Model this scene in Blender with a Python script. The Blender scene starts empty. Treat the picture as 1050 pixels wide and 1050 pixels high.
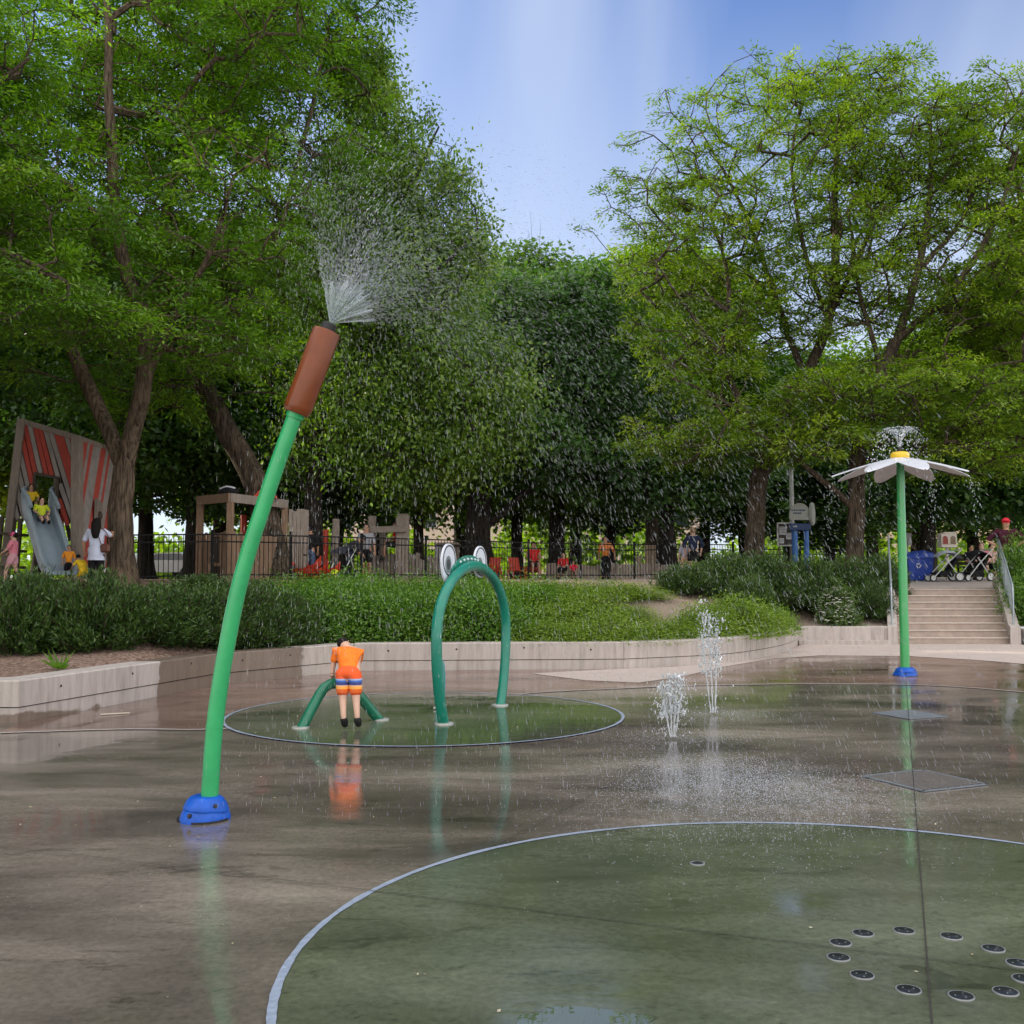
import bpy, bmesh, math, random
import numpy as np
from mathutils import Vector, Matrix, Quaternion
R = math.radians
random.seed(7); rng = np.random.default_rng(11)
sc = bpy.context.scene
COL = sc.collection

# ------------------------------------------------------------------ camera
F = 1050.0; TH = math.atan(67/1050); CH = 1.6
cam = bpy.data.cameras.new('camera'); cam.sensor_width = 36; cam.sensor_fit = 'HORIZONTAL'
cam.lens = 36.0; cam.clip_end = 2000; cam.clip_start = 0.05
cob = bpy.data.objects.new('camera', cam); COL.objects.link(cob)
cob.location = (0, 0, CH); cob.rotation_euler = (R(90)+TH, 0, 0); sc.camera = cob
def at(px, py, d):
    u = (px-525)/F; v = (525-py)/F
    y = math.cos(TH)-v*math.sin(TH); z = math.sin(TH)+v*math.cos(TH)
    return np.array([u*d/y, d, CH+z*d/y])
def gd(px, py, z=0.0):
    u = (px-525)/F; v = (525-py)/F
    y = math.cos(TH)-v*math.sin(TH); w = math.sin(TH)+v*math.cos(TH)
    t = (z-CH)/w
    return np.array([u*t, y*t, z])

# ------------------------------------------------------------------ materials
MC = {}
def nodes_of(name):
    m = bpy.data.materials.new(name); m.use_nodes = True
    nt = m.node_tree; b = nt.nodes['Principled BSDF']
    return m, nt, b
def N(nt, typ, **kw):
    n = nt.nodes.new(typ)
    for k, v in kw.items():
        if k.startswith('i_'):
            n.inputs[k[2:].replace('_', ' ')].default_value = v
        else: setattr(n, k, v)
    return n
def ramp(nt, fac, stops):
    r = nt.nodes.new('ShaderNodeValToRGB'); e = r.color_ramp.elements
    while len(e) < len(stops): e.new(0.5)
    for el, (p, c) in zip(e, stops):
        el.position = p; el.color = (*c, 1) if len(c) == 3 else c
    nt.links.new(fac, r.inputs[0]); return r
def g3(v): return (v, v, v)
def mat(name, col, rough=0.6, var=0.15, scale=8.0, bump=0.0, bscale=None, metallic=0.0, stretch=None, spec=0.5, coat=0.0):
    if name in MC: return MC[name]
    m, nt, b = nodes_of(name); L = nt.links
    tc = N(nt, 'ShaderNodeTexCoord')
    src = tc.outputs['Object']
    if stretch:
        mp = N(nt, 'ShaderNodeMapping'); mp.inputs['Scale'].default_value = stretch
        L.new(src, mp.inputs[0]); src = mp.outputs[0]
    n1 = N(nt, 'ShaderNodeTexNoise', i_Scale=scale, i_Detail=6.0, i_Roughness=0.65); L.new(src, n1.inputs['Vector'])
    c = np.array(col)
    r = ramp(nt, n1.outputs['Fac'], [(0.25, tuple(np.clip(c*(1-var), 0, 1))), (0.5, tuple(c)), (0.75, tuple(np.clip(c*(1+var), 0, 1)))])
    L.new(r.outputs[0], b.inputs['Base Color'])
    b.inputs['Roughness'].default_value = rough; b.inputs['Metallic'].default_value = metallic
    b.inputs['Specular IOR Level'].default_value = spec
    if coat: b.inputs['Coat Weight'].default_value = coat; b.inputs['Coat Roughness'].default_value = 0.08
    if bump:
        n2 = N(nt, 'ShaderNodeTexNoise', i_Scale=bscale or scale*4, i_Detail=5.0); L.new(src, n2.inputs['Vector'])
        bp = N(nt, 'ShaderNodeBump'); bp.inputs['Strength'].default_value = bump; bp.inputs['Distance'].default_value = 0.02
        L.new(n2.outputs['Fac'], bp.inputs['Height']); L.new(bp.outputs[0], b.inputs['Normal'])
    MC[name] = m; return m

def leaf_mat(name, dark, mid, light, trans=0.42):
    """two-sided leaf: diffuse + light passing through + a little gloss; 'tint' varies from leaf clump to leaf clump"""
    if name in MC: return MC[name]
    m, nt, b = nodes_of(name); L = nt.links
    nt.nodes.remove(b); out = nt.nodes['Material Output']
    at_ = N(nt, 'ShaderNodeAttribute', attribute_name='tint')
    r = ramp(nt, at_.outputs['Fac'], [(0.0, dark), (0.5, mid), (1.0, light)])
    d = N(nt, 'ShaderNodeBsdfDiffuse'); t = N(nt, 'ShaderNodeBsdfTranslucent'); g = N(nt, 'ShaderNodeBsdfGlossy'); g.inputs['Roughness'].default_value = 0.42
    g.inputs['Color'].default_value = (0.8, 0.85, 0.8, 1)
    mx = N(nt, 'ShaderNodeMix', data_type='RGBA', blend_type='MULTIPLY'); mx.inputs[0].default_value = 1.0
    L.new(r.outputs[0], mx.inputs[6]); mx.inputs[7].default_value = (1.55, 1.75, 0.5, 1)
    L.new(r.outputs[0], d.inputs[0]); L.new(mx.outputs[2], t.inputs[0])
    s1 = N(nt, 'ShaderNodeMixShader'); s1.inputs[0].default_value = trans
    L.new(d.outputs[0], s1.inputs[1]); L.new(t.outputs[0], s1.inputs[2])
    s2 = N(nt, 'ShaderNodeMixShader'); s2.inputs[0].default_value = 0.035
    L.new(s1.outputs[0], s2.inputs[1]); L.new(g.outputs[0], s2.inputs[2])
    L.new(s2.outputs[0], out.inputs[0]); MC[name] = m; return m

LOCUST = leaf_mat('locust_leaf', (.050, .118, .007), (.100, .212, .012), (.195, .325, .020))
LOCUSTR = leaf_mat('golden_locust_leaf', (.072, .138, .008), (.145, .240, .014), (.265, .345, .024))
ELM = leaf_mat('elm_leaf', (.052, .112, .014), (.100, .192, .020), (.205, .300, .034))
MAPLE = leaf_mat('maple_leaf', (.032, .082, .022), (.058, .138, .030), (.115, .21, .042), 0.36)
LIME = leaf_mat('lime_leaf', (.085, .17, .008), (.17, .29, .012), (.27, .38, .02))
FARLEAF = leaf_mat('far_leaf', (.034, .085, .010), (.066, .145, .014), (.13, .22, .02))
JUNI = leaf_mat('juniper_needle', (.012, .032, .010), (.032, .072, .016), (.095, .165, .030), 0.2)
SPIREA = leaf_mat('spirea_leaf', (.046, .112, .016), (.100, .215, .024), (.19, .33, .036), 0.36)
BRIGHT = leaf_mat('bright_shrub_leaf', (.085, .15, .016), (.155, .25, .024), (.26, .36, .045), 0.32)
FLOWER = leaf_mat('flowering_shrub_leaf', (.05, .10, .025), (.08, .14, .03), (.12, .18, .05), 0.3)
def bark_mat(name, col):
    m, nt, b = nodes_of(name); L = nt.links; tc = N(nt, 'ShaderNodeTexCoord')
    mp = N(nt, 'ShaderNodeMapping'); mp.inputs['Scale'].default_value = (11, 11, 1.5); L.new(tc.outputs['Object'], mp.inputs[0])
    n1 = N(nt, 'ShaderNodeTexNoise', i_Scale=1.6, i_Detail=8.0, i_Roughness=.62, i_Distortion=.7); L.new(mp.outputs[0], n1.inputs['Vector'])
    n2 = N(nt, 'ShaderNodeTexNoise', i_Scale=1.1, i_Detail=4.0); L.new(tc.outputs['Object'], n2.inputs['Vector'])
    c = np.array(col); r = ramp(nt, n1.outputs['Fac'], [(.36, tuple(c*.28)), (.5, tuple(c)), (.66, tuple(c*1.75))])
    r2 = ramp(nt, n2.outputs['Fac'], [(.3, (.75, .78, .75)), (.7, (1.2, 1.15, 1.1))])
    x = N(nt, 'ShaderNodeMix', data_type='RGBA', blend_type='MULTIPLY'); x.inputs[0].default_value = 1; L.new(r.outputs[0], x.inputs[6]); L.new(r2.outputs[0], x.inputs[7]); L.new(x.outputs[2], b.inputs['Base Color'])
    b.inputs['Roughness'].default_value = .95; b.inputs['Specular IOR Level'].default_value = .2
    bp = N(nt, 'ShaderNodeBump'); bp.inputs['Strength'].default_value = 1; bp.inputs['Distance'].default_value = .05; L.new(n1.outputs['Fac'], bp.inputs['Height']); L.new(bp.outputs[0], b.inputs['Normal'])
    return m
BARK = bark_mat('bark', (.075, .058, .044)); BARKL = bark_mat('brown_bark', (.102, .076, .056)); BARKD = bark_mat('dark_bark', (.038, .032, .028))
STEMW = mat('shrub_wood', (.07, .05, .035), .9, .3)

# ------------------------------------------------------------------ mesh helpers
def ortho(t):
    t = t/np.linalg.norm(t); a = np.array([0, 0, 1.0]) if abs(t[2]) < .9 else np.array([1.0, 0, 0])
    u = np.cross(t, a); u /= np.linalg.norm(u); return u, np.cross(t, u)
class MB:
    def __init__(s): s.v = []; s.f = []; s.mi = []; s.n = 0
    def add(s, v, f, mi=0):
        v = np.asarray(v, float); s.v.append(v)
        for q in f: s.f.append(tuple(int(i)+s.n for i in q)); s.mi.append(mi)
        s.n += len(v); return s
    def box(s, c, size, rot=None, mi=0, bev=0.0):
        c = np.array(c, float); h = np.array(size, float)/2
        if bev > 0:
            b = min(bev, h.min()*.9); vs = []
            for sx in (-1, 1):
                for sy in (-1, 1):
                    for sz in (-1, 1):
                        S = np.array([sx, sy, sz])
                        for k in range(3):
                            e = h-b; e[k] = h[k]; vs.append(S*e)
            bm = bmesh.new(); [bm.verts.new(x) for x in vs]
            bmesh.ops.convex_hull(bm, input=bm.verts); bm.verts.index_update()
            v = np.array([x.co[:] for x in bm.verts]); f = [[x.index for x in q.verts] for q in bm.faces]; bm.free()
        else:
            v = np.array([[x, y, z] for x in (-1, 1) for y in (-1, 1) for z in (-1, 1)])*h
            f = [(0, 1, 3, 2), (4, 6, 7, 5), (0, 4, 5, 1), (2, 3, 7, 6), (0, 2, 6, 4), (1, 5, 7, 3)]
        if rot is not None: v = v@np.array(rot.to_3x3() if isinstance(rot, Matrix) else rot).T
        return s.add(v+c, f, mi)
    def bar(s, a, b, w, h, up=(0, 0, 1), mi=0, bev=0.0):
        """a board from a to b: w across, h along up"""
        a = np.array(a, float); b = np.array(b, float); t = b-a; L = np.linalg.norm(t); t /= L
        up = np.array(up, float); x = np.cross(t, up); x /= np.linalg.norm(x); u = np.cross(x, t)
        return s.box((a+b)/2, (w, L, h), np.stack([x, t, u], 1), mi, bev)
    def tube(s, pts, rad, n=10, cap=True, mi=0, wob=0.0):
        P = np.array(pts, float); k = len(P); r = np.broadcast_to(np.array(rad, float), (k,))
        T = np.gradient(P, axis=0); T /= np.linalg.norm(T, axis=1)[:, None]+1e-12
        u, w = ortho(T[0]); V = []
        for i in range(k):
            u = u-T[i]*u.dot(T[i]); u /= np.linalg.norm(u); w = np.cross(T[i], u)
            for j in range(n):
                a = 2*math.pi*j/n; rr = r[i]*(1+(wob*(math.sin(3*a+i*.35)+.6*math.sin(5*a-i*.6)) if wob else 0))
                V.append(P[i]+rr*(math.cos(a)*u+math.sin(a)*w))
        f = [(i*n+j, i*n+(j+1) % n, (i+1)*n+(j+1) % n, (i+1)*n+j) for i in range(k-1) for j in range(n)]
        if cap: f += [tuple(range(n-1, -1, -1)), tuple(range((k-1)*n, k*n))]
        return s.add(V, f, mi)
    def lathe(s, prof, c=(0, 0, 0), n=24, mi=0, mtx=None, cap=True):
        V = [(r*math.cos(2*math.pi*j/n), r*math.sin(2*math.pi*j/n), z) for r, z in prof for j in range(n)]
        V = np.array(V)
        if mtx is not None: V = V@np.array(mtx).T
        k = len(prof)
        f = [(i*n+j, i*n+(j+1) % n, (i+1)*n+(j+1) % n, (i+1)*n+j) for i in range(k-1) for j in range(n)]
        if cap: f += [tuple(range(n-1, -1, -1)), tuple(range((k-1)*n, k*n))]
        return s.add(V+np.array(c, float), f, mi)
    def ball(s, c, r, n=10, m=7, mi=0, mtx=None):
        r = np.broadcast_to(np.array(r, float), (3,))
        V = [(math.sin(math.pi*i/m)*math.cos(2*math.pi*j/n), math.sin(math.pi*i/m)*math.sin(2*math.pi*j/n), math.cos(math.pi*i/m)) for i in range(1, m) for j in range(n)]
        V = np.array(V+[(0, 0, 1), (0, 0, -1)])*r
        if mtx is not None: V = V@np.array(mtx).T
        f = [(i*n+j, (i+1)*n+j, (i+1)*n+(j+1) % n, i*n+(j+1) % n) for i in range(m-2) for j in range(n)]
        t = (m-1)*n; f += [(t, j, (j+1) % n) for j in range(n)] + [(t+1, (m-2)*n+(j+1) % n, (m-2)*n+j) for j in range(n)]
        return s.add(V+np.array(c, float), f, mi)
    def plate(s, outline, thick, mtx, c, mi=0):
        """flat closed outline (2D) given a real thickness; mtx columns = (x axis, y axis, normal)"""
        o = np.array(outline, float); n = len(o); M_ = np.array(mtx)
        V = np.concatenate([np.c_[o, np.full(n, -thick/2)], np.c_[o, np.full(n, thick/2)]])@M_.T+np.array(c, float)
        f = [tuple(range(n-1, -1, -1)), tuple(range(n, 2*n))]+[(j, (j+1) % n, n+(j+1) % n, n+j) for j in range(n)]
        return s.add(V, f, mi)
    def build(s, name, mats, parent=None, smooth=False, loc=None):
        me = bpy.data.meshes.new(name)
        V = np.concatenate(s.v) if s.v else np.zeros((0, 3))
        if parent is not None: org = np.array(ORG.get(parent.name, (0, 0, 0)), float)
        elif loc is not None: org = np.array(loc, float)
        else: org = np.array([(V[:, 0].min()+V[:, 0].max())/2, (V[:, 1].min()+V[:, 1].max())/2, V[:, 2].min()])
        me.from_pydata((V-org).tolist(), [], s.f)
        mats = mats if isinstance(mats, (list, tuple)) else [mats]
        for m in mats: me.materials.append(m)
        if len(mats) > 1: me.polygons.foreach_set('material_index', s.mi)
        bm = bmesh.new(); bm.from_mesh(me); bmesh.ops.recalc_face_normals(bm, faces=bm.faces); bm.to_mesh(me); bm.free()
        if smooth:
            me.polygons.foreach_set('use_smooth', [True]*len(me.polygons))
            me.set_sharp_from_angle(angle=R(48))
        o = bpy.data.objects.new(name, me); COL.objects.link(o); ORG[o.name] = tuple(org)
        if parent is not None: o.parent = parent
        else: o.location = org
        return o
ORG = {}
def tag(o, label=None, cat=None, group=None, kind=None):
    if label: o['label'] = label
    if cat: o['category'] = cat
    if group: o['group'] = group
    if kind: o['kind'] = kind
    return o
def thing(name, label, cat, loc=(0, 0, 0), group=None):
    """Empty at the thing's base; parts are built in world coordinates and shifted by 'org'"""
    o = bpy.data.objects.new(name, None); COL.objects.link(o); o.location = loc; o.empty_display_size = .2
    ORG[o.name] = tuple(float(x) for x in loc)
    return tag(o, label, cat, group)
def copy_tree(o, loc, rz=0.0, scale=(1, 1, 1), label=None, group=None):
    c = o.copy(); COL.objects.link(c); c.location = loc; c.rotation_euler = (0, 0, rz); c.scale = scale
    if label: c['label'] = label
    if group: c['group'] = group
    for ch in list(o.children):
        d = ch.copy(); COL.objects.link(d); d.parent = c
        for g_ in list(ch.children):
            e = g_.copy(); COL.objects.link(e); e.parent = d
    return c
def quick_mesh(name, V, faces_n, mats, tint=None, mi=None, smooth=False):
    """big uniform mesh straight from numpy; V (k, n, 3) = k polygons of n corners"""
    k, n, _ = V.shape
    me = bpy.data.meshes.new(name)
    me.vertices.add(k*n); me.vertices.foreach_set('co', V.reshape(-1).astype(np.float32))
    me.loops.add(k*n); me.loops.foreach_set('vertex_index', np.arange(k*n, dtype=np.int32))
    me.polygons.add(k); me.polygons.foreach_set('loop_start', np.arange(0, k*n, n, dtype=np.int32))
    me.polygons.foreach_set('loop_total', np.full(k, n, dtype=np.int32))
    mats = mats if isinstance(mats, (list, tuple)) else [mats]
    for m in mats: me.materials.append(m)
    if mi is not None: me.polygons.foreach_set('material_index', mi.astype(np.int32))
    if tint is not None:
        a = me.attributes.new('tint', 'FLOAT', 'POINT'); a.data.foreach_set('value', np.repeat(tint, n).astype(np.float32))
    me.update(calc_edges=True); return me
def norm(a): return a/(np.linalg.norm(a, axis=-1, keepdims=True)+1e-12)
def leaves(P, D, Nn, Lg, Wd):
    """diamond leaves: base P, direction D, normal Nn"""
    S = norm(np.cross(D, Nn)); L_ = Lg[:, None]; W_ = Wd[:, None]/2
    return np.stack([P, P+D*L_*.45+S*W_, P+D*L_, P+D*L_*.45-S*W_], 1)
def frusta(A, B, ra, rb, n=5):
    T = norm(B-A); up = np.where(np.abs(T[:, 2:3]) < .9, np.array([[0, 0, 1.]]), np.array([[1., 0, 0]]))
    U = norm(np.cross(T, up)); W = np.cross(T, U); out = []
    for j in range(n):
        a0 = 2*math.pi*j/n; a1 = 2*math.pi*(j+1)/n
        d0 = math.cos(a0)*U+math.sin(a0)*W; d1 = math.cos(a1)*U+math.sin(a1)*W
        out.append(np.stack([A+d0*ra[:, None], A+d1*ra[:, None], B+d1*rb[:, None], B+d0*rb[:, None]], 1))
    return np.concatenate(out)
def vnoise(P, s, seed=0):
    """cheap smooth noise from sines, about -1..1"""
    r = np.random.default_rng(seed); o = np.zeros(len(P))
    for i in range(5):
        k = r.normal(size=3)*s*(1+.5*i); o += np.sin(P@k+r.uniform(0, 6.28))/(1+.4*i)
    return o/2.2
def resample(P, step):
    P = np.array(P, float); out = [P[0]]
    # Catmull-Rom through the given points
    Q = np.vstack([2*P[0]-P[1], P, 2*P[-1]-P[-2]])
    for i in range(1, len(Q)-2):
        m = max(1, int(np.linalg.norm(Q[i+1]-Q[i])/step))
        for t in np.linspace(0, 1, m+1)[1:]:
            p0, p1, p2, p3 = Q[i-1], Q[i], Q[i+1], Q[i+2]
            out.append(.5*((2*p1)+(-p0+p2)*t+(2*p0-5*p1+4*p2-p3)*t*t+(-p0+3*p1-3*p2+p3)*t**3))
    return np.array(out)

# ------------------------------------------------------------------ trees
def tree(name, label, limbs, lobes, ncl, per, style, lmat, bmat, group='park trees', seed=1, cl_r=.8, flat=.28, leaf=(.2, .07), gap=.15, tipr=.009, twigs=4, tb=0.0):
    """limbs: list of (points, r0, r1), the first is the trunk. lobes: (centre, (rx,ry,rz)).
    Leaf clumps fill the lobes; each is tied to the nearest wood by a branch of its own."""
    rg = np.random.default_rng(seed)
    base = np.array(limbs[0][0][0], float)
    t = thing(name, label, 'tree', tuple(base), group)
    wood = MB(); nodes = []; par = []; fixed = []
    for pts, r0, r1 in limbs:
        Q = resample(pts, .45); k = len(Q)
        jit = np.cumsum(rg.normal(0, .018, (k, 3)), 0); jit -= np.linspace(0, 1, k)[:, None]*jit[-1]; Q = Q+jit*[1, 1, .3]
        fr = np.linspace(0, 1, k); rr = r0*(1-fr)**.8+r1*(1-(1-fr)**.8)
        if pts is limbs[0][0]:
            hh = np.linalg.norm(Q-Q[0], axis=1); rr = rr*(1+.55*np.exp(-hh/.28)); Q[0, 2] -= .25
        wood.tube(Q, rr, 12 if r0 > .1 else 8, True, 0, .055)
        for i in range(k): nodes.append(Q[i]); par.append(-1); fixed.append(rr[i])
    wts = np.array([rx*ry*rz for _, (rx, ry, rz) in lobes])**.72; wts /= wts.sum(); C = []
    while len(C) < ncl:
        li = rg.choice(len(lobes), p=wts); c, rad = lobes[li]
        d = norm(rg.normal(size=3)); p = np.array(c)+d*np.array(rad)*rg.uniform(.25, 1)**.5*rg.uniform(.85, 1.12)
        if vnoise(p[None], 1.1, seed+5)[0] < -1+2*gap and rg.random() < .85: continue
        if p[2] < base[2]+1.6: continue
        C.append(p)
    C = np.array(C); nodes = list(nodes)
    D0 = np.linalg.norm(C[:, None]-np.array(nodes)[None], axis=2).min(1); order = np.argsort(D0)
    segA = []; segB = []; segpar = []; cnode = []
    arr = np.zeros((len(nodes)+ncl*14, 3)); n = len(nodes); arr[:n] = nodes
    parr = np.full(len(arr), -1); n0 = n
    for ci in order:
        c = C[ci]; dv = c-arr[:n]; dist = np.linalg.norm(dv, axis=1)
        pen = dist+np.maximum(0, -dv[:, 2])*1.3+np.where(dist < .3, .5, 0)
        j = int(np.argmin(pen)); a = arr[j]; L = dist[j]; m = int(np.clip(round(L/.55), 1, 10))
        side = rg.normal(0, .10*L, 3); sag = np.array([0, 0, .10*L])
        prev = j
        for q in range(1, m+1):
            f = q/m; p = a+(c-a)*f+(side+sag)*math.sin(math.pi*f)+rg.normal(0, .03, 3)*(q < m)
            arr[n] = p; parr[n] = prev; prev = n; n += 1
        cnode.append((prev, ci))
    rad = np.zeros(n); 
    e = 2.3
    for nd, _ in cnode: rad[nd] += tipr**e
    acc = rad.copy()
    for i in range(n-1, n0-1, -1):
        p = parr[i]
        if p >= n0: acc[p] += acc[i]
    rr = np.clip(acc**(1/e), tipr*.8, .16)
    ids = np.arange(n0, n); pa = parr[ids]
    rpa = np.where(pa < n0, rr[ids]*1.15, np.minimum(rr[pa], rr[ids]*1.4))
    segs = [frusta(arr[pa], arr[ids], rpa, rr[ids], 5)]
    # leaf clumps
    Ps, Ds, Ns, Ls, Ws, Ts = [], [], [], [], [], []; tA, tB = [], []
    for nd, ci in cnode:
        c = C[ci]; pd = arr[nd]-arr[parr[nd]] if parr[nd] >= 0 else np.array([0, 0, 1.]); pd = norm(pd)
        k = int(per*rg.uniform(.6, 1.35)); R_ = cl_r*rg.uniform(.7, 1.35)
        if style == 'locust':
            nn = norm(np.array([0, 0, 1.])+rg.normal(0, .28, 3)); out = norm(pd*[1, 1, .25]+rg.normal(0, .2, 3))
            u = norm(np.cross(nn, out)); w = np.cross(u, nn)
            a = rg.normal(0, .95, k); r = R_*rg.uniform(.05, 1, k)**.6
            dirs = np.cos(a)[:, None]*w+np.sin(a)[:, None]*u
            P = c+dirs*r[:, None]+nn*(rg.normal(0, flat*R_, k)-.18*(r/R_)**2*R_)[:, None]
            D = norm(dirs+rg.normal(0, .45, (k, 3))+np.array([0, 0, -.22])); Nn = norm(nn+rg.normal(0, .45, (k, 3)))
            for q in range(twigs):
                aa = rg.normal(0, .9); dd = math.cos(aa)*w+math.sin(aa)*u; tA.append(c); tB.append(c+dd*R_*.9-nn*.12*R_)
        elif style == 'elm':
            a = rg.normal(size=(k, 3)); hang = rg.uniform(0, 1, k)
            P = c+a*R_*.42+np.array([0, 0, -1.])*(hang*R_*1.25)[:, None]*rg.uniform(.2, 1)
            D = norm(rg.normal(0, .6, (k, 3))+np.array([0, 0, -.6])); Nn = norm(rg.normal(size=(k, 3))+np.array([0, 0, .6]))
            for q in range(twigs): tA.append(c); tB.append(c+rg.normal(0, .35, 3)*R_-np.array([0, 0, R_*rg.uniform(.3, 1.0)]))
        else:
            a = norm(rg.normal(size=(k, 3)))*rg.uniform(.2, 1, k)[:, None]**.5
            P = c+a*np.array([1, 1, .62])*R_
            D = norm(a*[1, 1, .3]+rg.normal(0, .5, (k, 3))+np.array([0, 0, -.35])); Nn = norm(a*.6+rg.normal(0, .5, (k, 3))+np.array([0, 0, .8]))
            for q in range(twigs): tA.append(c); tB.append(c+rg.normal(0, .5, 3)*R_)
        Ps.append(P); Ds.append(D); Ns.append(Nn)
        Ls.append(leaf[0]*rg.uniform(.6, 1.3, k)); Ws.append(leaf[1]*rg.uniform(.7, 1.3, k))
        Ts.append(np.clip(rg.normal(.42+tb, .24)+rg.normal(0, .17, k), 0, 1))
    if tA:
        tA = np.array(tA); tB = np.array(tB); segs.append(frusta(tA, tB, np.full(len(tA), tipr*.75), np.full(len(tA), tipr*.35), 3))
    V = leaves(np.concatenate(Ps), np.concatenate(Ds), np.concatenate(Ns), np.concatenate(Ls), np.concatenate(Ws))
    wood.build('trunk', bmat, t, smooth=True)
    me = quick_mesh('branches', np.concatenate(segs)-base, 4, bmat)
    o = bpy.data.objects.new('branches', me); COL.objects.link(o); o.parent = t
    me = quick_mesh('crown', V-base, 4, lmat, np.concatenate(Ts))
    o = bpy.data.objects.new('crown', me); COL.objects.link(o); o.parent = t
    return t
def lb(px, py, d, rx, rz=None, ry=None):
    return (at(px, py, d), (rx, ry or rx, rz or rx*.75))
def pl(d, *pp):
    out = []
    for q in pp: out.append(at(q[0], q[1], d+(q[2] if len(q) > 2 else 0)))
    return out

# ------------------------------------------------------------------ shrubs
def shrub_mesh(style, rx, ry, rz, n, seed, leaf=(.06, .03)):
    """returns (leaf polygons, tints, stem polygons) around the origin (base centre)"""
    rg = np.random.default_rng(seed); Ps, Ds, Ns, Ts, A, B = [], [], [], [], [], []
    if style == 'juniper':
        ns = max(30, n//70)
        for i in range(ns):
            az = rg.uniform(0, 2*math.pi); el = R(rg.uniform(8, 82)); o = np.array([math.cos(az)*math.cos(el), math.sin(az)*math.cos(el), math.sin(el)])
            tip = o*np.array([rx, ry, rz])*rg.uniform(.72, 1.12); root = np.array([tip[0]*.12, tip[1]*.12, .02]); mid = (root+tip)/2+np.array([0, 0, -.08*rz])
            A += [root, mid]; B += [mid, tip]; k = 70
            f = rg.uniform(.35, 1.0, k)**.7; base = np.where(f[:, None] < .5, root+(mid-root)*f[:, None]*2, mid+(tip-mid)*(f[:, None]*2-1))
            gd_ = norm(tip-mid); d = norm(gd_*.9+rg.normal(0, .55, (k, 3))+np.array([0, 0, .25]))
            Ps.append(base+rg.normal(0, .05, (k, 3))); Ds.append(d); Ns.append(norm(rg.normal(size=(k, 3))))
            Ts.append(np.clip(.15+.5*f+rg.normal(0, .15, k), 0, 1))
    else:
        ns = max(24, n//60)
        for i in range(ns):
            az = rg.uniform(0, 2*math.pi); el = math.asin(rg.uniform(.02, 1)); o = np.array([math.cos(az)*math.cos(el), math.sin(az)*math.cos(el), math.sin(el)])
            c = o*np.array([rx, ry, rz])*rg.uniform(.55, 1.20); A.append(np.array([c[0]*.2, c[1]*.2, 0.02])); B.append(c); k = 60
            a = rg.normal(size=(k, 3))*np.array([.13, .13, .11])*max(rx, .35)/.6; P = c+a; P[:, 2] = np.maximum(P[:, 2], .03)
            Ps.append(P); Ds.append(norm(o*.7+rg.normal(0, .7, (k, 3)))); Ns.append(norm(o+np.array([0, 0, .6])+rg.normal(0, .55, (k, 3))))
            Ts.append(np.clip(rg.normal(.45, .24)+rg.normal(0, .18, k), 0, 1))
    P = np.concatenate(Ps); k = len(P)
    V = leaves(P, np.concatenate(Ds), np.concatenate(Ns), leaf[0]*rg.uniform(.6, 1.4, k), leaf[1]*rg.uniform(.7, 1.3, k))
    A = np.array(A); B = np.array(B)
    return V, np.concatenate(Ts), frusta(A, B, np.full(len(A), .009), np.full(len(A), .004), 4)
SH = {}
def shrub(name, label, cat, loc, key, style, rx, ry, rz, n, lmat, leaf, group=None, rz_=0.0, scale=(1, 1, 1), extra=None):
    """first use of a key builds the meshes, later uses copy the thing and its parts"""
    if key in SH: return copy_tree(SH[key], tuple(loc), rz_, scale, label, group)
    V, T, S = shrub_mesh(style, rx, ry, rz, n, abs(hash_(key)), leaf)
    t = thing(name, label, cat, (0, 0, 0), group)
    o = bpy.data.objects.new('foliage', quick_mesh('foliage', V, 4, lmat, T)); COL.objects.link(o); o.parent = t
    o = bpy.data.objects.new('stems', quick_mesh('stems', S, 4, STEMW)); COL.objects.link(o); o.parent = t
    if extra is not None: extra(t)
    t.location = tuple(loc); t.rotation_euler = (0, 0, rz_); t.scale = scale
    SH[key] = t; return t
def hash_(s): return sum((i+1)*ord(c) for i, c in enumerate(s)) % 9973
# ================================================================== SKY AND SUN
SUN_EL, SUN_AZ = R(24), math.atan2(-.90, .42)      # azimuth from +Y towards +X: back left, behind the trees
S_ = Vector((math.sin(SUN_AZ)*math.cos(SUN_EL), math.cos(SUN_AZ)*math.cos(SUN_EL), math.sin(SUN_EL)))
sun = bpy.data.lights.new('sun', 'SUN'); sun.energy = 4.6; sun.angle = R(.5); sun.color = (1, .86, .66)
so = bpy.data.objects.new('sun', sun); COL.objects.link(so); so.rotation_euler = S_.to_track_quat('Z', 'Y').to_euler(); so.location = (0, 0, 30)
wd = bpy.data.worlds.new('World'); sc.world = wd; wd.use_nodes = True; nt = wd.node_tree; L = nt.links
bg = nt.nodes['Background']; bg.inputs[1].default_value = .15
sky = N(nt, 'ShaderNodeTexSky', sky_type='NISHITA'); sky.sun_disc = False; sky.sun_elevation = SUN_EL; sky.sun_rotation = SUN_AZ
sky.air_density = 1.0; sky.dust_density = .4; sky.ozone_density = 4.0
FILL_CLOUD = (11.0, 10.7, 10.5, 1)
tc = N(nt, 'ShaderNodeTexCoord'); mp = N(nt, 'ShaderNodeMapping'); mp.inputs['Scale'].default_value = (5.0, 1.6, 1.0); mp.inputs['Rotation'].default_value = (0, R(10), R(8))
L.new(tc.outputs['Generated'], mp.inputs[0])
cn = N(nt, 'ShaderNodeTexNoise', i_Scale=1.0, i_Detail=4.0, i_Roughness=.42, i_Distortion=.5); L.new(mp.outputs[0], cn.inputs['Vector'])
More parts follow.
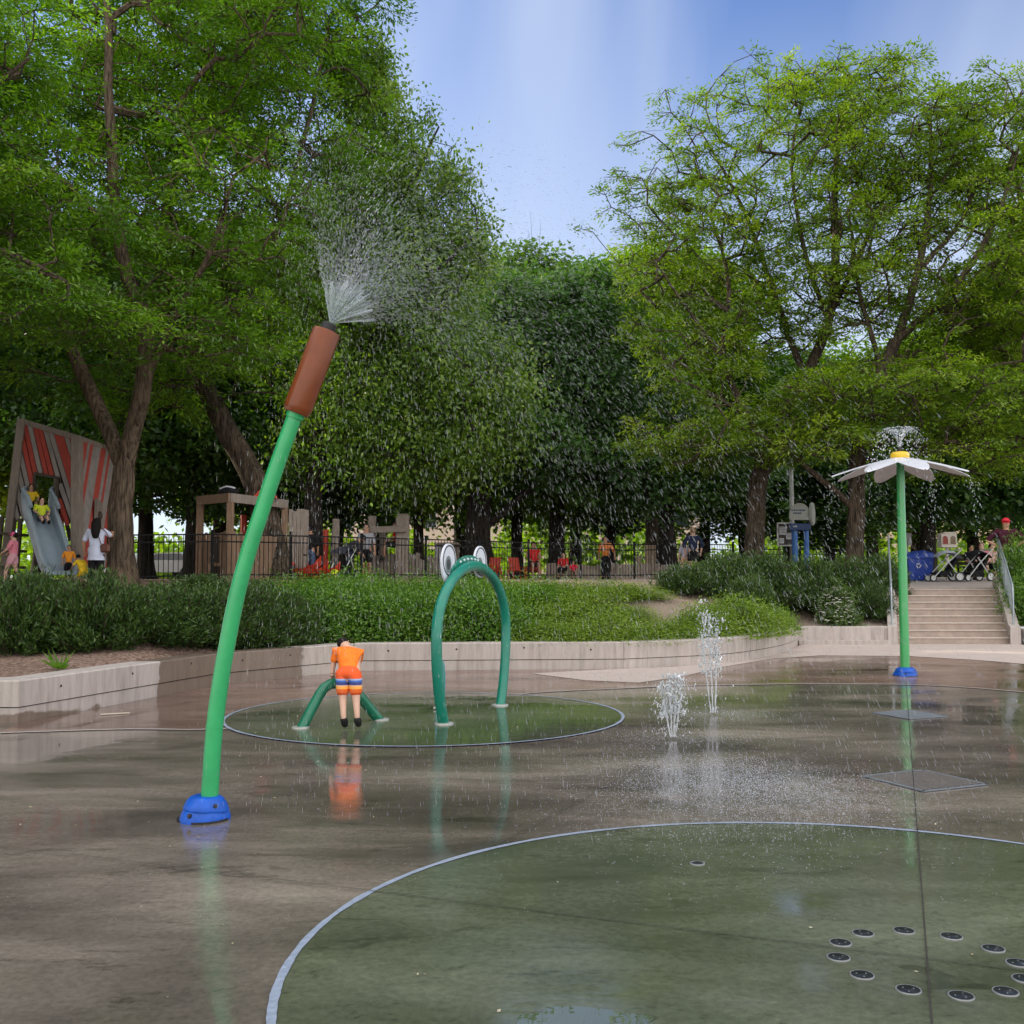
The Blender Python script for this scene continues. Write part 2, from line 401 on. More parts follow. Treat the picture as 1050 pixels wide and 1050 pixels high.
cr = ramp(nt, cn.outputs['Fac'], [(.42, g3(0.0)), (.76, g3(.50))])
st_ = N(nt, 'ShaderNodeMix', data_type='RGBA', blend_type='MULTIPLY'); st_.inputs[0].default_value = 1; L.new(sky.outputs[0], st_.inputs[6]); st_.inputs[7].default_value = (.82, .88, 1.10, 1)
sz = N(nt, 'ShaderNodeSeparateXYZ'); L.new(tc.outputs['Generated'], sz.inputs[0]); hz_ = N(nt, 'ShaderNodeMapRange'); hz_.inputs[1].default_value = .52; hz_.inputs[2].default_value = .22; hz_.inputs[4].default_value = .62; L.new(sz.outputs['Z'], hz_.inputs[0])
ih = N(nt, 'ShaderNodeMath', operation='SUBTRACT'); ih.inputs[0].default_value = 1; L.new(hz_.outputs[0], ih.inputs[1])
mh = N(nt, 'ShaderNodeMath', operation='MULTIPLY_ADD'); L.new(cr.outputs[0], mh.inputs[0]); L.new(ih.outputs[0], mh.inputs[1]); L.new(hz_.outputs[0], mh.inputs[2])
mx = N(nt, 'ShaderNodeMix', data_type='RGBA'); L.new(mh.outputs[0], mx.inputs[0]); L.new(st_.outputs[2], mx.inputs[6]); mx.inputs[7].default_value = (4.5, 4.9, 5.5, 1)
# unseen bright cloud added overhead and behind the camera to light the shaded pad
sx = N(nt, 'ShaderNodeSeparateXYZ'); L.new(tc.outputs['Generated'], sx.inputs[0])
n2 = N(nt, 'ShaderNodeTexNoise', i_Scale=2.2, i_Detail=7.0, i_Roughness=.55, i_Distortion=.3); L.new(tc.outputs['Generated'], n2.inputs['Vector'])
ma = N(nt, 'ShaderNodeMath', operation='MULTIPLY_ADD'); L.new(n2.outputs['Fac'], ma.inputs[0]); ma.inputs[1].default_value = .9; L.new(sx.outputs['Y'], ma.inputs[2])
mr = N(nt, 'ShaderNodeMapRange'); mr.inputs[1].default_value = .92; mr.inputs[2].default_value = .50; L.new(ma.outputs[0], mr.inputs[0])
cm = N(nt, 'ShaderNodeMix', data_type='RGBA'); L.new(mr.outputs[0], cm.inputs[0]); L.new(mx.outputs[2], cm.inputs[6]); cm.inputs[7].default_value = FILL_CLOUD
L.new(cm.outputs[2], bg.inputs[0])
sc.view_settings.view_transform = 'Standard'; sc.view_settings.look = 'None'; sc.view_settings.exposure = 0.36; sc.view_settings.gamma = 1
sc.render.engine = 'CYCLES'; cy = sc.cycles
cy.max_bounces = 7; cy.diffuse_bounces = 3; cy.glossy_bounces = 3; cy.transmission_bounces = 4; cy.transparent_max_bounces = 6
cy.use_denoising = True; cy.caustics_reflective = False; cy.caustics_refractive = False; cy.sample_clamp_indirect = 6

# ================================================================== GROUND MATERIALS
def wet_mat(name, c_dark, c_mid, c_light, wet=.55, rmin=.05, rmax=.42, scale=1.0, dry=None, stain=None):
    m, nt, b = nodes_of(name); L = nt.links
    tc = N(nt, 'ShaderNodeTexCoord'); src = tc.outputs['Object']
    mp = N(nt, 'ShaderNodeMapping'); mp.inputs['Scale'].default_value = (.55*scale, 1.35*scale, 1); mp.inputs['Rotation'].default_value = (0, 0, R(-14)); L.new(src, mp.inputs[0])
    n1 = N(nt, 'ShaderNodeTexNoise', i_Scale=.8, i_Detail=9.0, i_Roughness=.62, i_Distortion=.4); L.new(mp.outputs[0], n1.inputs['Vector'])
    n2 = N(nt, 'ShaderNodeTexNoise', i_Scale=28.0, i_Detail=6.0, i_Roughness=.7); L.new(src, n2.inputs['Vector'])
    n3 = N(nt, 'ShaderNodeTexNoise', i_Scale=240.0, i_Detail=3.0); L.new(src, n3.inputs['Vector'])
    r = ramp(nt, n1.outputs['Fac'], [(.34, c_dark), (.49, c_mid), (.64, c_light)])
    r2 = ramp(nt, n2.outputs['Fac'], [(.25, g3(.60)), (.7, g3(1.30))]); r3 = ramp(nt, n3.outputs['Fac'], [(.3, g3(.78)), (.7, g3(1.2))])
    a = N(nt, 'ShaderNodeMix', data_type='RGBA', blend_type='MULTIPLY'); a.inputs[0].default_value = .8; L.new(r.outputs[0], a.inputs[6]); L.new(r2.outputs[0], a.inputs[7])
    c = N(nt, 'ShaderNodeMix', data_type='RGBA', blend_type='MULTIPLY'); c.inputs[0].default_value = .85; L.new(a.outputs[2], c.inputs[6]); L.new(r3.outputs[0], c.inputs[7])
    mp2 = N(nt, 'ShaderNodeMapping'); mp2.inputs['Scale'].default_value = (.5, 1.1, 1); mp2.inputs['Location'].default_value = (3.1, 7.7, 0); L.new(src, mp2.inputs[0])
    n4 = N(nt, 'ShaderNodeTexNoise', i_Scale=.75, i_Detail=7.0, i_Roughness=.55, i_Distortion=.3); L.new(mp2.outputs[0], n4.inputs['Vector'])
    rr = ramp(nt, n4.outputs['Fac'], [(wet-.20, g3(rmax)), (wet, g3((rmin+rmax)*.42)), (wet+.07, g3(rmin))])
    L.new(rr.outputs[0], b.inputs['Roughness'])
    # soaked concrete is darker than the patches that are drying, with a ragged edge between them; fine grit and silt lines on top
    mp3 = N(nt, 'ShaderNodeMapping'); mp3.inputs['Scale'].default_value = (.8, 2.6, 1); mp3.inputs['Rotation'].default_value = (0, 0, R(-20)); L.new(src, mp3.inputs[0])
    n5 = N(nt, 'ShaderNodeTexNoise', i_Scale=1.7, i_Detail=12.0, i_Roughness=.72, i_Distortion=.8); L.new(mp3.outputs[0], n5.inputs['Vector'])
    r5 = ramp(nt, n5.outputs['Fac'], [(.37, g3(.62)), (.43, g3(.98)), (.58, g3(1.0)), (.66, g3(1.22))])
    r6 = ramp(nt, n4.outputs['Fac'], [(wet-.16, g3(1.16)), (wet-.05, g3(1.0)), (wet+.02, g3(.86))])
    e = N(nt, 'ShaderNodeMix', data_type='RGBA', blend_type='MULTIPLY'); e.inputs[0].default_value = 1; L.new(c.outputs[2], e.inputs[6]); L.new(r5.outputs[0], e.inputs[7])
    e2 = N(nt, 'ShaderNodeMix', data_type='RGBA', blend_type='MULTIPLY'); e2.inputs[0].default_value = 1; L.new(e.outputs[2], e2.inputs[6]); L.new(r6.outputs[0], e2.inputs[7])
    L.new(e2.outputs[2], b.inputs['Base Color'])
    b.inputs['IOR'].default_value = 1.46
    # standing water smooths the texture away
    bs = ramp(nt, n4.outputs['Fac'], [(wet-.15, g3(.17)), (wet+.06, g3(.012))])
    bp = N(nt, 'ShaderNodeBump'); bp.inputs['Distance'].default_value = .012; L.new(bs.outputs[0], bp.inputs['Strength']); L.new(n2.outputs['Fac'], bp.inputs['Height'])
    nw = N(nt, 'ShaderNodeTexNoise', i_Scale=5.0, i_Detail=2.0); L.new(src, nw.inputs['Vector'])
    b2 = N(nt, 'ShaderNodeBump'); b2.inputs['Distance'].default_value = .01; b2.inputs['Strength'].default_value = .10; L.new(nw.outputs['Fac'], b2.inputs['Height']); L.new(bp.outputs[0], b2.inputs['Normal'])
    L.new(b2.outputs[0], b.inputs['Normal'])
    return m
PAD = wet_mat('wet_concrete', (.082, .071, .062), (.152, .131, .113), (.245, .210, .180), wet=.50, rmin=.015, rmax=.16)
REDC = wet_mat('wet_red_concrete', (.115, .072, .056), (.18, .115, .092), (.26, .18, .15), wet=.52, rmin=.03, rmax=.28)
GREENC = wet_mat('wet_green_concrete', (.062, .074, .048), (.094, .108, .072), (.135, .148, .105), wet=.50, rmin=.012, rmax=.17)
DRYC = mat('dry_pale_concrete', (.44, .37, .34), .85, .12, 3, .25, 60)
LINE = mat('blue_grey_paint', (.25, .30, .39), .5, .30, 30, .2, 90)
LINEP = mat('pale_joint_line', (.42, .38, .35), .6, .15, 10)
JOINT = mat('joint_gap', (.028, .024, .02), .9, .2)
def soil_mat():
    m, nt, b = nodes_of('bed_soil'); L = nt.links; tc = N(nt, 'ShaderNodeTexCoord'); src = tc.outputs['Object']
    sx = N(nt, 'ShaderNodeSeparateXYZ'); L.new(src, sx.inputs[0])
    v = N(nt, 'ShaderNodeTexVoronoi', i_Scale=26.0); L.new(src, v.inputs['Vector'])
    n1 = N(nt, 'ShaderNodeTexNoise', i_Scale=1.3, i_Detail=6.0); L.new(src, n1.inputs['Vector'])
    n2 = N(nt, 'ShaderNodeTexNoise', i_Scale=40.0, i_Detail=6.0); L.new(src, n2.inputs['Vector'])
    mul = ramp(nt, v.outputs['Color'], [(.1, (.10, .058, .042)), (.5, (.20, .125, .095)), (.9, (.33, .235, .185))])
    dirt = ramp(nt, n2.outputs['Fac'], [(.3, (.17, .125, .095)), (.5, (.26, .20, .155)), (.7, (.34, .27, .21))])
    ad = N(nt, 'ShaderNodeMath', operation='MULTIPLY_ADD'); L.new(n1.outputs['Fac'], ad.inputs[0]); ad.inputs[1].default_value = 6.0; L.new(sx.outputs['X'], ad.inputs[2])
    f = N(nt, 'ShaderNodeMapRange'); f.inputs[1].default_value = .5; f.inputs[2].default_value = 4.5; L.new(ad.outputs[0], f.inputs[0])
    mx = N(nt, 'ShaderNodeMix', data_type='RGBA'); L.new(f.outputs[0], mx.inputs[0]); L.new(mul.outputs[0], mx.inputs[6]); L.new(dirt.outputs[0], mx.inputs[7])
    L.new(mx.outputs[2], b.inputs['Base Color']); b.inputs['Roughness'].default_value = .95
    bp = N(nt, 'ShaderNodeBump'); bp.inputs['Strength'].default_value = .8; bp.inputs['Distance'].default_value = .03; L.new(v.outputs['Distance'], bp.inputs['Height']); L.new(bp.outputs[0], b.inputs['Normal'])
    return m
SOIL = soil_mat()

def sheet(name, pts, z, m, kind='structure', thick=0.0):
    """flat polygon on the ground at height z"""
    from mathutils.geometry import tessellate_polygon
    V = [Vector((p[0], p[1], z)) for p in pts]; T = [t if (V[t[1]]-V[t[0]]).cross(V[t[2]]-V[t[0]]).z > 0 else t[::-1] for t in tessellate_polygon([V])]
    me = bpy.data.meshes.new(name); me.from_pydata([tuple(v) for v in V], [], T); me.materials.append(m)
    o = bpy.data.objects.new(name, me); COL.objects.link(o); return tag(o, kind=kind)
def strip_mesh(name, pts, w, z, m, closed=False):
    P = np.array(pts, float)[:, :2]; T = np.gradient(P, axis=0) if not closed else np.roll(P, -1, 0)-np.roll(P, 1, 0)
    T = norm(T); S = np.c_[-T[:, 1], T[:, 0]]; n = len(P)
    W_ = w*(1+.12*np.convolve(np.random.default_rng(n).normal(size=n+6), np.ones(7)/2.6, 'valid')) if w > .03 else np.full(n, w)
    V = np.concatenate([np.c_[P+S*W_[:, None]/2, np.full(n, z)], np.c_[P-S*W_[:, None]/2, np.full(n, z)]])
    F_ = [(i, n+i, n+(i+1) % n, (i+1) % n) for i in range(n if closed else n-1)]
    me = bpy.data.meshes.new(name); me.from_pydata(V.tolist(), [], F_); me.materials.append(m); o = bpy.data.objects.new(name, me); COL.objects.link(o); return tag(o, kind='structure')

# the wall line (front face at the ground), from the photograph's own ground plane
WL = [(-40, 11.36), (-5.42, 11.36), (-4.38, 15.3), (-2.71, 17.67), (1.96, 18.05)]
arc = resample([(1.96, 18.05, 0), (3.92, 19.2, 0), (5.2, 20.9, 0), (6.05, 22.5, 0), (6.75, 24.3, 0)], .25)[1:, :2]
WALL = [np.array(p) for p in WL]+list(arc)
def wall_y(x):
    X = [p[0] for p in WALL]+[9.06, 12.0, 12.05, 60]; Y = [p[1] for p in WALL]+[24.5, 24.5, 24.7, 24.7]
    return float(np.interp(x, X, Y))
def sst(a, b, x): t = np.clip((x-a)/(b-a), 0, 1); return t*t*(3-2*t)
SKEW = .354
def path_z(y): return float(min(1.306+max(0, y-27.46)*.035, 1.60))
def ground_z(x, y):
    xl = 9.22+SKEW*(y-24.7)
    if 24.45 <= y < 27.42 and xl-.02 <= x <= xl+2.73: return -.3
    if 27.42 <= y < 60 and xl-.05 <= x <= xl+2.75+.45*max(0, y-27.4): return path_z(y)-.03
    t = y-wall_y(x); Lr = np.interp(x, [-8, -4, 0, 4, 6, 9], [15.5, 11.0, 9.0, 8.0, 4.6, 4.2])
    z = .41+(1.53-.41)*sst(.3, Lr, t)
    if x > 5: z += .06*sst(4, 10, t)
    return float(z)
gp = sheet('splash_pad', [(-90, -40), (90, -40), (90, 30), (-90, 30)], 0, PAD)
# red-brown band between its pale front line and the wall
fr = [(0, 752), (130, 748), (225, 748), (330, 738), (437, 725), (540, 711.5), (640, 706), (700, 703.5), (780, 702), (850, 701.5), (950, 703), (1050, 710), (1180, 725)]
FR = resample([gd(*p) for p in fr], .3)
back = [(7.4, 24.1), (9.1, 24.3), (14, 24.3), (16, 20)]
sheet('red_concrete_band', [tuple(p) for p in FR]+back[::-1]+[tuple(p) for p in WALL[:0:-1]], .004, REDC)
strip_mesh('band_edge_line', FR, .05, .0070, LINEP)
ap = [(545, 691), (600, 698), (655, 700.5), (700, 694), (740, 684.5), (790, 676), (840, 672.5), (930, 673), (1000, 677), (1060, 682), (1150, 690), (1150, 667), (1032, 660.6), (915, 660.8), (824, 661), (801, 667.5), (742, 679.5), (690, 684), (640, 686)]
sheet('dry_concrete_apron', [tuple(gd(*p)) for p in ap], .008, DRYC)
def disc(name, c, r, m): 
    sheet(name, [(c[0]+r*math.cos(a), c[1]+r*math.sin(a)) for a in np.linspace(0, 2*math.pi, 128, endpoint=False)], .008, m)
    strip_mesh('painted_ring_line', [(c[0]+r*math.cos(a), c[1]+r*math.sin(a)) for a in np.linspace(0, 2*math.pi, 700, endpoint=False)], .036, .0115, LINE, True)
disc('green_disc', (1.527, 4.317), 2.45, GREENC)
disc('green_disc', (-.999, 12.063), 2.28, GREENC)
# a strip of weathered green-grey concrete at the far right is part of the slab's own mottling; saw-cut joints:
for a, b in (((-60, 873), (1400, 1045)), ((958, 1085), (929, 700)), ((510, 868), (662, 786)), ((222, 700), (228, 748))):
    A_ = gd(*a) if a[0] > -50 else np.array([-3.6, 6.4, 0]); B_ = gd(*b) if b[0] < 1300 else np.array([3.4, 3.75, 0])
    strip_mesh('saw_cut_joint', np.linspace(A_, B_, 14), .0065, .015, JOINT)

# standing water
def puddle_mat():
    m, nt, b = nodes_of('standing_water'); L = nt.links; tc = N(nt, 'ShaderNodeTexCoord')
    b.inputs['Base Color'].default_value = (.060, .080, .048, 1); b.inputs['Roughness'].default_value = .01; b.inputs['IOR'].default_value = 1.8
    n = N(nt, 'ShaderNodeTexNoise', i_Scale=7.0, i_Detail=2.0); L.new(tc.outputs['Object'], n.inputs['Vector']); bp = N(nt, 'ShaderNodeBump'); bp.inputs['Strength'].default_value = .06; bp.inputs['Distance'].default_value = .01
    L.new(n.outputs['Fac'], bp.inputs['Height']); L.new(bp.outputs[0], b.inputs['Normal']); return m
PUD = puddle_mat()
def puddle(px, py, rx, ry, seed, z=.0100):
    c = gd(px, py); rg = np.random.default_rng(seed); a = np.linspace(0, 2*math.pi, 90, endpoint=False); r = np.ones(90)
    for k in range(2, 12): r += rg.normal(0, .32/k)*np.sin(k*a+rg.uniform(0, 6.28))
    sheet('puddle', [(c[0]+rx*q*math.cos(t), c[1]+ry*q*math.sin(t)) for q, t in zip(np.maximum(.25, r), a)], z, PUD)
puddle(598, 1049, .23, .115, 12)

# terrain behind the wall: planted bank rising to the playground
def terrain():
    xs = np.unique(np.concatenate([np.arange(-60, -12, 2.0), np.arange(-12, 9.01, .3), np.arange(9.06, 14, .12), np.arange(14.1, 20, .4), np.arange(20, 62, 3.0)])); ts = np.concatenate([np.linspace(0, 3.6, 31), np.linspace(3.8, 6, 7), np.linspace(6.6, 14, 12), [17, 22, 30, 45, 80, 160]])
    V = []; nr = len(ts)
    for x in xs:
        y0 = wall_y(x)+.2
        for t in ts:
            y = y0+t; z = ground_z(x, y)
            V.append((x, y, z+.025*math.sin(x*2.1+y*1.3)*math.sin(y*1.7-x)*(t > .5)*(0 if 8.5 < x < 20 else 1)))
    Fc = []
    for i in range(len(xs)-1):
        Fc += [(i*nr+j, (i+1)*nr+j, (i+1)*nr+j+1, i*nr+j+1) for j in range(nr-1)]
    me = bpy.data.meshes.new('planted_bank'); me.from_pydata(V, [], Fc); me.materials.append(SOIL); me.polygons.foreach_set('use_smooth', [True]*len(me.polygons))
    o = bpy.data.objects.new('planted_bank', me); COL.objects.link(o); tag(o, kind='structure')
terrain()
m = MB(); V = []; ys = [27.46, 29, 31, 33, 36, 40, 45]
for y in ys: xl = 9.22+SKEW*(y-24.7); V += [(xl, y, path_z(y)), (xl+2.71+.40*(y-27.46), y, path_z(y))]
m.add(V, [(2*i, 2*i+1, 2*i+3, 2*i+2) for i in range(len(ys)-1)])
tag(m.build('landing_path', DRYC, loc=(0, 0, 0)), kind='structure')

# ================================================================== PLANTER WALL
def wall_mat():
    m, nt, b = nodes_of('cast_concrete_wall'); L = nt.links; tc = N(nt, 'ShaderNodeNewGeometry'); src = tc.outputs['Position']
    mp = N(nt, 'ShaderNodeMapping'); mp.inputs['Scale'].default_value = (7, 7, .8); L.new(src, mp.inputs[0])
    n1 = N(nt, 'ShaderNodeTexNoise', i_Scale=1.6, i_Detail=7.0, i_Roughness=.65); L.new(mp.outputs[0], n1.inputs['Vector'])
    n2 = N(nt, 'ShaderNodeTexNoise', i_Scale=60.0, i_Detail=4.0); L.new(src, n2.inputs['Vector'])
    r = ramp(nt, n1.outputs['Fac'], [(.25, (.27, .235, .215)), (.5, (.41, .365, .34)), (.75, (.50, .45, .425))])
    # the wall is still wet where the spray drifts onto it
    sx = N(nt, 'ShaderNodeSeparateXYZ'); L.new(src, sx.inputs[0])
    n3 = N(nt, 'ShaderNodeTexNoise', i_Scale=2.2, i_Detail=7.0, i_Roughness=.7); L.new(src, n3.inputs['Vector'])
    w1 = N(nt, 'ShaderNodeMapRange'); w1.inputs[1].default_value = 13.7; w1.inputs[2].default_value = 14.1; L.new(sx.outputs['Y'], w1.inputs[0])
    w2 = N(nt, 'ShaderNodeMapRange'); w2.inputs[1].default_value = 16.9; w2.inputs[2].default_value = 16.5; L.new(sx.outputs['Y'], w2.inputs[0])
    mm = N(nt, 'ShaderNodeMath', operation='MULTIPLY'); L.new(w1.outputs[0], mm.inputs[0]); L.new(w2.outputs[0], mm.inputs[1])
    lo = N(nt, 'ShaderNodeMapRange'); lo.inputs[1].default_value = .22; lo.inputs[2].default_value = .02; L.new(sx.outputs['Z'], lo.inputs[0])
    lo2 = N(nt, 'ShaderNodeMapRange'); lo2.inputs[1].default_value = 14.2; lo2.inputs[2].default_value = 11.0; L.new(sx.outputs['Y'], lo2.inputs[0])
    lo3 = N(nt, 'ShaderNodeMath', operation='MULTIPLY'); L.new(lo.outputs[0], lo3.inputs[0]); L.new(lo2.outputs[0], lo3.inputs[1])
    mxx = N(nt, 'ShaderNodeMath', operation='MAXIMUM'); L.new(mm.outputs[0], mxx.inputs[0]); L.new(lo3.outputs[0], mxx.inputs[1])
    ad = N(nt, 'ShaderNodeMath', operation='MULTIPLY_ADD'); L.new(n3.outputs['Fac'], ad.inputs[0]); ad.inputs[1].default_value = .9; ad.inputs[2].default_value = -.45
    a2 = N(nt, 'ShaderNodeMath', operation='ADD'); L.new(ad.outputs[0], a2.inputs[0]); L.new(mxx.outputs[0], a2.inputs[1])
    wf = N(nt, 'ShaderNodeMapRange'); wf.inputs[1].default_value = .44; wf.inputs[2].default_value = .54; L.new(a2.outputs[0], wf.inputs[0])
    wc = N(nt, 'ShaderNodeMix', data_type='RGBA', blend_type='MULTIPLY'); L.new(wf.outputs[0], wc.inputs[0]); L.new(r.outputs[0], wc.inputs[6]); wc.inputs[7].default_value = (.42, .36, .30, 1)
    L.new(wc.outputs[2], b.inputs['Base Color'])
    rf = N(nt, 'ShaderNodeMapRange'); rf.inputs[3].default_value = .85; rf.inputs[4].default_value = .35; L.new(wf.outputs[0], rf.inputs[0]); L.new(rf.outputs[0], b.inputs['Roughness'])
    bp = N(nt, 'ShaderNodeBump'); bp.inputs['Strength'].default_value = .35; bp.inputs['Distance'].default_value = .01; L.new(n2.outputs['Fac'], bp.inputs['Height']); L.new(bp.outputs[0], b.inputs['Normal'])
    return m
WALLM = wall_mat()
HOLE = mat('dark_recess', (.02, .018, .016), .95)
def run(mb, pts, prof):
    """sweep a wall profile (inward offset, height) along a ground line, inward = left of travel"""
    P = np.array([p[:2] for p in pts], float); T = norm(np.gradient(P, axis=0)); 
    for i in range(1, len(P)-1):
        a = norm((P[i]-P[i-1])[None])[0]+norm((P[i+1]-P[i])[None])[0]; T[i] = a/np.linalg.norm(a)
    S = np.c_[-T[:, 1], T[:, 0]]; k = len(prof); V = []
    for i in range(len(P)):
        sc_ = 1.0
        if 0 < i < len(P)-1: sc_ = 1/max(.5, float(np.dot(T[i], norm((P[i+1]-P[i])[None])[0])))
        for o, z in prof: V.append((*(P[i]+S[i]*o*sc_), z))
    n = len(P)
    f = [(i*k+j, (i+1)*k+j, (i+1)*k+(j+1) % k, i*k+(j+1) % k) for i in range(n-1) for j in range(k)]
    f += [tuple(range(k-1, -1, -1)), tuple(range((n-1)*k, n*k))]
    return mb.add(V, f)
LOWER = [(.012, -.05), (.012, .165), (.33, .165), (.33, -.05)]
UPPER = [(0, .178), (0, .455), (.015, .47), (.36, .47), (.36, .178)]
GAPP = [(.035, .16), (.035, .185), (.32, .185), (.32, .16)]
wt = thing('planter_wall', 'low two course grey concrete planter wall curving along the back of the splash pad', 'wall', (-2.71, 17.67, 0))
def seg(i0, i1, shrink=.006):
    pts = [np.array(p, float) for p in WALL[i0:i1+1]]
    d = norm((pts[1]-pts[0])[None])[0]; pts[0] = pts[0]+d*shrink; d = norm((pts[-1]-pts[-2])[None])[0]; pts[-1] = pts[-1]-d*shrink
    return pts
S0 = [np.array([-30, 11.36]), np.array([-5.42, 11.36]), np.array([-4.381, 15.295])]
n = len(WALL); cuts = [(2, 3), (3, 4), (4, 4+len(arc)//2-2), (4+len(arc)//2-2, n-1)]
run(MB(), S0, UPPER).build('upper_block', WALLM, wt); run(MB(), S0, LOWER).build('lower_block', WALLM, wt)
for i0, i1 in cuts:
    run(MB(), seg(i0, i1), UPPER).build('upper_block', WALLM, wt); run(MB(), seg(i0, i1), LOWER).build('lower_block', WALLM, wt)
mb = MB(); run(mb, [np.array([-30, 11.36]), *[np.array(p) for p in WALL[1:]]], GAPP); mb.build('shadow_gap', HOLE, wt)
mb = MB()                                         # form-tie holes in the upper course
for i0, i1 in ((1, 2), (2, 3), (3, 4)):
    a, b = np.array(WALL[i0]), np.array(WALL[i1]); nh = max(3, int(np.linalg.norm(b-a)/1.15)); T = norm((b-a)[None])[0]; S = np.array([T[1], -T[0]])
    for j in range(nh):
        p = a+(b-a)*(j+.5)/nh+S*.001; mtx = np.array([[T[0], 0, S[0]], [T[1], 0, S[1]], [0, 1, 0]])
        mb.lathe([(.0001, 0), (.017, 0), (.017, .002), (.0001, .002)], (p[0], p[1], .36+.02*((j*7) % 3-1)), 8, 0, mtx, False)
mb.build('tie_hole', HOLE, wt)
# plain block beside the stairs
t = thing('retaining_block', 'plain pale concrete retaining block between the planter wall and the stairs', 'wall', (7.9, 24.4, 0))
MB().box((7.86, 24.72, .20), (2.32, .45, .46), bev=.015).build('block', WALLM, t)
MB().box((7.90, 24.47, .055), (2.2, .06, .11), bev=.006).build('footing', WALLM, t)

# ================================================================== STAIRS
STEP = mat('stair_concrete', (.36, .29, .245), .85, .22, 5, .3, 50)
st = thing('concrete_stairs', 'eight step concrete stairs rising to the upper path behind the daisy', 'stairs', (10.5, 24.7, 0))
NOS = mat('stair_nosing', (.50, .43, .38), .8, .15, 12)
def sx_(x, y): return x+SKEW*(y-24.7)
for i in range(8):
    z0 = i*.1625; y0 = 24.7+i*.325; mb = MB(); V = [(sx_(x, y), y, z) for z in (z0-.05, z0+.1615) for x, y in ((9.24, y0), (11.93, y0), (11.93, y0+.5), (9.24, y0+.5))]
    s_ = mb.add(V, [(0, 3, 2, 1), (4, 5, 6, 7)]+[(k, (k+1) % 4, 4+(k+1) % 4, 4+k) for k in range(4)]).build('step', STEP, st)
    MB().box((sx_(10.585, y0), y0-.006, z0+.149), (2.68, .03, .028), bev=.004).build('nosing', NOS, s_)
def cheek(x, w):
    o = [(24.45, -.05), (24.45, .42), (24.75, .46), (27.1, 1.56), (27.9, 1.62), (27.9, -.05)]
    V = [(sx_(x+s*w/2, y), y, z) for s in (-1, 1) for y, z in o]; n_ = len(o)
    return MB().add(V, [tuple(range(n_-1, -1, -1)), tuple(range(n_, 2*n_))]+[(k, (k+1) % n_, n_+(k+1) % n_, n_+k) for k in range(n_)])
cheek(9.13, .23).build('cheek_wall', WALLM, st); cheek(12.05, .25).build('cheek_wall', WALLM, st)
MB().box((13.4, 24.6, .18), (2.4, .5, .40), bev=.012).build('side_block', WALLM, st)
RAILM = mat('galvanised_steel', (.34, .39, .43), .42, .15, 20, metallic=.6)
def handrail(x, lab):
    t = thing('handrail', lab, 'handrail', (x, 24.9, .5), 'stair handrails')
    def zc(y): return .45+(y-24.7)*.468
    def p_(y, z): return (sx_(x, y), y, z)
    a, b = 24.75, 27.5
    mb = MB(); mb.tube(resample([p_(a, zc(a)+.15), p_(a, zc(a)+.86), p_(a+.08, zc(a)+.95), p_(b, zc(b)+.95), p_(b+.12, zc(b)+.93)], .15), .024, 8); mb.build('top_rail', RAILM, t, True)
    MB().tube([p_(a, zc(a)+.22), p_(b, zc(b)+.22)], .018, 8).build('bottom_rail', RAILM, t, True)
    for y in (a+.02, (a+b)/2, b): MB().tube([p_(y, zc(y)-.15), p_(y, zc(y)+.93)], .024, 8).build('post', RAILM, t, True)
    for k in range(1, 17):
        y = a+(b-a)*k/17; MB().tube([p_(y, zc(y)+.22), p_(y, zc(y)+.93)], .0085, 6, False).build('baluster', RAILM, t)
handrail(9.12, 'grey steel handrail on the left side of the stairs, half behind the daisy stem')
handrail(12.05, 'grey steel handrail on the right cheek wall of the stairs')

# ================================================================== CATTAIL SPRAYER
GREEN = mat('glossy_light_green_paint', (.022, .345, .115), .32, .17, 5, spec=.4, coat=.3)
GREEND = mat('daisy_green_paint', (.03, .32, .085), .30, .1, 5, coat=.5)
BROWN = mat('glossy_brown_paint', (.165, .042, .012), .28, .20, 6, spec=.28, coat=.12)
BLUE = mat('glossy_blue_cover', (.004, .080, .45), .40, .25, 14, .2, 60, spec=.35)
BLACK = mat('black_rubber', (.012, .012, .012), .6)
D = 6.9
stem = [(214.5, 845), (214.7, 823), (217, 785), (220, 745), (226, 700), (233, 660), (242.5, 612), (255, 565), (269, 522), (284, 477), (298.5, 437), (305, 419)]
SP = resample([at(*p, D) for p in stem], .12); B0 = at(209, 846, D); B0[2] = 0; SP[0][2] = -.02
ct = thing('cattail_sprayer', 'tall curved light green pole with brown cattail head spraying water', 'water feature', (SP[0][0], D, 0))
MB().tube(SP, np.linspace(.057, .052, len(SP)), 24).build('stem', GREEN, ct, True)
for q_ in (5, 13): MB().tube([SP[q_]-(SP[q_+1]-SP[q_])*.035, SP[q_]+(SP[q_+1]-SP[q_])*.035], .0585-.0002*q_, 24).build('weld_seam', GREEN, ct, True)
H0, H1 = at(303.5, 424, D), at(335.5, 339, D); ax = (H1-H0)/np.linalg.norm(H1-H0); LH = np.linalg.norm(H1-H0)
pts = [H0+ax*s for s in (-.002, .0, .03, .05, LH-.02, LH-.004, LH)]; rd = [.052, .080, .094, .097, .096, .090, .07]
hd = MB().tube(pts, rd, 32).build('cattail_head', BROWN, ct, True)
MB().tube([H1-ax*.01, H1+ax*.045, H1+ax*.055], [.052, .052, .040], 20).build('nozzle', BLACK, hd, True)
MB().tube([H0+ax*.02, H0-ax*.035], [.066, .06], 24).build('collar', GREEN, ct, True)
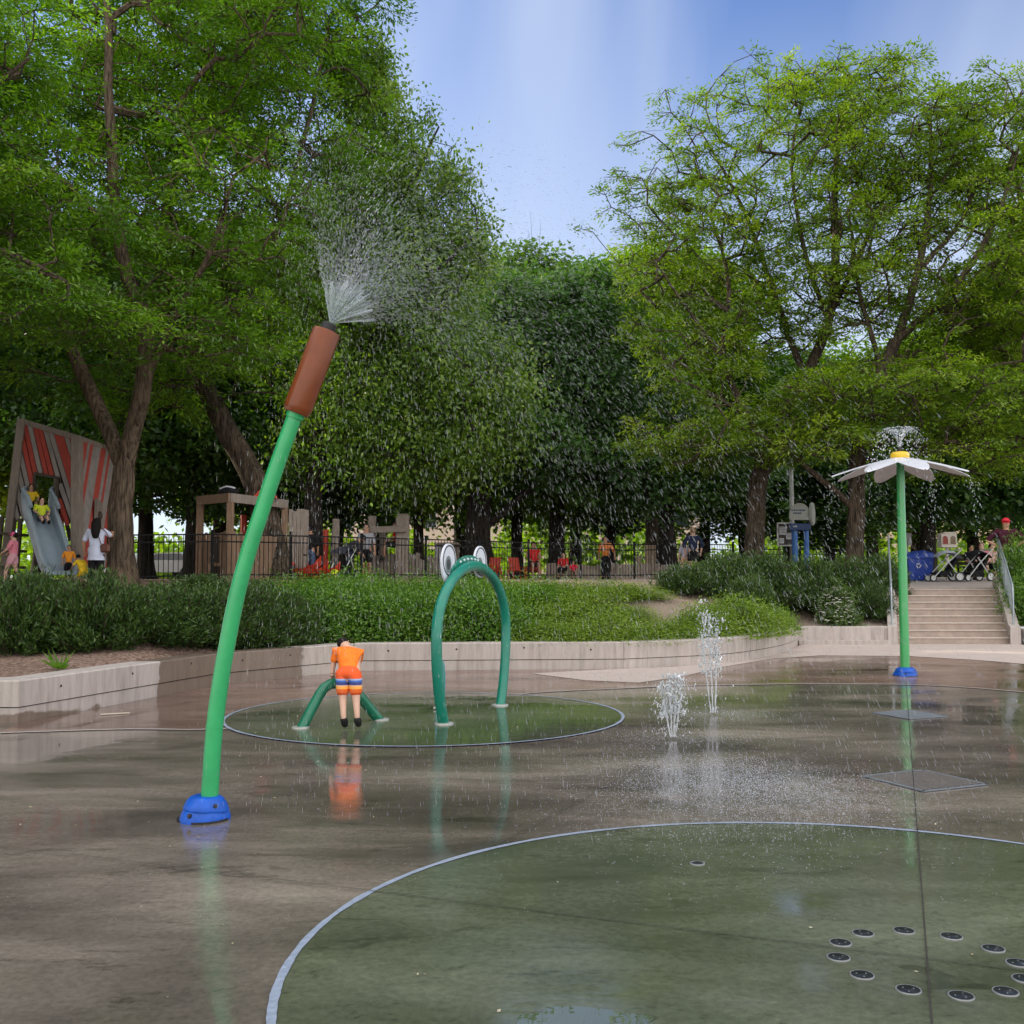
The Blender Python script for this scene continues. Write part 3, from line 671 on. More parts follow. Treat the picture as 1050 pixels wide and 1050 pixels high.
def boot(c, rx, ry, h, poler, parent, sc_=1.0):
    """rounded rock-like base cover in two halves with bolt holes"""
    mb = MB(); n = 28; prof = [(1.0, 0), (1.0, .10), (.93, .34), (.80, .62), (.66, .86), (.52, .98), (.36, 1.0)]
    V = []; 
    for r, z in prof:
        for j in range(n):
            a = 2*math.pi*j/n; tilt = .20*math.cos(a-.4)*z
            k = 1+.05*math.sin(3*a+1)+.03*math.sin(5*a); V.append((c[0]+rx*r*k*math.cos(a)+.05*rx*z, c[1]+ry*r*k*math.sin(a), c[2]+h*z*(1+tilt*.5)))
    k_ = len(prof); f = [(i*n+j, i*n+(j+1) % n, (i+1)*n+(j+1) % n, (i+1)*n+j) for i in range(k_-1) for j in range(n)]+[tuple(range(n-1, -1, -1)), tuple(range((k_-1)*n, k_*n))]
    o = mb.add(V, f).build('base_cover', BLUE, parent, True)
    # raised overlapping half: an upper shell sitting on the lower one
    mb = MB(); V = []; pr = [(.90, .44), (.91, .50), (.80, .80), (.66, 1.0), (.52, 1.08), (.36, 1.09)]
    for r, z in pr:
        for j in range(n):
            a = 2*math.pi*j/n; tl = .16*math.sin(a*1-2.2); k = 1+.05*math.sin(3*a+1); V.append((c[0]+rx*r*k*math.cos(a)+.07*rx, c[1]+ry*r*k*math.sin(a), c[2]+h*(z+tl*(1.1-z))))
    k_ = len(pr); f = [(i*n+j, i*n+(j+1) % n, (i+1)*n+(j+1) % n, (i+1)*n+j) for i in range(k_-1) for j in range(n)]+[tuple(range((k_-1)*n, k_*n))]
    mb.add(V, f).build('cover_shell', BLUE, o, True)
    for a, zz, rr_ in ((R(252), .36, .955), (R(318), .70, .80)):
        nv = np.array([math.cos(a), math.sin(a), .45]); nv /= np.linalg.norm(nv); u, w = ortho(nv)
        p = np.array([c[0]+rx*rr_*math.cos(a), c[1]+ry*rr_*math.sin(a), c[2]+h*zz])
        MB().lathe([(.0001, .012), (.013*sc_, .012), (.016*sc_, .0), (.016*sc_, -.03)], p, 12, 0, np.stack([u, w, nv], 1), False).build('bolt_hole', BLACK, o, True)
    mb = MB(); mb.lathe([(.0001, 0), (rx*1.03, 0), (rx*1.03, .012), (.0001, .012)], (c[0], c[1], c[2]+.001), 28); mb.v[0][:, 1] = c[1]+(mb.v[0][:, 1]-c[1])*ry/rx
    mb.build('gasket', BLACK, o)
boot((SP[0][0]-.04, D, 0), .165, .15, .145, .057, ct)

# ================================================================== DAISY
WHITE = mat('white_petal_paint', (.58, .60, .66), .42, .12, 5, coat=.15)
FLAN_ = mat('petal_bolt_steel', (.35, .36, .38), .4, .1, metallic=.6); YEL = mat('yellow_paint', (.75, .50, .03), .4, .06)
dx, dy = 6.40, 16.8
dt = thing('daisy_sprayer', 'giant white daisy with yellow centre on a green pole in front of the stairs', 'water feature', (dx, dy, 0))
ztop = at(921, 472, dy)[2]
MB().tube([(dx, dy, 0), (dx, dy, 1.6), (dx, dy, ztop)], [.076, .070, .062], 20).build('stem', GREEND, dt, True)
boot((dx, dy, 0), .19, .19, .13, .085, dt)
MB().lathe([(.0001, -.05), (.135, -.05), (.15, -.03), (.15, .04), (.135, .068), (.09, .08), (.0001, .08)], (dx, dy, ztop+.06), 28).build('flower_centre', YEL, dt, True)
MB().lathe([(.0001, 0), (.05, 0), (.045, .05), (.0001, .05)], (dx, dy, ztop+.16), 16).build('nozzle', BLACK, dt, True)
for k in range(8):
    a = R(-92+45*k); ca, sa = math.cos(a), math.sin(a); mb = MB(); nu, nv = 26, 6; V = []; top = []; bot = []
    for i in range(nu+1):
        s = .5-.5*math.cos(math.pi*i/nu); r = .10+1.02*s; w = .245*math.sin(math.pi*min(1, (.10+.90*s)**.75))**.6 if s < 1 else .0
        w = .05*(1-s)+.185*max(0.0, math.sin(math.pi*s**.85))**.55 if i < nu else .012
        z = ztop+.02-.22*s-.07*s*s
        for j in range(nv+1):
            q = (j/nv-.5)*2; x_, y_ = r, q*w; zz = z+.025*(1-q*q)*(1-s*.4)
            top.append((dx+x_*ca-y_*sa, dy+x_*sa+y_*ca, zz)); bot.append((dx+x_*ca-y_*sa, dy+x_*sa+y_*ca, zz-.008))
    nn = len(top); m_ = nv+1
    f = [(i*m_+j, (i+1)*m_+j, (i+1)*m_+j+1, i*m_+j+1) for i in range(nu) for j in range(nv)]; f2 = [tuple(x+nn for x in q[::-1]) for q in f]
    rim = [(i*m_, i*m_+nn, (i+1)*m_+nn, (i+1)*m_) for i in range(nu)]+[(i*m_+nv, (i+1)*m_+nv, (i+1)*m_+nv+nn, i*m_+nv+nn) for i in range(nu)]+[(nu*m_+j, nu*m_+j+nn, nu*m_+j+1+nn, nu*m_+j+1) for j in range(nv)]
    pt_ = mb.add(top+bot, f+f2+rim).build('petal', WHITE, dt, True)
    for r_ in (.22, .32): MB().ball((dx+r_*ca, dy+r_*sa, ztop+.044-.24*(.5 if r_ > .3 else .25)*.42), (.016, .016, .010), 8, 5).build('petal_bolt', FLAN_, pt_, True)

# ================================================================== FROG HOOP
TEAL = mat('glossy_teal_green_paint', (.004, .185, .125), .30, .14, 6, spec=.4, coat=.22)
TEALB = mat('turquoise_panel', (.02, .30, .32), .4, .1, 6)
DGREEN = mat('dark_green_arch_paint', (.005, .145, .080), .32, .14, 6, spec=.4, coat=.2)
EYEW = mat('white_panel', (.62, .66, .74), .45, .05, 10); EYEK = mat('black_ring', (.03, .035, .04), .5); EYEI = mat('grey_iris', (.16, .19, .20), .5)
fm = np.array([-.445, 12.08, 0]); fd = np.array([.344, .939, 0]); fd /= np.linalg.norm(fd)
ft = thing('frog_hoop', 'tall teal horseshoe hoop with two round white frog eyes on top', 'water feature', tuple(fm))
hp = []
for s in np.linspace(0, 1, 61):
    a = math.pi*(1+.205)-(s*math.pi*(1+.41)); u = 1.07*math.cos(a); z = .95+(.78 if math.sin(a) > 0 else 1.60)*math.sin(a); hp.append(fm+fd*u+np.array([0, 0, z]))
hp = np.array(hp); hp[:, 2] = np.maximum(hp[:, 2], -.02); hp[0][2] = hp[-1][2] = -.03
MB().tube(hp, .060, 20).build('hoop', TEAL, ft, True)
fn = np.array([fd[1], -fd[0], 0])                 # faces the camera side
MF = np.stack([fd, [0, 0, 1], fn], 1)
for u in (-.585, .365):
    zc = 1.775
    o = [(.200*math.cos(a), .205*math.sin(a) if math.sin(a) > 0 else (.26 if u < 0 else .18)*math.sin(a)) for a in np.linspace(0, 2*math.pi, 40, endpoint=False)]
    e = MB().plate(o, .022, MF, fm+fd*u+np.array([0, 0, zc])-fn*.075).build('eye', EYEW, ft, False)
    def rg_(ro, ri, off, name, m_, cz=0.0, cx=0.0, th_=.004, sy=1.2):
        V = []; k = 32
        for r, z in ((ro, 0), (ro, th_), (ri, th_), (ri, 0)):
            for j in range(k): a = 2*math.pi*j/k; V.append((cx+r*math.cos(a), cz+r*sy*math.sin(a), z+off))
        V = np.array(V)@MF.T+fm+fd*u+np.array([0, 0, zc])-fn*.075
        f = [(i*k+j, i*k+(j+1) % k, ((i+1) % 4)*k+(j+1) % k, ((i+1) % 4)*k+j) for i in range(4) for j in range(k)]
        MB().add(V, f).build(name, m_, e)
    rg_(.174, .160, .0115, 'eye_ring', EYEK, .015, 0, .004, 1.0); rg_(.080, .050, .0115, 'iris', EYEI, -.03, -.03); rg_(.050, .001, .0115, 'pupil', EYEK, -.03, -.03, .005)
mb = MB(); o = []
for a in np.linspace(R(122), R(66), 20): o.append((1.07*math.cos(a), .95+.78*math.sin(a)+.055+.075*math.sin((a-R(66))/R(56)*math.pi)**.6))
for a in np.linspace(R(66), R(122), 20): o.append((1.07*math.cos(a), .95+.78*math.sin(a)-.01))
MB().plate(o, .02, MF, fm-fn*.05).build('brow_plate', TEAL, ft)
for u in (-.33, -.22, -.11, 0.0, .11, .20):
    MB().ball(fm+fd*u+np.array([0, 0, .95+.78*math.sqrt(1-(u/1.07)**2)+.085])-fn*.036, .016, 8, 5).build('bolt', EYEW, ft, True)
FLAN = mat('stainless_flange', (.55, .55, .53), .4, .1, metallic=.5)
for s in (-1, 1):
    MB().lathe([(.0001, 0), (.105, 0), (.105, .012), (.07, .018), (.0001, .018)], fm+fd*.857*s+np.array([0, 0, .0085]), 20).build('foot_flange', FLAN, ft, True)
# small paddle panel beside the hoop's near leg
c = np.array([-.875, 12.62, 0]); o = [(.15*math.cos(a)*1.0, .36+.22*math.sin(a)) for a in np.linspace(0, math.pi, 14)]+[(-.13, .0), (.13, .0)]
d2 = norm(np.array([[.12, 1, 0]]))[0]; MP = np.stack([d2, [0, 0, 1], [d2[1], -d2[0], 0]], 1)
tp = thing('frog_foot_panel', 'short turquoise rounded panel standing behind the near leg of the frog hoop', 'water feature', tuple(c))
MB().plate(o, .07, MP, c).build('panel', TEALB, tp); MB().box(c+[0, 0, .026], (.14, .34, .016), bev=.004).build('foot_plate', FLAN, tp)
# small arch the boy leans on
A0, A1 = np.array([-2.24, 10.98, 0]), np.array([-1.47, 11.60, 0])
def ap_(f, z): p = A0+(A1-A0)*f; return np.array([p[0], p[1], z])
ARCH = resample([ap_(0, -.02), ap_(.10, .15), ap_(.22, .34), ap_(.28, .41), ap_(.35, .445), ap_(.45, .45), ap_(.56, .44), ap_(.64, .385), ap_(.74, .27), ap_(1.0, -.02)], .05)
at2 = thing('spray_arch', 'low dark green tube arch the boy is leaning on', 'water feature', tuple((A0+A1)/2))
MB().tube(ARCH, .056, 18).build('arch_tube', DGREEN, at2, True)
for p in (A0, A1): MB().lathe([(.0001, 0), (.095, 0), (.095, .010), (.065, .016), (.0001, .016)], p+[0, 0, .0085], 20).build('foot_flange', FLAN, at2, True)

# ================================================================== FLOOR NOZZLES, DRAINS
NRIM = mat('nozzle_rim', (.26, .27, .28), .45, .1, 30, metallic=.4); NBLK = mat('nozzle_black', (.012, .013, .014), .35)
proto = None
for (px, py) in [(862, 969), (887, 960), (929, 959), (974, 964), (1019, 975), (1046, 990), (1050, 1006), (1033, 1020), (985, 1023), (932, 1017), (885, 1002), (860, 984)]:
    p = gd(px, py); p = np.array([1.73, 4.37, 0])+norm((p-[1.73, 4.37, 0])[None])[0]*.362
    if proto is None:
        proto = thing('ground_nozzle', 'round black floor nozzle with pale rim in the ring on the near green disc', 'nozzle', (p[0], p[1], .0085), 'ring of floor nozzles on the near green disc')
        MB().lathe([(.0425, 0), (.049, 0), (.048, .004), (.0435, .004)], (p[0], p[1], .0085), 28, cap=False).build('rim', NRIM, proto, True)
        MB().lathe([(.0001, 0), (.043, 0), (.043, .003), (.012, .003), (.010, .0045), (.0001, .0045)], (p[0], p[1], .0085), 28).build('cap', NBLK, proto, True)
        for a in range(3): MB().lathe([(.0001, 0), (.003, 0), (.003, .002), (.0001, .002)], (p[0]+.022*math.cos(a*2.1), p[1]+.022*math.sin(a*2.1), .0117), 8).build('screw', NRIM, proto)
    else: copy_tree(proto, (p[0], p[1], .0085), random.uniform(0, 6))
p = gd(715, 887); o = thing('jet_outlet', 'single small dark floor nozzle alone near the far rim of the near green disc', 'nozzle', (p[0], p[1], .0085))
MB().lathe([(.030, 0), (.042, 0), (.041, .004), (.032, .004)], (p[0], p[1], .0085), 24, cap=False).build('rim', NRIM, o, True)
MB().lathe([(.0001, 0), (.031, 0), (.031, .003), (.0001, .003)], (p[0], p[1], .0085), 24).build('cap', NBLK, o, True)
GRATE = mat('grey_drain_grate', (.19, .215, .245), .45, .15, 12, metallic=.3); GRATE2 = mat('brown_drain_grate', (.145, .13, .12), .5, .3, 20, metallic=.2)
def drain(c, s, lab, m_):
    t = thing('floor_drain', lab, 'drain', (c[0], c[1], .004), 'floor drains'); rz = Matrix.Rotation(R(45)-math.atan2(c[0], c[1]), 3, 'Z'); rr = np.array(rz)
    fr_ = MB()
    for k in range(4):
        a = k*math.pi/2; q = np.array(Matrix.Rotation(a, 3, 'Z')); fr_.box(np.array(c)+rr@q@np.array([s/2-.0125, 0, .004]), (.025, s-.002*k, .008), rr@q)
    fr_.build('frame', GRATE, t)
    MB().box(np.array(c)+[0, 0, .002], (s*.97, s*.97, .003), rr).build('pit', HOLE, t)
    mb = MB()
    for k in range(16):
        y = (k-7.5)/16*(s-.09); mb.box(np.array(c)+rr@np.array([0, y, .006]), (s-.055, .6*(s-.09)/16, .004), rr)
    for k in range(5):
        x = (k-2)/5*(s-.09); mb.box(np.array(c)+rr@np.array([x, 0, .0052]), (.012, s-.055, .003), rr)
    mb.build('grate', m_, t)
drain((4.63, 12.05, .004), .60, 'pale blue grey square floor drain nearer the daisy', GRATE)
drain((3.24, 8.18, .004), .66, 'brown flecked square floor drain in the splash zone near the front', GRATE2)

# ================================================================== DEBRIS
def debris():
    k = 420; P = np.c_[rng.uniform(-5, 7, k), rng.uniform(3.2, 16, k), np.full(k, .014)]
    P = P[P[:, 1] < [min(15, wall_y(x)-.3) for x in P[:, 0]]]; k = len(P)
    D_ = norm(np.c_[rng.normal(size=(k, 2)), rng.uniform(.0, .25, k)]); Nn = norm(np.c_[rng.normal(0, .25, (k, 2)), np.ones(k)])
    V = leaves(P, D_, Nn, rng.uniform(.008, .03, k), rng.uniform(.006, .018, k))
    m_ = leaf_mat('fallen_leaf_bits', (.10, .07, .04), (.32, .27, .17), (.50, .48, .36), .1)
    o = bpy.data.objects.new('fallen_leaf_bits', quick_mesh('fallen_leaf_bits', V, 4, m_, rng.uniform(0, 1, k))); COL.objects.link(o)
    tag(o, 'small pale leaf and seed bits scattered over the wet concrete', 'leaf litter', kind='stuff')
debris()
p = gd(118, 733); tag(MB().box((p[0], p[1], .014), (.32, .035, .012), np.array(Matrix.Rotation(R(25), 3, 'Z')), bev=.004).build('wooden_stick', mat('pale_wood', (.52, .45, .38), .8)), 'pale flat stick lying on the red concrete by the left wall', 'stick')
# ================================================================== WATER
def water_mat(n_='water_drops', tr_=.72):
    m, nt, b = nodes_of(n_)
    b.inputs['Base Color'].default_value = (.86, .92, .98, 1); b.inputs['Roughness'].default_value = .12; b.inputs['IOR'].default_value = 1.33
    b.inputs['Transmission Weight'].default_value = tr_
    return m
WATER = water_mat(); JETW = water_mat('jet_water', .5)
def sheet_mat():
    m, nt, b = nodes_of('thin_water_sheet'); L = nt.links
    tc = N(nt, 'ShaderNodeAttribute', attribute_name='tint')
    n1 = N(nt, 'ShaderNodeTexNoise', noise_dimensions='1D', i_W=0.0, i_Scale=60.0, i_Detail=4.0); L.new(tc.outputs['Fac'], n1.inputs['W'])
    tr = N(nt, 'ShaderNodeBsdfTransparent'); r = ramp(nt, n1.outputs['Fac'], [(.35, g3(.06)), (.65, g3(.34))])
    b.inputs['Base Color'].default_value = (.80, .90, .97, 1); b.inputs['Roughness'].default_value = .2
    ms = N(nt, 'ShaderNodeMixShader'); L.new(r.outputs[0], ms.inputs[0]); L.new(tr.outputs[0], ms.inputs[1]); L.new(b.outputs[0], ms.inputs[2])
    L.new(ms.outputs[0], nt.nodes['Material Output'].inputs[0]); return m
WSHEET = sheet_mat()
def drops(P, D_, Lg, r):
    """elongated eight-faced drops"""
    U = norm(np.cross(D_, np.array([[.3, .5, .81]]))); W_ = np.cross(D_, U); a = P-D_*Lg[:, None]/2; b = P+D_*Lg[:, None]/2; q = []
    c = P+D_*Lg[:, None]*.15; e = [c+U*r[:, None], c+W_*r[:, None], c-U*r[:, None], c-W_*r[:, None]]
    for i in range(4): q += [np.stack([a, e[i], e[(i+1) % 4]], 1), np.stack([b, e[(i+1) % 4], e[i]], 1)]
    return np.concatenate(q)
def water_obj(name, tris, lab, cat='water', kind='stuff', parent=None):
    o = bpy.data.objects.new(name, quick_mesh(name, tris, 3, WATER)); COL.objects.link(o)
    if parent: o.parent = parent; return o
    return tag(o, lab, cat, kind=kind)
NZ = H1+ax*.05
def cattail_spray():
    # fan of thin water leaving the nozzle, then a veil of falling drops on ballistic paths
    k = 78000; g = 9.8
    el = R(98)-np.abs(rng.beta(1.0, 1.25, k))*R(92)                   # up to nearly level, to the right
    yaw = rng.normal(-.05, .34, k); v0 = rng.uniform(2.9, 6.3, k)
    V0 = np.c_[np.cos(el)*np.cos(yaw)*v0, np.sin(yaw)*v0*.55*np.cos(el), np.sin(el)*v0*.86]
    tl = rng.uniform(.05, 1.5, k)**1.0
    P = NZ+V0*tl[:, None]*(1-.10*tl[:, None])+np.c_[np.zeros((k, 2)), -.5*g*tl**2*.86]
    Vt = V0*(1-.2*tl[:, None])+np.c_[np.zeros((k, 2)), -g*tl*.86]
    ok = (P[:, 2] > .03) & (np.hypot(*(P-NZ)[:, :2].T) < 7); P, Vt, tl = P[ok], Vt[ok], tl[ok]; n = len(P); sp = np.linalg.norm(Vt, axis=1)
    r = np.where(rng.random(n) < .23, rng.uniform(.0009, .0018, n), rng.uniform(.00022, .00060, n)); Lg = r*2*rng.uniform(4, 9.0, n)*(1+.5*sp/3)
    water_obj('falling_spray', drops(P, norm(Vt), Lg, r), 'veil of water drops thrown right from the brown cattail head', 'water spray')
    # attached sheet
    t = MB(); V = []; nu, nv = 26, 8; tint = []
    for i in range(nu+1):
        e = R(99-i/nu*91); rr = .34-.14*abs(i/nu-.55)+.05*math.sin(i*2.3)
        for j in range(nv+1):
            s = (j/nv)*rr; V.append(NZ+np.array([math.cos(e)*s, .035*math.sin(i*1.3)*j/nv-.05*math.sin(i/nu*3.1)*j/nv, math.sin(e)*s-.25*s*s])); tint.append(i/nu)
    m_ = nv+1; k_ = len(V); V2 = [v+np.array([0, .004, 0]) for v in V]
    f = [(i*m_+j, (i+1)*m_+j, (i+1)*m_+j+1, i*m_+j+1) for i in range(nu) for j in range(nv)]
    f = f+[tuple(x+k_ for x in q[::-1]) for q in f]+[(i*m_+nv, (i+1)*m_+nv, (i+1)*m_+nv+k_, i*m_+nv+k_) for i in range(nu)]
    o = t.add(V+V2, f).build('water_fan', WSHEET, None, True); a = o.data.attributes.new('tint', 'FLOAT', 'POINT'); a.data.foreach_set('value', np.array(tint+tint, np.float32))
    tag(o, 'thin fan of water fanning up out of the brown cattail head', 'water spray')
    k = 2600; e = R(99)-rng.uniform(0, 1, k)**1.15*R(93); s = .26+rng.exponential(.20, k)
    P = NZ+np.c_[np.cos(e)*s, rng.normal(0, .05, k), np.sin(e)*s-.25*s*s]; Dd = norm(np.c_[np.cos(e), rng.normal(0, .2, k), np.sin(e)-.3])
    r = rng.uniform(.0006, .0020, k); water_obj('breaking_drops', drops(P, Dd, r*rng.uniform(3, 14, k), r), 'dense drops breaking off the water fan above the cattail', 'water spray')
cattail_spray()
def jet(c, h, nstream, spread, blobs, lab, seed, lean=.0):
    rg = np.random.default_rng(seed); t = thing('water_jet', lab, 'water jet', tuple(c), 'ground water jets'); mb = MB(); Ps = []; Dd = []; 
    for s in range(nstream):
        off = (s-(nstream-1)/2)*spread; hh = h*rg.uniform(.8, 1.0); p0 = c+np.array([off*.35, rg.normal(0, .01), .02]); q = []
        for f in np.linspace(0, 1, 14): q.append(p0+np.array([(off*.9+lean)*f+rg.normal(0, .002), 0, hh*.72*f]))
        mb.tube(q, np.linspace(.007, .011, 14)*(1+.4*np.sin(np.arange(14)*2.1+s)), 7); top = q[-1]
        k = blobs//nstream; P = top+np.c_[rg.normal(0, .035, k), rg.normal(0, .035, k), rg.uniform(-.35, .32, k)*hh]; Ps.append(P)
    k = blobs//2; P = c+np.c_[rg.normal(0, .11, k), rg.normal(0, .11, k), rg.uniform(.02, h*.95, k)]; Ps.append(P)
    P = np.concatenate(Ps); k = len(P); d = norm(rg.normal(0, .5, (k, 3))+np.array([0, 0, 1]))
    mb.build('stream', JETW, t, True)
    r = (.002+rg.exponential(.0035, k).clip(0, .014))*np.where(np.arange(k) < k*.66, 1, .6); o = water_obj('drops', drops(P-c, d, r*rg.uniform(2.5, 6, k), r), '', parent=t); o.data.materials[0] = JETW
    ns = 7; 
    return t
J1, J2 = gd(690, 758), gd(731, 733); J1[2] = J2[2] = .006
jet(J1, .62, 4, .05, 800, 'short splashing ground jet of water nearer the camera, beside the frog disc', 3)
jet(J2, 1.28, 3, .07, 800, 'tall thin triple ground jet reaching up past the planter wall', 4, -.03)
def daisy_water():
    c = np.array([dx, dy, ztop+.20]); k = 900; rg = np.random.default_rng(9); az = rg.uniform(0, 6.28, k); s = rg.uniform(0, 1, k)
    v = 1.9; tt = s*.62; rr = tt*rg.uniform(.5, .95, k); z = 2.55*tt-4.9*tt**2
    P = c+np.c_[np.cos(az)*rr, np.sin(az)*rr, z]; Vt = np.c_[np.cos(az)*.8, np.sin(az)*.8, 2.55-9.8*tt]; r = rg.uniform(.004, .011, k)
    water_obj('flower_spray', drops(P, norm(Vt), r*rg.uniform(2, 4, k), r), 'plume of water bubbling out of the yellow centre of the daisy', 'water spray')
    k = 260; az = R(-92)+R(45)*rg.integers(0, 8, k)+rg.normal(0, .07, k); f = rg.uniform(0, 1, k); rr = 1.13+.12*f
    P = np.c_[dx+np.cos(az)*rr, dy+np.sin(az)*rr, ztop-.36-f*rg.uniform(.1, 1.3, k)**1.0]; r = rg.uniform(.003, .008, k)
    water_obj('petal_drips', drops(P, np.tile([[0, 0, -1.]], (k, 1)), r*rg.uniform(3, 7, k), r), 'water dripping off the tips of the white petals', 'water spray')
daisy_water()
def splashes():
    rg = np.random.default_rng(5); k = 11000
    # where the veil lands: a band running from the near jet towards the front right
    f = rg.uniform(0, 1, k); a = np.array([gd(640, 775), gd(760, 790), gd(860, 830), gd(640, 895)])
    w = rg.dirichlet([.9, 1.1, 1.1, .55], k); P = w@a+np.c_[rg.normal(.1, .42, k), rg.normal(0, .5, k), np.zeros(k)]
    e = rg.random(k) < .10; P[e] = np.c_[rg.uniform(-2.4, 4.4, e.sum()), rg.uniform(4.8, 10, e.sum()), np.zeros(e.sum())]
    j = rg.integers(0, 2, 1500); Pj = np.array([J1, J2])[j]+np.c_[rg.normal(0, .33, 1500), rg.normal(0, .42, 1500), np.zeros(1500)]
    j2 = Pj.copy(); P = np.concatenate([P, j2]); k = len(P); n = rg.integers(1, 4, k); P = np.repeat(P, n, 0); k = len(P)
    P[:, :2] += rg.normal(0, .012, (k, 2)); h = rg.exponential(.010, k); P[:, 2] = .014+h
    r = rg.uniform(.0006, .0021, k); D_ = norm(np.c_[rg.normal(0, .6, (k, 2)), np.ones(k)])
    water_obj('splash_droplets', drops(P, D_, r*rg.uniform(2, 5, k), r), 'tiny splashes of falling water bouncing off the wet concrete', 'water splash')
    # flat foam and bubbles riding on the film of water
    k = 7000; w = rg.dirichlet([.9, 1.1, 1.1, .45], k); Q = w@a+np.c_[rg.normal(.1, .45, k), rg.normal(0, .45, k), np.zeros(k)]
    jj = np.array([J1, J2])[rg.integers(0, 2, 1700)]+np.c_[rg.normal(.12, .45, 1700), rg.normal(0, .30, 1700), np.zeros(1700)]; Q = np.concatenate([Q, jj]); k = len(Q)
    Q[:, 2] = .0145; r = rg.uniform(.002, .008, k); az = np.linspace(0, 2*math.pi, 7)[:-1]
    base = np.stack([Q+np.c_[r*math.cos(x), r*math.sin(x)*.8, np.zeros(k)] for x in az], 1); top = Q+np.c_[np.zeros((k, 2)), r*.45]
    T_ = np.concatenate([np.stack([base[:, i], base[:, (i+1) % 6], top], 1) for i in range(6)])
    o = bpy.data.objects.new('water_bubbles', quick_mesh('water_bubbles', T_, 3, FOAM)); COL.objects.link(o); tag(o, 'pale bubbles and ripples where the spray lands on the pad', 'water splash', kind='stuff')
def foam_mat():
    m, nt, b = nodes_of('bubble_film'); L = nt.links; b.inputs['Base Color'].default_value = (.75, .82, .92, 1); b.inputs['Roughness'].default_value = .1
    tr = N(nt, 'ShaderNodeBsdfTransparent'); ms = N(nt, 'ShaderNodeMixShader'); ms.inputs[0].default_value = .28
    L.new(tr.outputs[0], ms.inputs[1]); L.new(b.outputs[0], ms.inputs[2]); L.new(ms.outputs[0], nt.nodes['Material Output'].inputs[0]); return m
FOAM = foam_mat()
splashes()

# ================================================================== PEOPLE
SKINS = {'light': mat('light_skin', (.58, .36, .27), .55, .06), 'tan': mat('tan_skin', (.40, .22, .14), .55, .06), 'dark': mat('dark_skin', (.12, .065, .045), .5, .06)}
HAIRM = mat('black_hair', (.010, .008, .008), .75, .3, 40, spec=.15); HAIRB = mat('fair_hair', (.28, .16, .07), .55, .3, 40); EYEM = mat('eye_dark', (.02, .015, .015), .3)
def cloth(n, c): return mat(n, c, .9, .22, 9, .9, 11, spec=.2)
def skin(verts, edges, radii, lv=1):
    """one continuous surface grown over a skeleton"""
    me = bpy.data.meshes.new('tmp'); me.from_pydata([tuple(v) for v in verts], edges, []); ob = bpy.data.objects.new('tmp', me); COL.objects.link(ob)
    ob.modifiers.new('s', 'SKIN').use_smooth_shade = True
    d = me.skin_vertices[0].data
    for i, r in enumerate(radii): d[i].radius = (r, r) if np.isscalar(r) else r; d[i].use_root = (i == 0)
    ss = ob.modifiers.new('u', 'SUBSURF'); ss.levels = lv; ss.render_levels = lv
    dg = bpy.context.evaluated_depsgraph_get(); ev = ob.evaluated_get(dg); m2 = ev.to_mesh()
    V = np.array([v.co[:] for v in m2.vertices]); Fc = [tuple(p.vertices) for p in m2.polygons]; ev.to_mesh_clear()
    bpy.data.objects.remove(ob); bpy.data.meshes.remove(me); return V, Fc
STAND = dict(pel=(0, 0, .53), spi=(0, .005, .62), che=(0, 0, .73), nek=(0, -.005, .825), hea=(0, .012, .895), top=(0, .0, .955),
             shl=(-.105, 0, .795), shr=(.105, 0, .795), ell=(-.145, -.015, .635), elr=(.145, -.015, .635), wrl=(-.15, .03, .49), wrr=(.15, .03, .49),
             hil=(-.052, 0, .505), hir=(.052, 0, .505), knl=(-.055, .012, .28), knr=(.055, .012, .28), anl=(-.055, -.012, .042), anr=(.055, -.012, .042), tol=(-.062, .075, .02), tor=(.062, .075, .02))
def pose(**kw): d = dict(STAND); d.update(kw); return d
SIT = pose(pel=(0, 0, .30), spi=(0, .0, .39), che=(0, .01, .50), nek=(0, .015, .595), hea=(0, .03, .665), top=(0, .02, .725), shl=(-.105, .01, .565), shr=(.105, .01, .565), ell=(-.14, .05, .42), elr=(.14, .05, .42), wrl=(-.09, .17, .36), wrr=(.09, .17, .36),
           hil=(-.055, .0, .285), hir=(.055, .0, .285), knl=(-.065, .235, .29), knr=(.065, .235, .29), anl=(-.065, .25, .045), anr=(.065, .25, .045), tol=(-.07, .335, .02), tor=(.07, .335, .02))
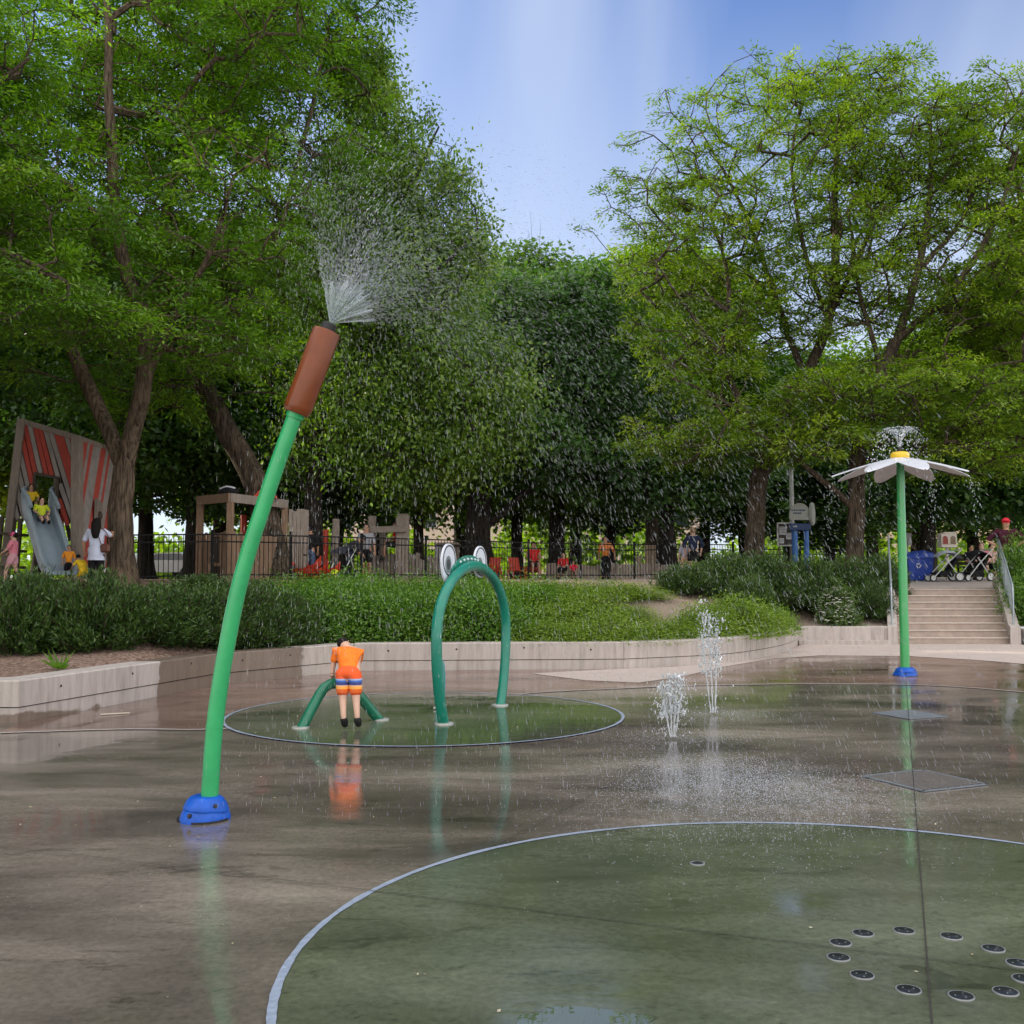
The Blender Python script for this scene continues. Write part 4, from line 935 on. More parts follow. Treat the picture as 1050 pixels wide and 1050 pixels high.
def person(label, loc, rz, H, P, skin_c='light', shirt=None, sleeve=.55, bottom=None, leg=1.0, shoe=None, hair='short', hairm=None, cap=None, group='people', skirt=None, wide=1.0, face=True, fat=1.0, hem=None):
    J = {k: np.array(v, float)*H*np.array([wide if k not in ('top', 'hea') else 1, 1, 1]) for k, v in P.items()}
    rot = np.array(Matrix.Rotation(rz, 3, 'Z')); loc = np.array(loc, float)
    for k in J: J[k] = rot@J[k]+loc
    t = thing('person', label, 'person', tuple(loc), group)
    mid = lambda a, b, f=.5: J[a]*(1-f)+J[b]*f
    hd_ = norm((J['top']-J['nek'])[None])[0]; fw = rot@np.array([0, 1., 0]); fw = norm((fw-hd_*fw.dot(hd_))[None])[0]; rt = np.cross(fw, hd_)
    K = ['pel', 'spi', 'che', 'nek', 'hea', 'top', 'shl', 'ell', 'wrl', 'shr', 'elr', 'wrr', 'hil', 'knl', 'anl', 'tol', 'hir', 'knr', 'anr', 'tor']
    V = [J[k] for k in K]; ix = {k: i for i, k in enumerate(K)}
    rad = dict(pel=.072, spi=.066, che=.074, nek=.030, hea=.057, top=.040, shl=.038, shr=.038, ell=.027, elr=.027, wrl=.018, wrr=.018, hil=.062, hir=.062, knl=.037, knr=.037, anl=.023, anr=.023, tol=.019, tor=.019)
    ed = [('pel', 'spi'), ('spi', 'che'), ('che', 'nek'), ('nek', 'hea'), ('hea', 'top'), ('che', 'shl'), ('shl', 'ell'), ('ell', 'wrl'), ('che', 'shr'), ('shr', 'elr'), ('elr', 'wrr'), ('pel', 'hil'), ('hil', 'knl'), ('knl', 'anl'), ('anl', 'tol'), ('pel', 'hir'), ('hir', 'knr'), ('knr', 'anr'), ('anr', 'tor')]
    rr = [rad[k]*H*(fat if k in ('pel', 'spi', 'che', 'hil', 'hir') else 1) for k in K]
    mb = MB(); v, f = skin(V, [(ix[a], ix[b]) for a, b in ed], rr, 2); mb.add(v, f)
    # head shape: skull and jaw, nose, ears
    hc = J['nek']*.30+J['top']*.70; Mh = np.stack([rt, fw, hd_], 1)
    mb.ball(hc, (.046*H, .055*H, .062*H), 14, 10, 0, Mh); mb.ball(hc+fw*.056*H-hd_*.010*H, (.008*H, .013*H, .014*H), 8, 6, 0, Mh)
    mb.ball(hc+fw*.040*H-hd_*.038*H, (.022*H, .017*H, .016*H), 10, 6, 0, Mh)
    for s in (-1, 1): mb.ball(hc+rt*s*.046*H, (.006*H, .014*H, .018*H), 8, 6, 0, Mh)
    # hands: palm, four unequal bent fingers and a thumb off the side
    for w_, e_, s in (('wrl', 'ell', -1), ('wrr', 'elr', 1)):
        d = norm((J[w_]-J[e_])[None])[0]; dn = P.get('hand_dir'); 
        if dn is not None: d = norm((rot@np.array(dn))[None])[0]
        sd = rt-d*rt.dot(d); sd = norm(sd[None])[0] if np.linalg.norm(sd) > .1 else fw; pn = np.cross(d, sd)*s
        c = J[w_]; pv = [c-d*.012*H, c+d*.012*H, c+d*.040*H]; v, f = skin(pv, [(0, 1), (1, 2)], [(.016*H, .016*H), (.024*H, .014*H), (.025*H, .012*H)], 1); mb.add(v, f)
        for q, (o, ln) in enumerate(((-.018, .036), (-.006, .043), (.006, .040), (.017, .031))):
            b0 = c+d*.036*H+sd*o*H; b1 = b0+(d*.9-pn*.15)*ln*.5*H; b2 = b1+(d*.75-pn*.55)*ln*.5*H
            v, f = skin([b0-d*.008*H, b0, b1, b2], [(0, 1), (1, 2), (2, 3)], [.0062*H, .0062*H, .0057*H, .0046*H], 1); mb.add(v, f)
        b0 = c+d*.014*H-sd*s*.020*H; b1 = b0+(d*.6-sd*s*.7)*.020*H; b2 = b1+(d*.85-sd*s*.2-pn*.2)*.020*H
        v, f = skin([b0, b1, b2], [(0, 1), (1, 2)], [.0078*H, .0068*H, .0052*H], 1); mb.add(v, f)
    mb.build('body', SKINS[skin_c], t, True)
    if face:
        for s in (-1, 1): MB().ball(hc+fw*.048*H+rt*s*.017*H+hd_*.004*H, (.007*H, .005*H, .0045*H), 8, 6, 0, Mh).build('eye', EYEM, t, True)
    g = .010*H
    if shirt is not None:
        a = [('pel', .045), ('spi', .070), ('che', .078)]; low = J['pel']-(J['spi']-J['pel'])*(.42 if hem is None else hem)
        vv = [low, J['spi'], J['che'], mid('che', 'nek', .62), J['shl'], mid('shl', 'ell', .5), J['shr'], mid('shr', 'elr', .5)]
        r_ = [.084*H*fat+g, .078*H*fat+g, .084*H*fat+g, .037*H+g, .038*H+g, .033*H+g, .038*H+g, .033*H+g]; e = [(0, 1), (1, 2), (2, 3), (2, 4), (4, 5), (2, 6), (6, 7)]
        if sleeve > .5:
            for s_, eln, wn, i0 in (('shl', 'ell', 'wrl', 5), ('shr', 'elr', 'wrr', 7)):
                vv.append(J[eln] if sleeve < 1 else J[eln]); r_.append(.029*H+g); e.append((i0, len(vv)-1))
                if sleeve > 1: vv.append(mid(eln, wn, sleeve-1)); r_.append(.022*H+g); e.append((len(vv)-2, len(vv)-1))
        v, f = skin(vv, e, r_, 2); MB().add(v, f).build('shirt', shirt, t, True)
    if bottom is not None:
        vv = [mid('pel', 'spi', .75), J['pel']]; r_ = [.080*H*fat+g*1.0, .075*H*fat+g*1.2]; e = [(0, 1)]
        for h_, k_, a_ in (('hil', 'knl', 'anl'), ('hir', 'knr', 'anr')):
            i = len(vv); vv += [J[h_], mid(h_, k_, .5)]; r_ += [.063*H*fat+g*1.2, .054*H+g*1.2]; e += [(1, i), (i, i+1)]
            if leg > .5: vv.append(mid(h_, k_, min(1, .5+(leg-.5)*1.0))); r_.append(.043*H+g*1.3); e.append((i+1, i+2))
            if leg > 1: vv.append(mid(k_, a_, leg-1)); r_.append(.030*H+g); e.append((i+2, i+3))
        v, f = skin(vv, e, r_, 2); ms = bottom if isinstance(bottom, (list, tuple)) else [bottom]
        MB().add(v, f).build('shorts' if leg <= 1.1 else 'trousers', ms, t, True)
    if skirt is not None:
        m_, ln, ro = skirt; c = J['pel']; mb = MB(); pr = [(.080*H*fat, .05*H), (.095*H*fat, 0), (.10*H+ro*.4, -ln*.5), (.10*H+ro, -ln), (.10*H+ro-.012, -ln), (.07*H, .02*H)]
        mb.lathe(pr, c, 20); mb.build('skirt', m_, t, True)
    if shoe is not None:
        for a_, o_ in (('anl', 'tol'), ('anr', 'tor')):
            ad = norm((J[o_]-J[a_])[None])[0]; v, f = skin([J[a_]-ad*.012*H, mid(a_, o_, .5)-[0, 0, .004*H], J[o_]+ad*.014*H], [(0, 1), (1, 2)], [.036*H, .034*H, .028*H], 2); MB().add(v, f).build('shoe', shoe, t, True)
    hm = hairm or HAIRM
    if hair:
        mb = MB(); mb.ball(hc+hd_*.010*H-fw*.014*H, (.056*H, .060*H, .062*H), 16, 10, 0, Mh)
        if hair == 'long':
            b = hc-fw*.035*H; v, f = skin([b+hd_*.03*H, b-hd_*.03*H-fw*.025*H, J['che']-fw*.085*H+hd_*.06*H, J['che']-fw*.095*H-hd_*.05*H], [(0, 1), (1, 2), (2, 3)], [.066*H, .074*H, .072*H, .036*H], 2); mb.add(v, f)
        elif hair == 'bob':
            v, f = skin([hc+hd_*.03*H-fw*.02*H, hc-fw*.028*H-hd_*.05*H], [(0, 1)], [.050*H, .046*H], 2); mb.add(v, f)
        mb.build('hair', hm, t, True)
    if cap is not None:
        mb = MB(); mb.ball(hc+hd_*.020*H, (.056*H, .062*H, .056*H), 16, 10, 0, Mh); mb.lathe([(.0001, 0), (.055*H, 0), (.052*H, .006*H), (.0001, .008*H)], hc+hd_*.030*H+fw*.055*H, 16, 0, Mh); mb.build('cap', cap, t, True)
    return t, J
OR = cloth('orange_fabric', (.88, .20, .025))
def stripes():
    m, nt, b = nodes_of('striped_shorts'); L = nt.links; tc = N(nt, 'ShaderNodeTexCoord'); sx = N(nt, 'ShaderNodeSeparateXYZ'); L.new(tc.outputs['Object'], sx.inputs[0])
    mr = N(nt, 'ShaderNodeMapRange'); mr.inputs[1].default_value = .28; mr.inputs[2].default_value = .64; L.new(sx.outputs['Z'], mr.inputs[0])
    r = ramp(nt, mr.outputs[0], [(0, (.04, .02, .05)), (.07, (.70, .07, .01)), (.24, (.80, .14, .02)), (.36, (.95, .42, .06)), (.43, (.85, .45, .25)), (.47, (.04, .06, .22)), (.56, (.05, .14, .50)), (.61, (.35, .45, .70)), (.66, (.80, .10, .015))])
    r.color_ramp.interpolation = 'CONSTANT'; L.new(r.outputs[0], b.inputs['Base Color']); b.inputs['Roughness'].default_value = .8; return m
# the boy leaning his weight on the arch, on tiptoe
Hb = 1.22; bx, by = -1.715, 10.93
def q(x, y, z): return (x/Hb, y/Hb, z/Hb)
BOY = dict(pel=q(-.02, .08, .565), spi=q(-.035, .17, .655), che=q(-.065, .285, .775), nek=q(-.105, .40, .815), hea=q(-.135, .475, .830), top=q(-.158, .560, .852),
           shl=q(-.195, .335, .775), shr=q(.05, .355, .768), ell=q(-.235, .335, .65), elr=q(.02, .40, .64), wrl=q(-.245, .30, .528), wrr=q(-.045, .405, .532),
           hil=q(-.085, .055, .535), hir=q(.045, .055, .535), knl=q(-.080, .03, .315), knr=q(.062, .03, .315), anl=q(-.055, -.05, .110), anr=q(.088, -.05, .115), tol=q(-.045, .0, .026), tor=q(.098, .0, .028), hand_dir=(0.05, .75, -.40))
person('boy in orange top and striped shorts leaning over the low dark green arch', (bx, by, .012), 0, Hb, BOY, 'light', OR, 1.0, stripes(), .98, cloth('black_shoe', (.015, .015, .016)), 'short', face=False, hem=.75, fat=1.08)
PZ = 1.53
def gp_(px, d): p = at(px, 590, d); p[2] = ground_z(p[0], p[1]); return p
# playground people on the bank
WB = cloth('pale_blue_blouse', (.50, .54, .68)); BK = cloth('black_fabric', (.014, .014, .016)); GRY = cloth('grey_fabric', (.30, .31, .34)); REDF = cloth('red_fabric', (.60, .03, .03)); PNK = cloth('pink_fabric', (.72, .24, .32)); YLW = cloth('yellow_fabric', (.75, .50, .03)); YG = cloth('yellow_green_fabric', (.58, .68, .04)); MAR = cloth('maroon_fabric', (.055, .012, .025)); NVY = cloth('navy_fabric', (.025, .035, .08)); LAV = cloth('lavender_fabric', (.40, .38, .48)); WSH = cloth('white_shoe', (.7, .7, .7)); JEAN = cloth('denim', (.08, .12, .22))
wl = gp_(98, 23.4)
wt_, J = person('woman in loose pale blue blouse with long black hair beside the big trunk', wl, R(12), 1.60, pose(ell=(-.17, .0, .64), elr=(.20, .03, .72), wrr=(.19, .14, .78), wrl=(-.17, .05, .50)), 'tan', WB, 1.0, BK, 1.9, BK, 'long', fat=1.22, skirt=(WB, .24, .03))
c = J['pel']+[.24, -.10, .03]
bt = thing('shoulder_bag', 'small brown leather bag hanging at the side of the woman in pale blue', 'bag', tuple(c)); MB().box(c, (.22, .09, .20), bev=.04).build('bag_body', mat('brown_leather', (.10, .035, .02), .5), bt); MB().tube(resample([c+[-.09, 0, .09], c+[-.16, -.02, .35], J['shr']+[-.06, -.04, .075], c+[.06, 0, .3], c+[.09, 0, .09]], .08), .009, 6).build('strap', mat('brown_leather', (.1, .03, .02)), bt, True)
p = gp_(85, 23.6); person('small child in yellow crouching behind the woman in pale blue', p, R(60), .95, pose(pel=(0, -.05, .36), spi=(0, .0, .45), che=(0, .08, .54), nek=(0, .14, .62), hea=(0, .19, .68), top=(0, .22, .73), shl=(-.1, .1, .6), shr=(.1, .1, .6), ell=(-.13, .2, .5), elr=(.13, .2, .5), wrl=(-.1, .3, .42), wrr=(.1, .3, .42), hil=(-.05, -.05, .34), hir=(.05, -.05, .34), knl=(-.06, .12, .25), knr=(.06, .12, .25)), 'tan', YLW, 1.0, YLW, 1.0, BK, 'short', fat=1.2)
p = gp_(70, 24.8); person('child in orange shirt standing at the foot of the slide', p, R(200), .92, STAND, 'tan', cloth('amber_fabric', (.75, .28, .03)), .7, BK, 1.0, BK, 'short')
p = gp_(13, 24.6); person('girl in pink with a pink cap walking past the tower', p, R(95), 1.24, pose(knl=(-.05, .10, .285), anl=(-.05, .13, .045), tol=(-.05, .21, .03), knr=(.05, -.03, .275), anr=(.05, -.16, .07), tor=(.05, -.08, .02), ell=(-.14, .06, .65), wrl=(-.10, .17, .58), elr=(.14, .03, .65), wrr=(.10, .15, .56)), 'light', PNK, .6, cloth('pale_pink_fabric', (.66, .36, .42)), .7, WSH, 'bob', cap=cloth('hot_pink_cap', (.80, .12, .30)))
p = gp_(375, 31.0); person('man in grey t-shirt and black shorts standing behind the fence', p, R(195), 1.72, pose(), 'tan', GRY, .55, BK, 1.0, WSH, 'short')
p = gp_(407, 31.6); p = p+[0, 0, .62]; person('person in red t-shirt with black cap sitting on the timber play wall', p, R(90), 1.62, SIT, 'tan', REDF, .55, BK, 1.0, BK, 'short', cap=BK)
p = gp_(317, 30.5); person('adult in black top and jeans seen from behind by the red seats', p, R(5), 1.66, STAND, 'tan', BK, 1.3, JEAN, 1.9, BK, 'bob')
p = gp_(357, 30.2); person('person in dark grey bending over a stroller behind the fence', p, R(-70), 1.6, pose(pel=(0, -.08, .52), spi=(0, .0, .60), che=(0, .10, .66), nek=(0, .19, .71), hea=(0, .25, .74), top=(0, .30, .77), shl=(-.1, .14, .68), shr=(.1, .14, .68), ell=(-.12, .2, .54), elr=(.12, .2, .54), wrl=(-.1, .26, .44), wrr=(.1, .26, .44)), 'tan', cloth('charcoal_fabric', (.05, .05, .06)), 1.3, NVY, 1.9, BK, 'bob')
p = gp_(547, 35.5); person('person in red sleeveless top sitting on a red chair behind the frog eyes', p+[0, 0, .06], R(190), 1.66, SIT, 'tan', REDF, .5, BK, 1.0, WSH, 'short')
p = gp_(578, 35.8); person('child in red hooded top squatting behind the right fence', p, R(160), 1.25, SIT, 'light', REDF, 1.3, BK, 1.6, BK, 'short')
p = gp_(588, 35.0); person('toddler in bright red beside the picket edging', p, R(180), .85, SIT, 'tan', cloth('bright_red_fabric', (.75, .02, .06)), .6, BK, 1.0, BK, 'short')
p = gp_(621, 36.2); person('person in orange long top standing under the dark trees', p, R(170), 1.55, pose(ell=(-.19, .0, .64), wrl=(-.22, .04, .50)), 'tan', cloth('orange_tunic', (.75, .23, .05)), 1.2, BK, 1.9, BK, 'short')
p = gp_(702, 34.6); person('child in lavender top beside the adult in dark jacket', p, R(10), 1.28, STAND, 'light', LAV, .6, cloth('tan_shorts', (.45, .30, .2)), .8, WSH, 'bob')
p = gp_(711, 34.4); person('fair haired adult in dark jacket seen from behind, holding a fence rail', p, R(-8), 1.72, pose(ell=(-.17, .02, .65), elr=(.18, .02, .65)), 'light', NVY, 1.5, BK, .9, BK, 'bob', hairm=HAIRB)
# two children on the slide, and the people at the top of the stairs come with their things below
# ================================================================== PLAYGROUND
GW = mat('weathered_grey_plank', (.26, .23, .215), .85, .3, 3, .4, 30, stretch=(2, 2, .6)); RW = mat('red_stained_plank', (.36, .048, .032), .75, .2, 5, .3, 30)
TW = mat('tan_timber', (.24, .155, .10), .85, .3, 4, .4, 30, stretch=(6, 6, 1)); GT = mat('grey_timber_post', (.24, .20, .17), .85, .3, 4, .4, 30, stretch=(6, 6, 1)); DKW = mat('dark_timber', (.06, .045, .035), .9, .3)
LWD = mat('light_timber', (.55, .42, .29), .8, .2, 4, .3, 30)
# leaning plank tower
C0 = gp_(4, 26.6); C1 = gp_(79, 26.2); zg = 1.5
FLt, FLb = at(23, 432, 26.9), np.array([C0[0], C0[1], zg-.1]); FRt, FRb = at(79, 449, 26.2), np.array([C1[0], C1[1], zg-.1])
BRt, BRb = at(117, 462, 29.0), np.array([*at(115, 590, 29.0)[:2], zg-.1]); BLt, BLb = FLt+(BRt-FRt), FLb+(BRb-FRb)
tw = thing('plank_tower', 'leaning play tower of grey and red diagonal planks with a square window', 'play tower', tuple((FLb+FRb)/2))
for a, b, w in ((FLb, FLt, .22), (FRb, FRt, .24), (BRb, BRt, .2), (BLb, BLt, .2)): MB().bar(a, b+(b-a)*.012, w, w, (0, 1, .01), 0, .02).build('post', GT, tw)
for a, b in ((FLt, FRt), (FRt, BRt), (BRt, BLt), (BLt, FLt)): MB().bar(a, b, .08, .14, (0, 0, 1), 0, .01).build('top_beam', GT, tw)
def plank_wall(lb_, lt, rb, rt, pattern, hole, slope, zlo, nrm):
    """boards laid diagonally across the quad lb-lt-rt-rb, with gaps; (u, v) in 0..1"""
    def P(u, v): return (lb_*(1-u)+rb*u)*(1-v)+(lt*(1-u)+rt*u)*v
    Wd = np.linalg.norm(rb-lb_); Ht = np.linalg.norm(lt-lb_); step = .20/Wd; grey = MB(); red = MB()
    k0 = min(0, -slope*Ht/Wd); c1 = 1+max(0, -slope*Ht/Wd); i = 0; c = k0
    U = norm((rb-lb_)[None])[0]; Vv = norm((lt-lb_)[None])[0]
    while c < c1+.01:
        # board's centre line: u = c + slope*(1-v)*Ht/Wd
        vs = np.linspace(zlo, 1, 60); us = c+slope*(1-vs)*Ht/Wd; ok = (us > .03) & (us < .97)
        if hole: ok &= ~((us > hole[0]-.03) & (us < hole[1]+.03) & (vs > hole[2]) & (vs < hole[3]))
        runs = []; s = None
        for q_ in range(60):
            if ok[q_] and s is None: s = q_
            if s is not None and (not ok[q_] or q_ == 59):
                if q_-s > 1: runs.append((s, q_ if ok[q_] else q_-1))
                s = None
        tgt = red if pattern[i % len(pattern)] == 'r' else grey
        for s, e in runs: 
            a, b = P(us[s], vs[s]), P(us[e], vs[e])
            if np.linalg.norm(b-a) > .1: tgt.bar(a+nrm*.012*(i % 2), b+nrm*.012*(i % 2), .026, .118, np.cross(norm((b-a)[None])[0], nrm))
        c += step; i += 1
    return grey, red
nf = np.cross(FRb-FLb, FLt-FLb); nf = -nf/np.linalg.norm(nf); nf = nf if nf[1] < 0 else -nf
g_, r_ = plank_wall(FLb, FLt, FRb, FRt, 'rgrrgggggrrgrrggrrg', (.33, .69, .47, .70), .44, .40, nf); g_.build('plank_panel', GW, tw); r_.build('red_plank_panel', RW, tw)
ns = np.array([.8, -.6, 0]); g_, r_ = plank_wall(FRb, FRt, BRb, BRt, 'rgrrgrgggrrgrggrrg', None, -.42, .12, ns); g_.build('plank_panel', GW, tw); r_.build('red_plank_panel', RW, tw)
g_, r_ = plank_wall(BLb, BLt, BRb, BRt, 'ggrgg', (.3, .8, .4, .85), .4, .3, np.array([0, 1., 0])); g_.build('plank_panel', DKW, tw)
def PF(u, v): return (FLb*(1-u)+FRb*u)*(1-v)+(FLt*(1-u)+FRt*u)*v
def gap_shade(P_, rects, n_, name='gap_shade_panel'):
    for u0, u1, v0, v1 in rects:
        q_ = [P_(u0, v0)-n_*.07, P_(u1, v0)-n_*.07, P_(u1, v1)-n_*.07, P_(u0, v1)-n_*.07]; MB().add(q_+[x-n_*.02 for x in q_], [(0, 1, 2, 3), (7, 6, 5, 4), (0, 4, 5, 1), (1, 5, 6, 2), (2, 6, 7, 3), (3, 7, 4, 0)]).build(name, GAPSHADE, tw)
GAPSHADE = mat('painted_gap_shade', (.018, .016, .015), .95)  # near-black sheets stand in for the unlit tower interior behind the plank gaps
gap_shade(PF, ((.04, .31, .42, .97), (.71, .96, .42, .97), (.31, .71, .71, .97)), nf)
gap_shade(lambda u, v: (FRb*(1-u)+BRb*u)*(1-v)+(FRt*(1-u)+BRt*u)*v, ((.05, .95, .14, .96),), ns)
mb = MB()
for a, b in (((.32, .475), (.32, .70)), ((.70, .475), (.70, .70)), ((.32, .70), (.70, .70))): mb.bar(PF(*a)+nf*.02, PF(*b)+nf*.02, .07, .07, nf)
mb.build('window_frame', DKW, tw)
MB().plate([(0, 0), (1, 0), (1, 1), (0, 1)], .05, np.stack([(FRb-FLb)*.72, (BRb-FRb)*.8, [0, 0, 1.]], 1), PF(.10, .44)+[0, .2, 0]).build('deck', DKW, tw)
# climbing panel on the side wall
cp = [(0, 0), (.62, 0), (.55, 2.1), (.08, 2.2)]; sdv = norm((BRb-FRb)[None])[0]; M_ = np.stack([sdv, [0, 0, 1.], np.cross(sdv, [0, 0, 1.])], 1)
o = MB().plate(cp, .06, M_, FRb+sdv*1.0+np.array([.10, -.08, .1])).build('climbing_panel', GT, tw)
for x, z in ((.3, 1.75), (.34, 1.2), (.25, .7)): MB().ball(FRb+sdv*(1.0+x)+np.array([.15, -.13, .1+z]), (.09, .07, .12), 10, 7).build('climbing_hold', DKW, o, True)
# slide
SL = mat('pale_blue_plastic_slide', (.27, .34, .41), .45, .08, 4)
s0 = at(38, 521, 26.5); s1 = at(60, 592, 24.7); s1[2] = ground_z(s1[0], s1[1])+.28
slp = resample([s0+[-.05, .25, .05], s0, s0+(s1-s0)*.16+[0, 0, -.05], s0+(s1-s0)*.5+[0, 0, -.07], s0+(s1-s0)*.86+[0, 0, -.10], s1, s1+(s1-s0)/np.linalg.norm(s1-s0)*[.45, .45, .06]], .18)
slt = thing('playground_slide', 'pale blue plastic slide coming down out of the tower window', 'slide', tuple(s1))
Td = norm(np.gradient(slp, axis=0)); Sd = norm(np.cross(Td, [0, 0, 1.])); Ud = np.cross(Sd, Td)
hw = .33; prof = [(-hw-.05, .24), (-hw, .27), (-hw+.05, .24), (-hw+.07, .03), (0, 0), (hw-.07, .03), (hw-.05, .24), (hw, .27), (hw+.05, .24), (hw+.03, -.05), (0, -.06), (-hw-.03, -.05)]
hgt = np.interp(np.arange(len(slp)), [0, 3, len(slp)-4, len(slp)-1], [1.9, 1.25, 1.0, .55])
V = [slp[i]+Sd[i]*a+Ud[i]*(b*(hgt[i] if b > .1 else 1)) for i in range(len(slp)) for a, b in prof]; k = len(prof)
f = [(i*k+j, i*k+(j+1) % k, (i+1)*k+(j+1) % k, (i+1)*k+j) for i in range(len(slp)-1) for j in range(k)]+[tuple(range(k)), tuple(range((len(slp)-1)*k, len(slp)*k))]
MB().add(V, f).build('chute', SL, slt, True)
for s in (-1, 1):
    MB().tube([slp[-2]+Sd[-2]*s*.2-[0, 0, .03], np.array([*(slp[-2]+Sd[-2]*s*.2)[:2], ground_z(*slp[-2][:2])-.05])], .04, 8).build('support_leg', GT, slt, True)
    mb = MB(); mb.tube(slp[:5]+Sd[:5]*s*hw+Ud[:5]*.50, .05, 8); mb.build('top_rail', SL, slt, True)
i5 = len(slp)//4; c = slp[i5]; hd = math.atan2(-(s1-s0)[0], (s1-s0)[1])
SLP = pose(pel=(0, 0, .07), spi=(0, -.03, .16), che=(0, -.05, .28), nek=(0, -.035, .375), hea=(0, -.01, .45), top=(0, -.01, .52), shl=(-.105, -.05, .345), shr=(.105, -.05, .345), ell=(-.16, .03, .23), elr=(.16, .03, .23), wrl=(-.12, .13, .18), wrr=(.12, .13, .18),
           hil=(-.05, 0, .07), hir=(.05, 0, .07), knl=(-.06, .22, .10), knr=(.06, .22, .10), anl=(-.05, .42, -.06), anr=(.06, .42, -.06), tol=(-.05, .47, .0), tor=(.06, .47, .0))
person('child in yellow-green shirt sliding down the pale blue slide', c+[0, 0, .04], hd, 1.15, SLP, 'light', YG, .6, cloth('grey_shorts', (.12, .12, .14)), .8, BK, 'short')
p = slp[1]+Sd[1]*.17+np.array([0, .05, .02]); person('child in bright yellow shirt squeezed against the left rail at the top of the slide', p, hd, 1.12, SLP, 'tan', YLW, .6, BK, 1.0, BK, 'short')
o = thing('tower_platform', 'dark timber step platform under the slide side of the tower', 'platform', tuple(PF(.2, .05))); 
for v in (.10, .20, .30): MB().bar(PF(.04, v)+nf*.45, PF(.36, v)+nf*.45, .5, .07, (0, 0, 1), 0, .01).build('step_board', DKW, o)
for u in (.06, .34): MB().bar(PF(u, 0)+nf*.5, PF(u, .40)+nf*.5, .09, .09, (0, 1, 0)).build('leg', DKW, o)
# playhouse
ph = thing('timber_playhouse', 'open sided brown timber playhouse with a flat roof on posts', 'playhouse', tuple(gp_(234, 27.5)))
Cc = gp_(235, 27.3); La = gp_(204, 28.3); Rb = gp_(291, 29.6); Bk = La+(Rb-Cc); zt = at(234, 514, 27.3)[2]
for p_ in (Cc, La, Rb, Bk): MB().bar([p_[0], p_[1], 1.3], [p_[0], p_[1], zt], .17, .17, (0, 1, 0), 0, .015).build('post', TW, ph)
def lift(p_, z): return np.array([p_[0], p_[1], z])
ex = 1.06; ctr = (Cc+Bk)/2
def E_(p_, z): w = ctr+(p_-ctr)*ex; return np.array([w[0], w[1], z])
MB().bar(E_(La, zt+.09), E_(Cc, zt+.09), .08, .24, (0, 0, 1)).build('fascia', TW, ph); MB().bar(E_(Cc, zt+.09), E_(Rb, zt+.09), .08, .24, (0, 0, 1)).build('fascia', GT, ph)
mb = MB(); mb.add([E_(Cc, zt+.12), E_(Rb, zt+.12), E_(Bk, zt+.12), E_(La, zt+.12), E_(Cc, zt+.20), E_(Rb, zt+.20), E_(Bk, zt+.20), E_(La, zt+.20)], [(0, 3, 2, 1), (4, 5, 6, 7), (0, 1, 5, 4), (1, 2, 6, 5), (2, 3, 7, 6), (3, 0, 4, 7)]); mb.build('roof', DKW, ph)
def boards(a, b, z0, z1, m_, par, name='plank_wall', w=.115, gap=.018, var=.05, skip=None):
    mb = MB(); L_ = np.linalg.norm((b-a)[:2]); n_ = int(L_/(w+gap)); d = (b-a)/L_; 
    for i in range(n_):
        if skip and skip[0] < (i+.5)/n_ < skip[1]: continue
        p_ = a+d*(i+.5)*(w+gap); mb.bar([p_[0], p_[1], z0], [p_[0], p_[1], z1+random.uniform(-var, var)], w, .025, np.array([-d[1], d[0], 0]))
    return mb.build(name, m_, par)
boards(La, Cc, 1.35, at(234, 546, 27.3)[2], TW, ph, skip=(.42, .72)); boards(Cc, Rb, 1.35, at(234, 546, 27.3)[2], TW, ph); boards(La, Bk, 1.35, 2.7, DKW, ph)
o = MB(); d = norm((Cc-La)[None])[0]; a_, b_ = La+(Cc-La)*.42, La+(Cc-La)*.72; z_ = at(234, 546, 27.3)[2]
for za in (1.95, z_-.05): o.bar(lift(a_, za), lift(b_, za), .05, .09, (0, 0, 1))
for q_ in (a_, b_): o.bar(lift(q_, 1.92), lift(q_, z_), .05, .07, (0, 1, 0))
o.build('hatch_frame', TW, ph)
boards(Rb+[.1, .05, 0], Rb+[.62, .5, 0], 1.35, at(292, 522, 29.6)[2], GT, ph, 'tall_plank_screen')
RP = mat('red_paint', (.50, .045, .02), .5, .15)
o = thing('roof_bag', 'black and white backpack lying on the playhouse roof', 'bag', tuple(E_((Cc+La)/2, zt+.2))); c = (Cc*.55+La*.25+Bk*.2); c = lift(c, zt+.20)
MB().ball(c+[0, 0, .13], (.30, .2, .15), 12, 8).build('bag_body', BK, o, True); MB().tube(resample([c+[-.2, -.14, .2], c+[0, -.2, .26], c+[.22, -.12, .22]], .08), .025, 6).build('bag_strap', WHITE, o, True)
o = thing('red_tarp', 'small red peaked cover beside the playhouse roof', 'tarp', tuple(lift(Rb, 0))); c = lift(Cc*.4+Rb*.6, zt+.2); MB().add([c+[-.35, 0, 0], c+[.35, .1, 0], c+[.3, .5, 0], c+[-.35, .4, 0], c+[0, .2, .42]], [(0, 1, 4), (1, 2, 4), (2, 3, 4), (3, 0, 4), (0, 3, 2, 1)]).build('cover', RP, o)
def red_post(px, d, y0, lab):
    p_ = gp_(px, d); o = thing('red_post', lab, 'post', tuple(p_), 'red play posts'); z_ = at(px, y0, d)[2]
    MB().tube([p_-[0, 0, .1], lift(p_, z_)], .085, 12).build('post_shaft', RP, o, True); MB().lathe([(.0001, .04), (.095, .03), (.10, -.03), (.0001, -.04)], lift(p_, z_+.02), 12).build('post_cap', RP, o, True)
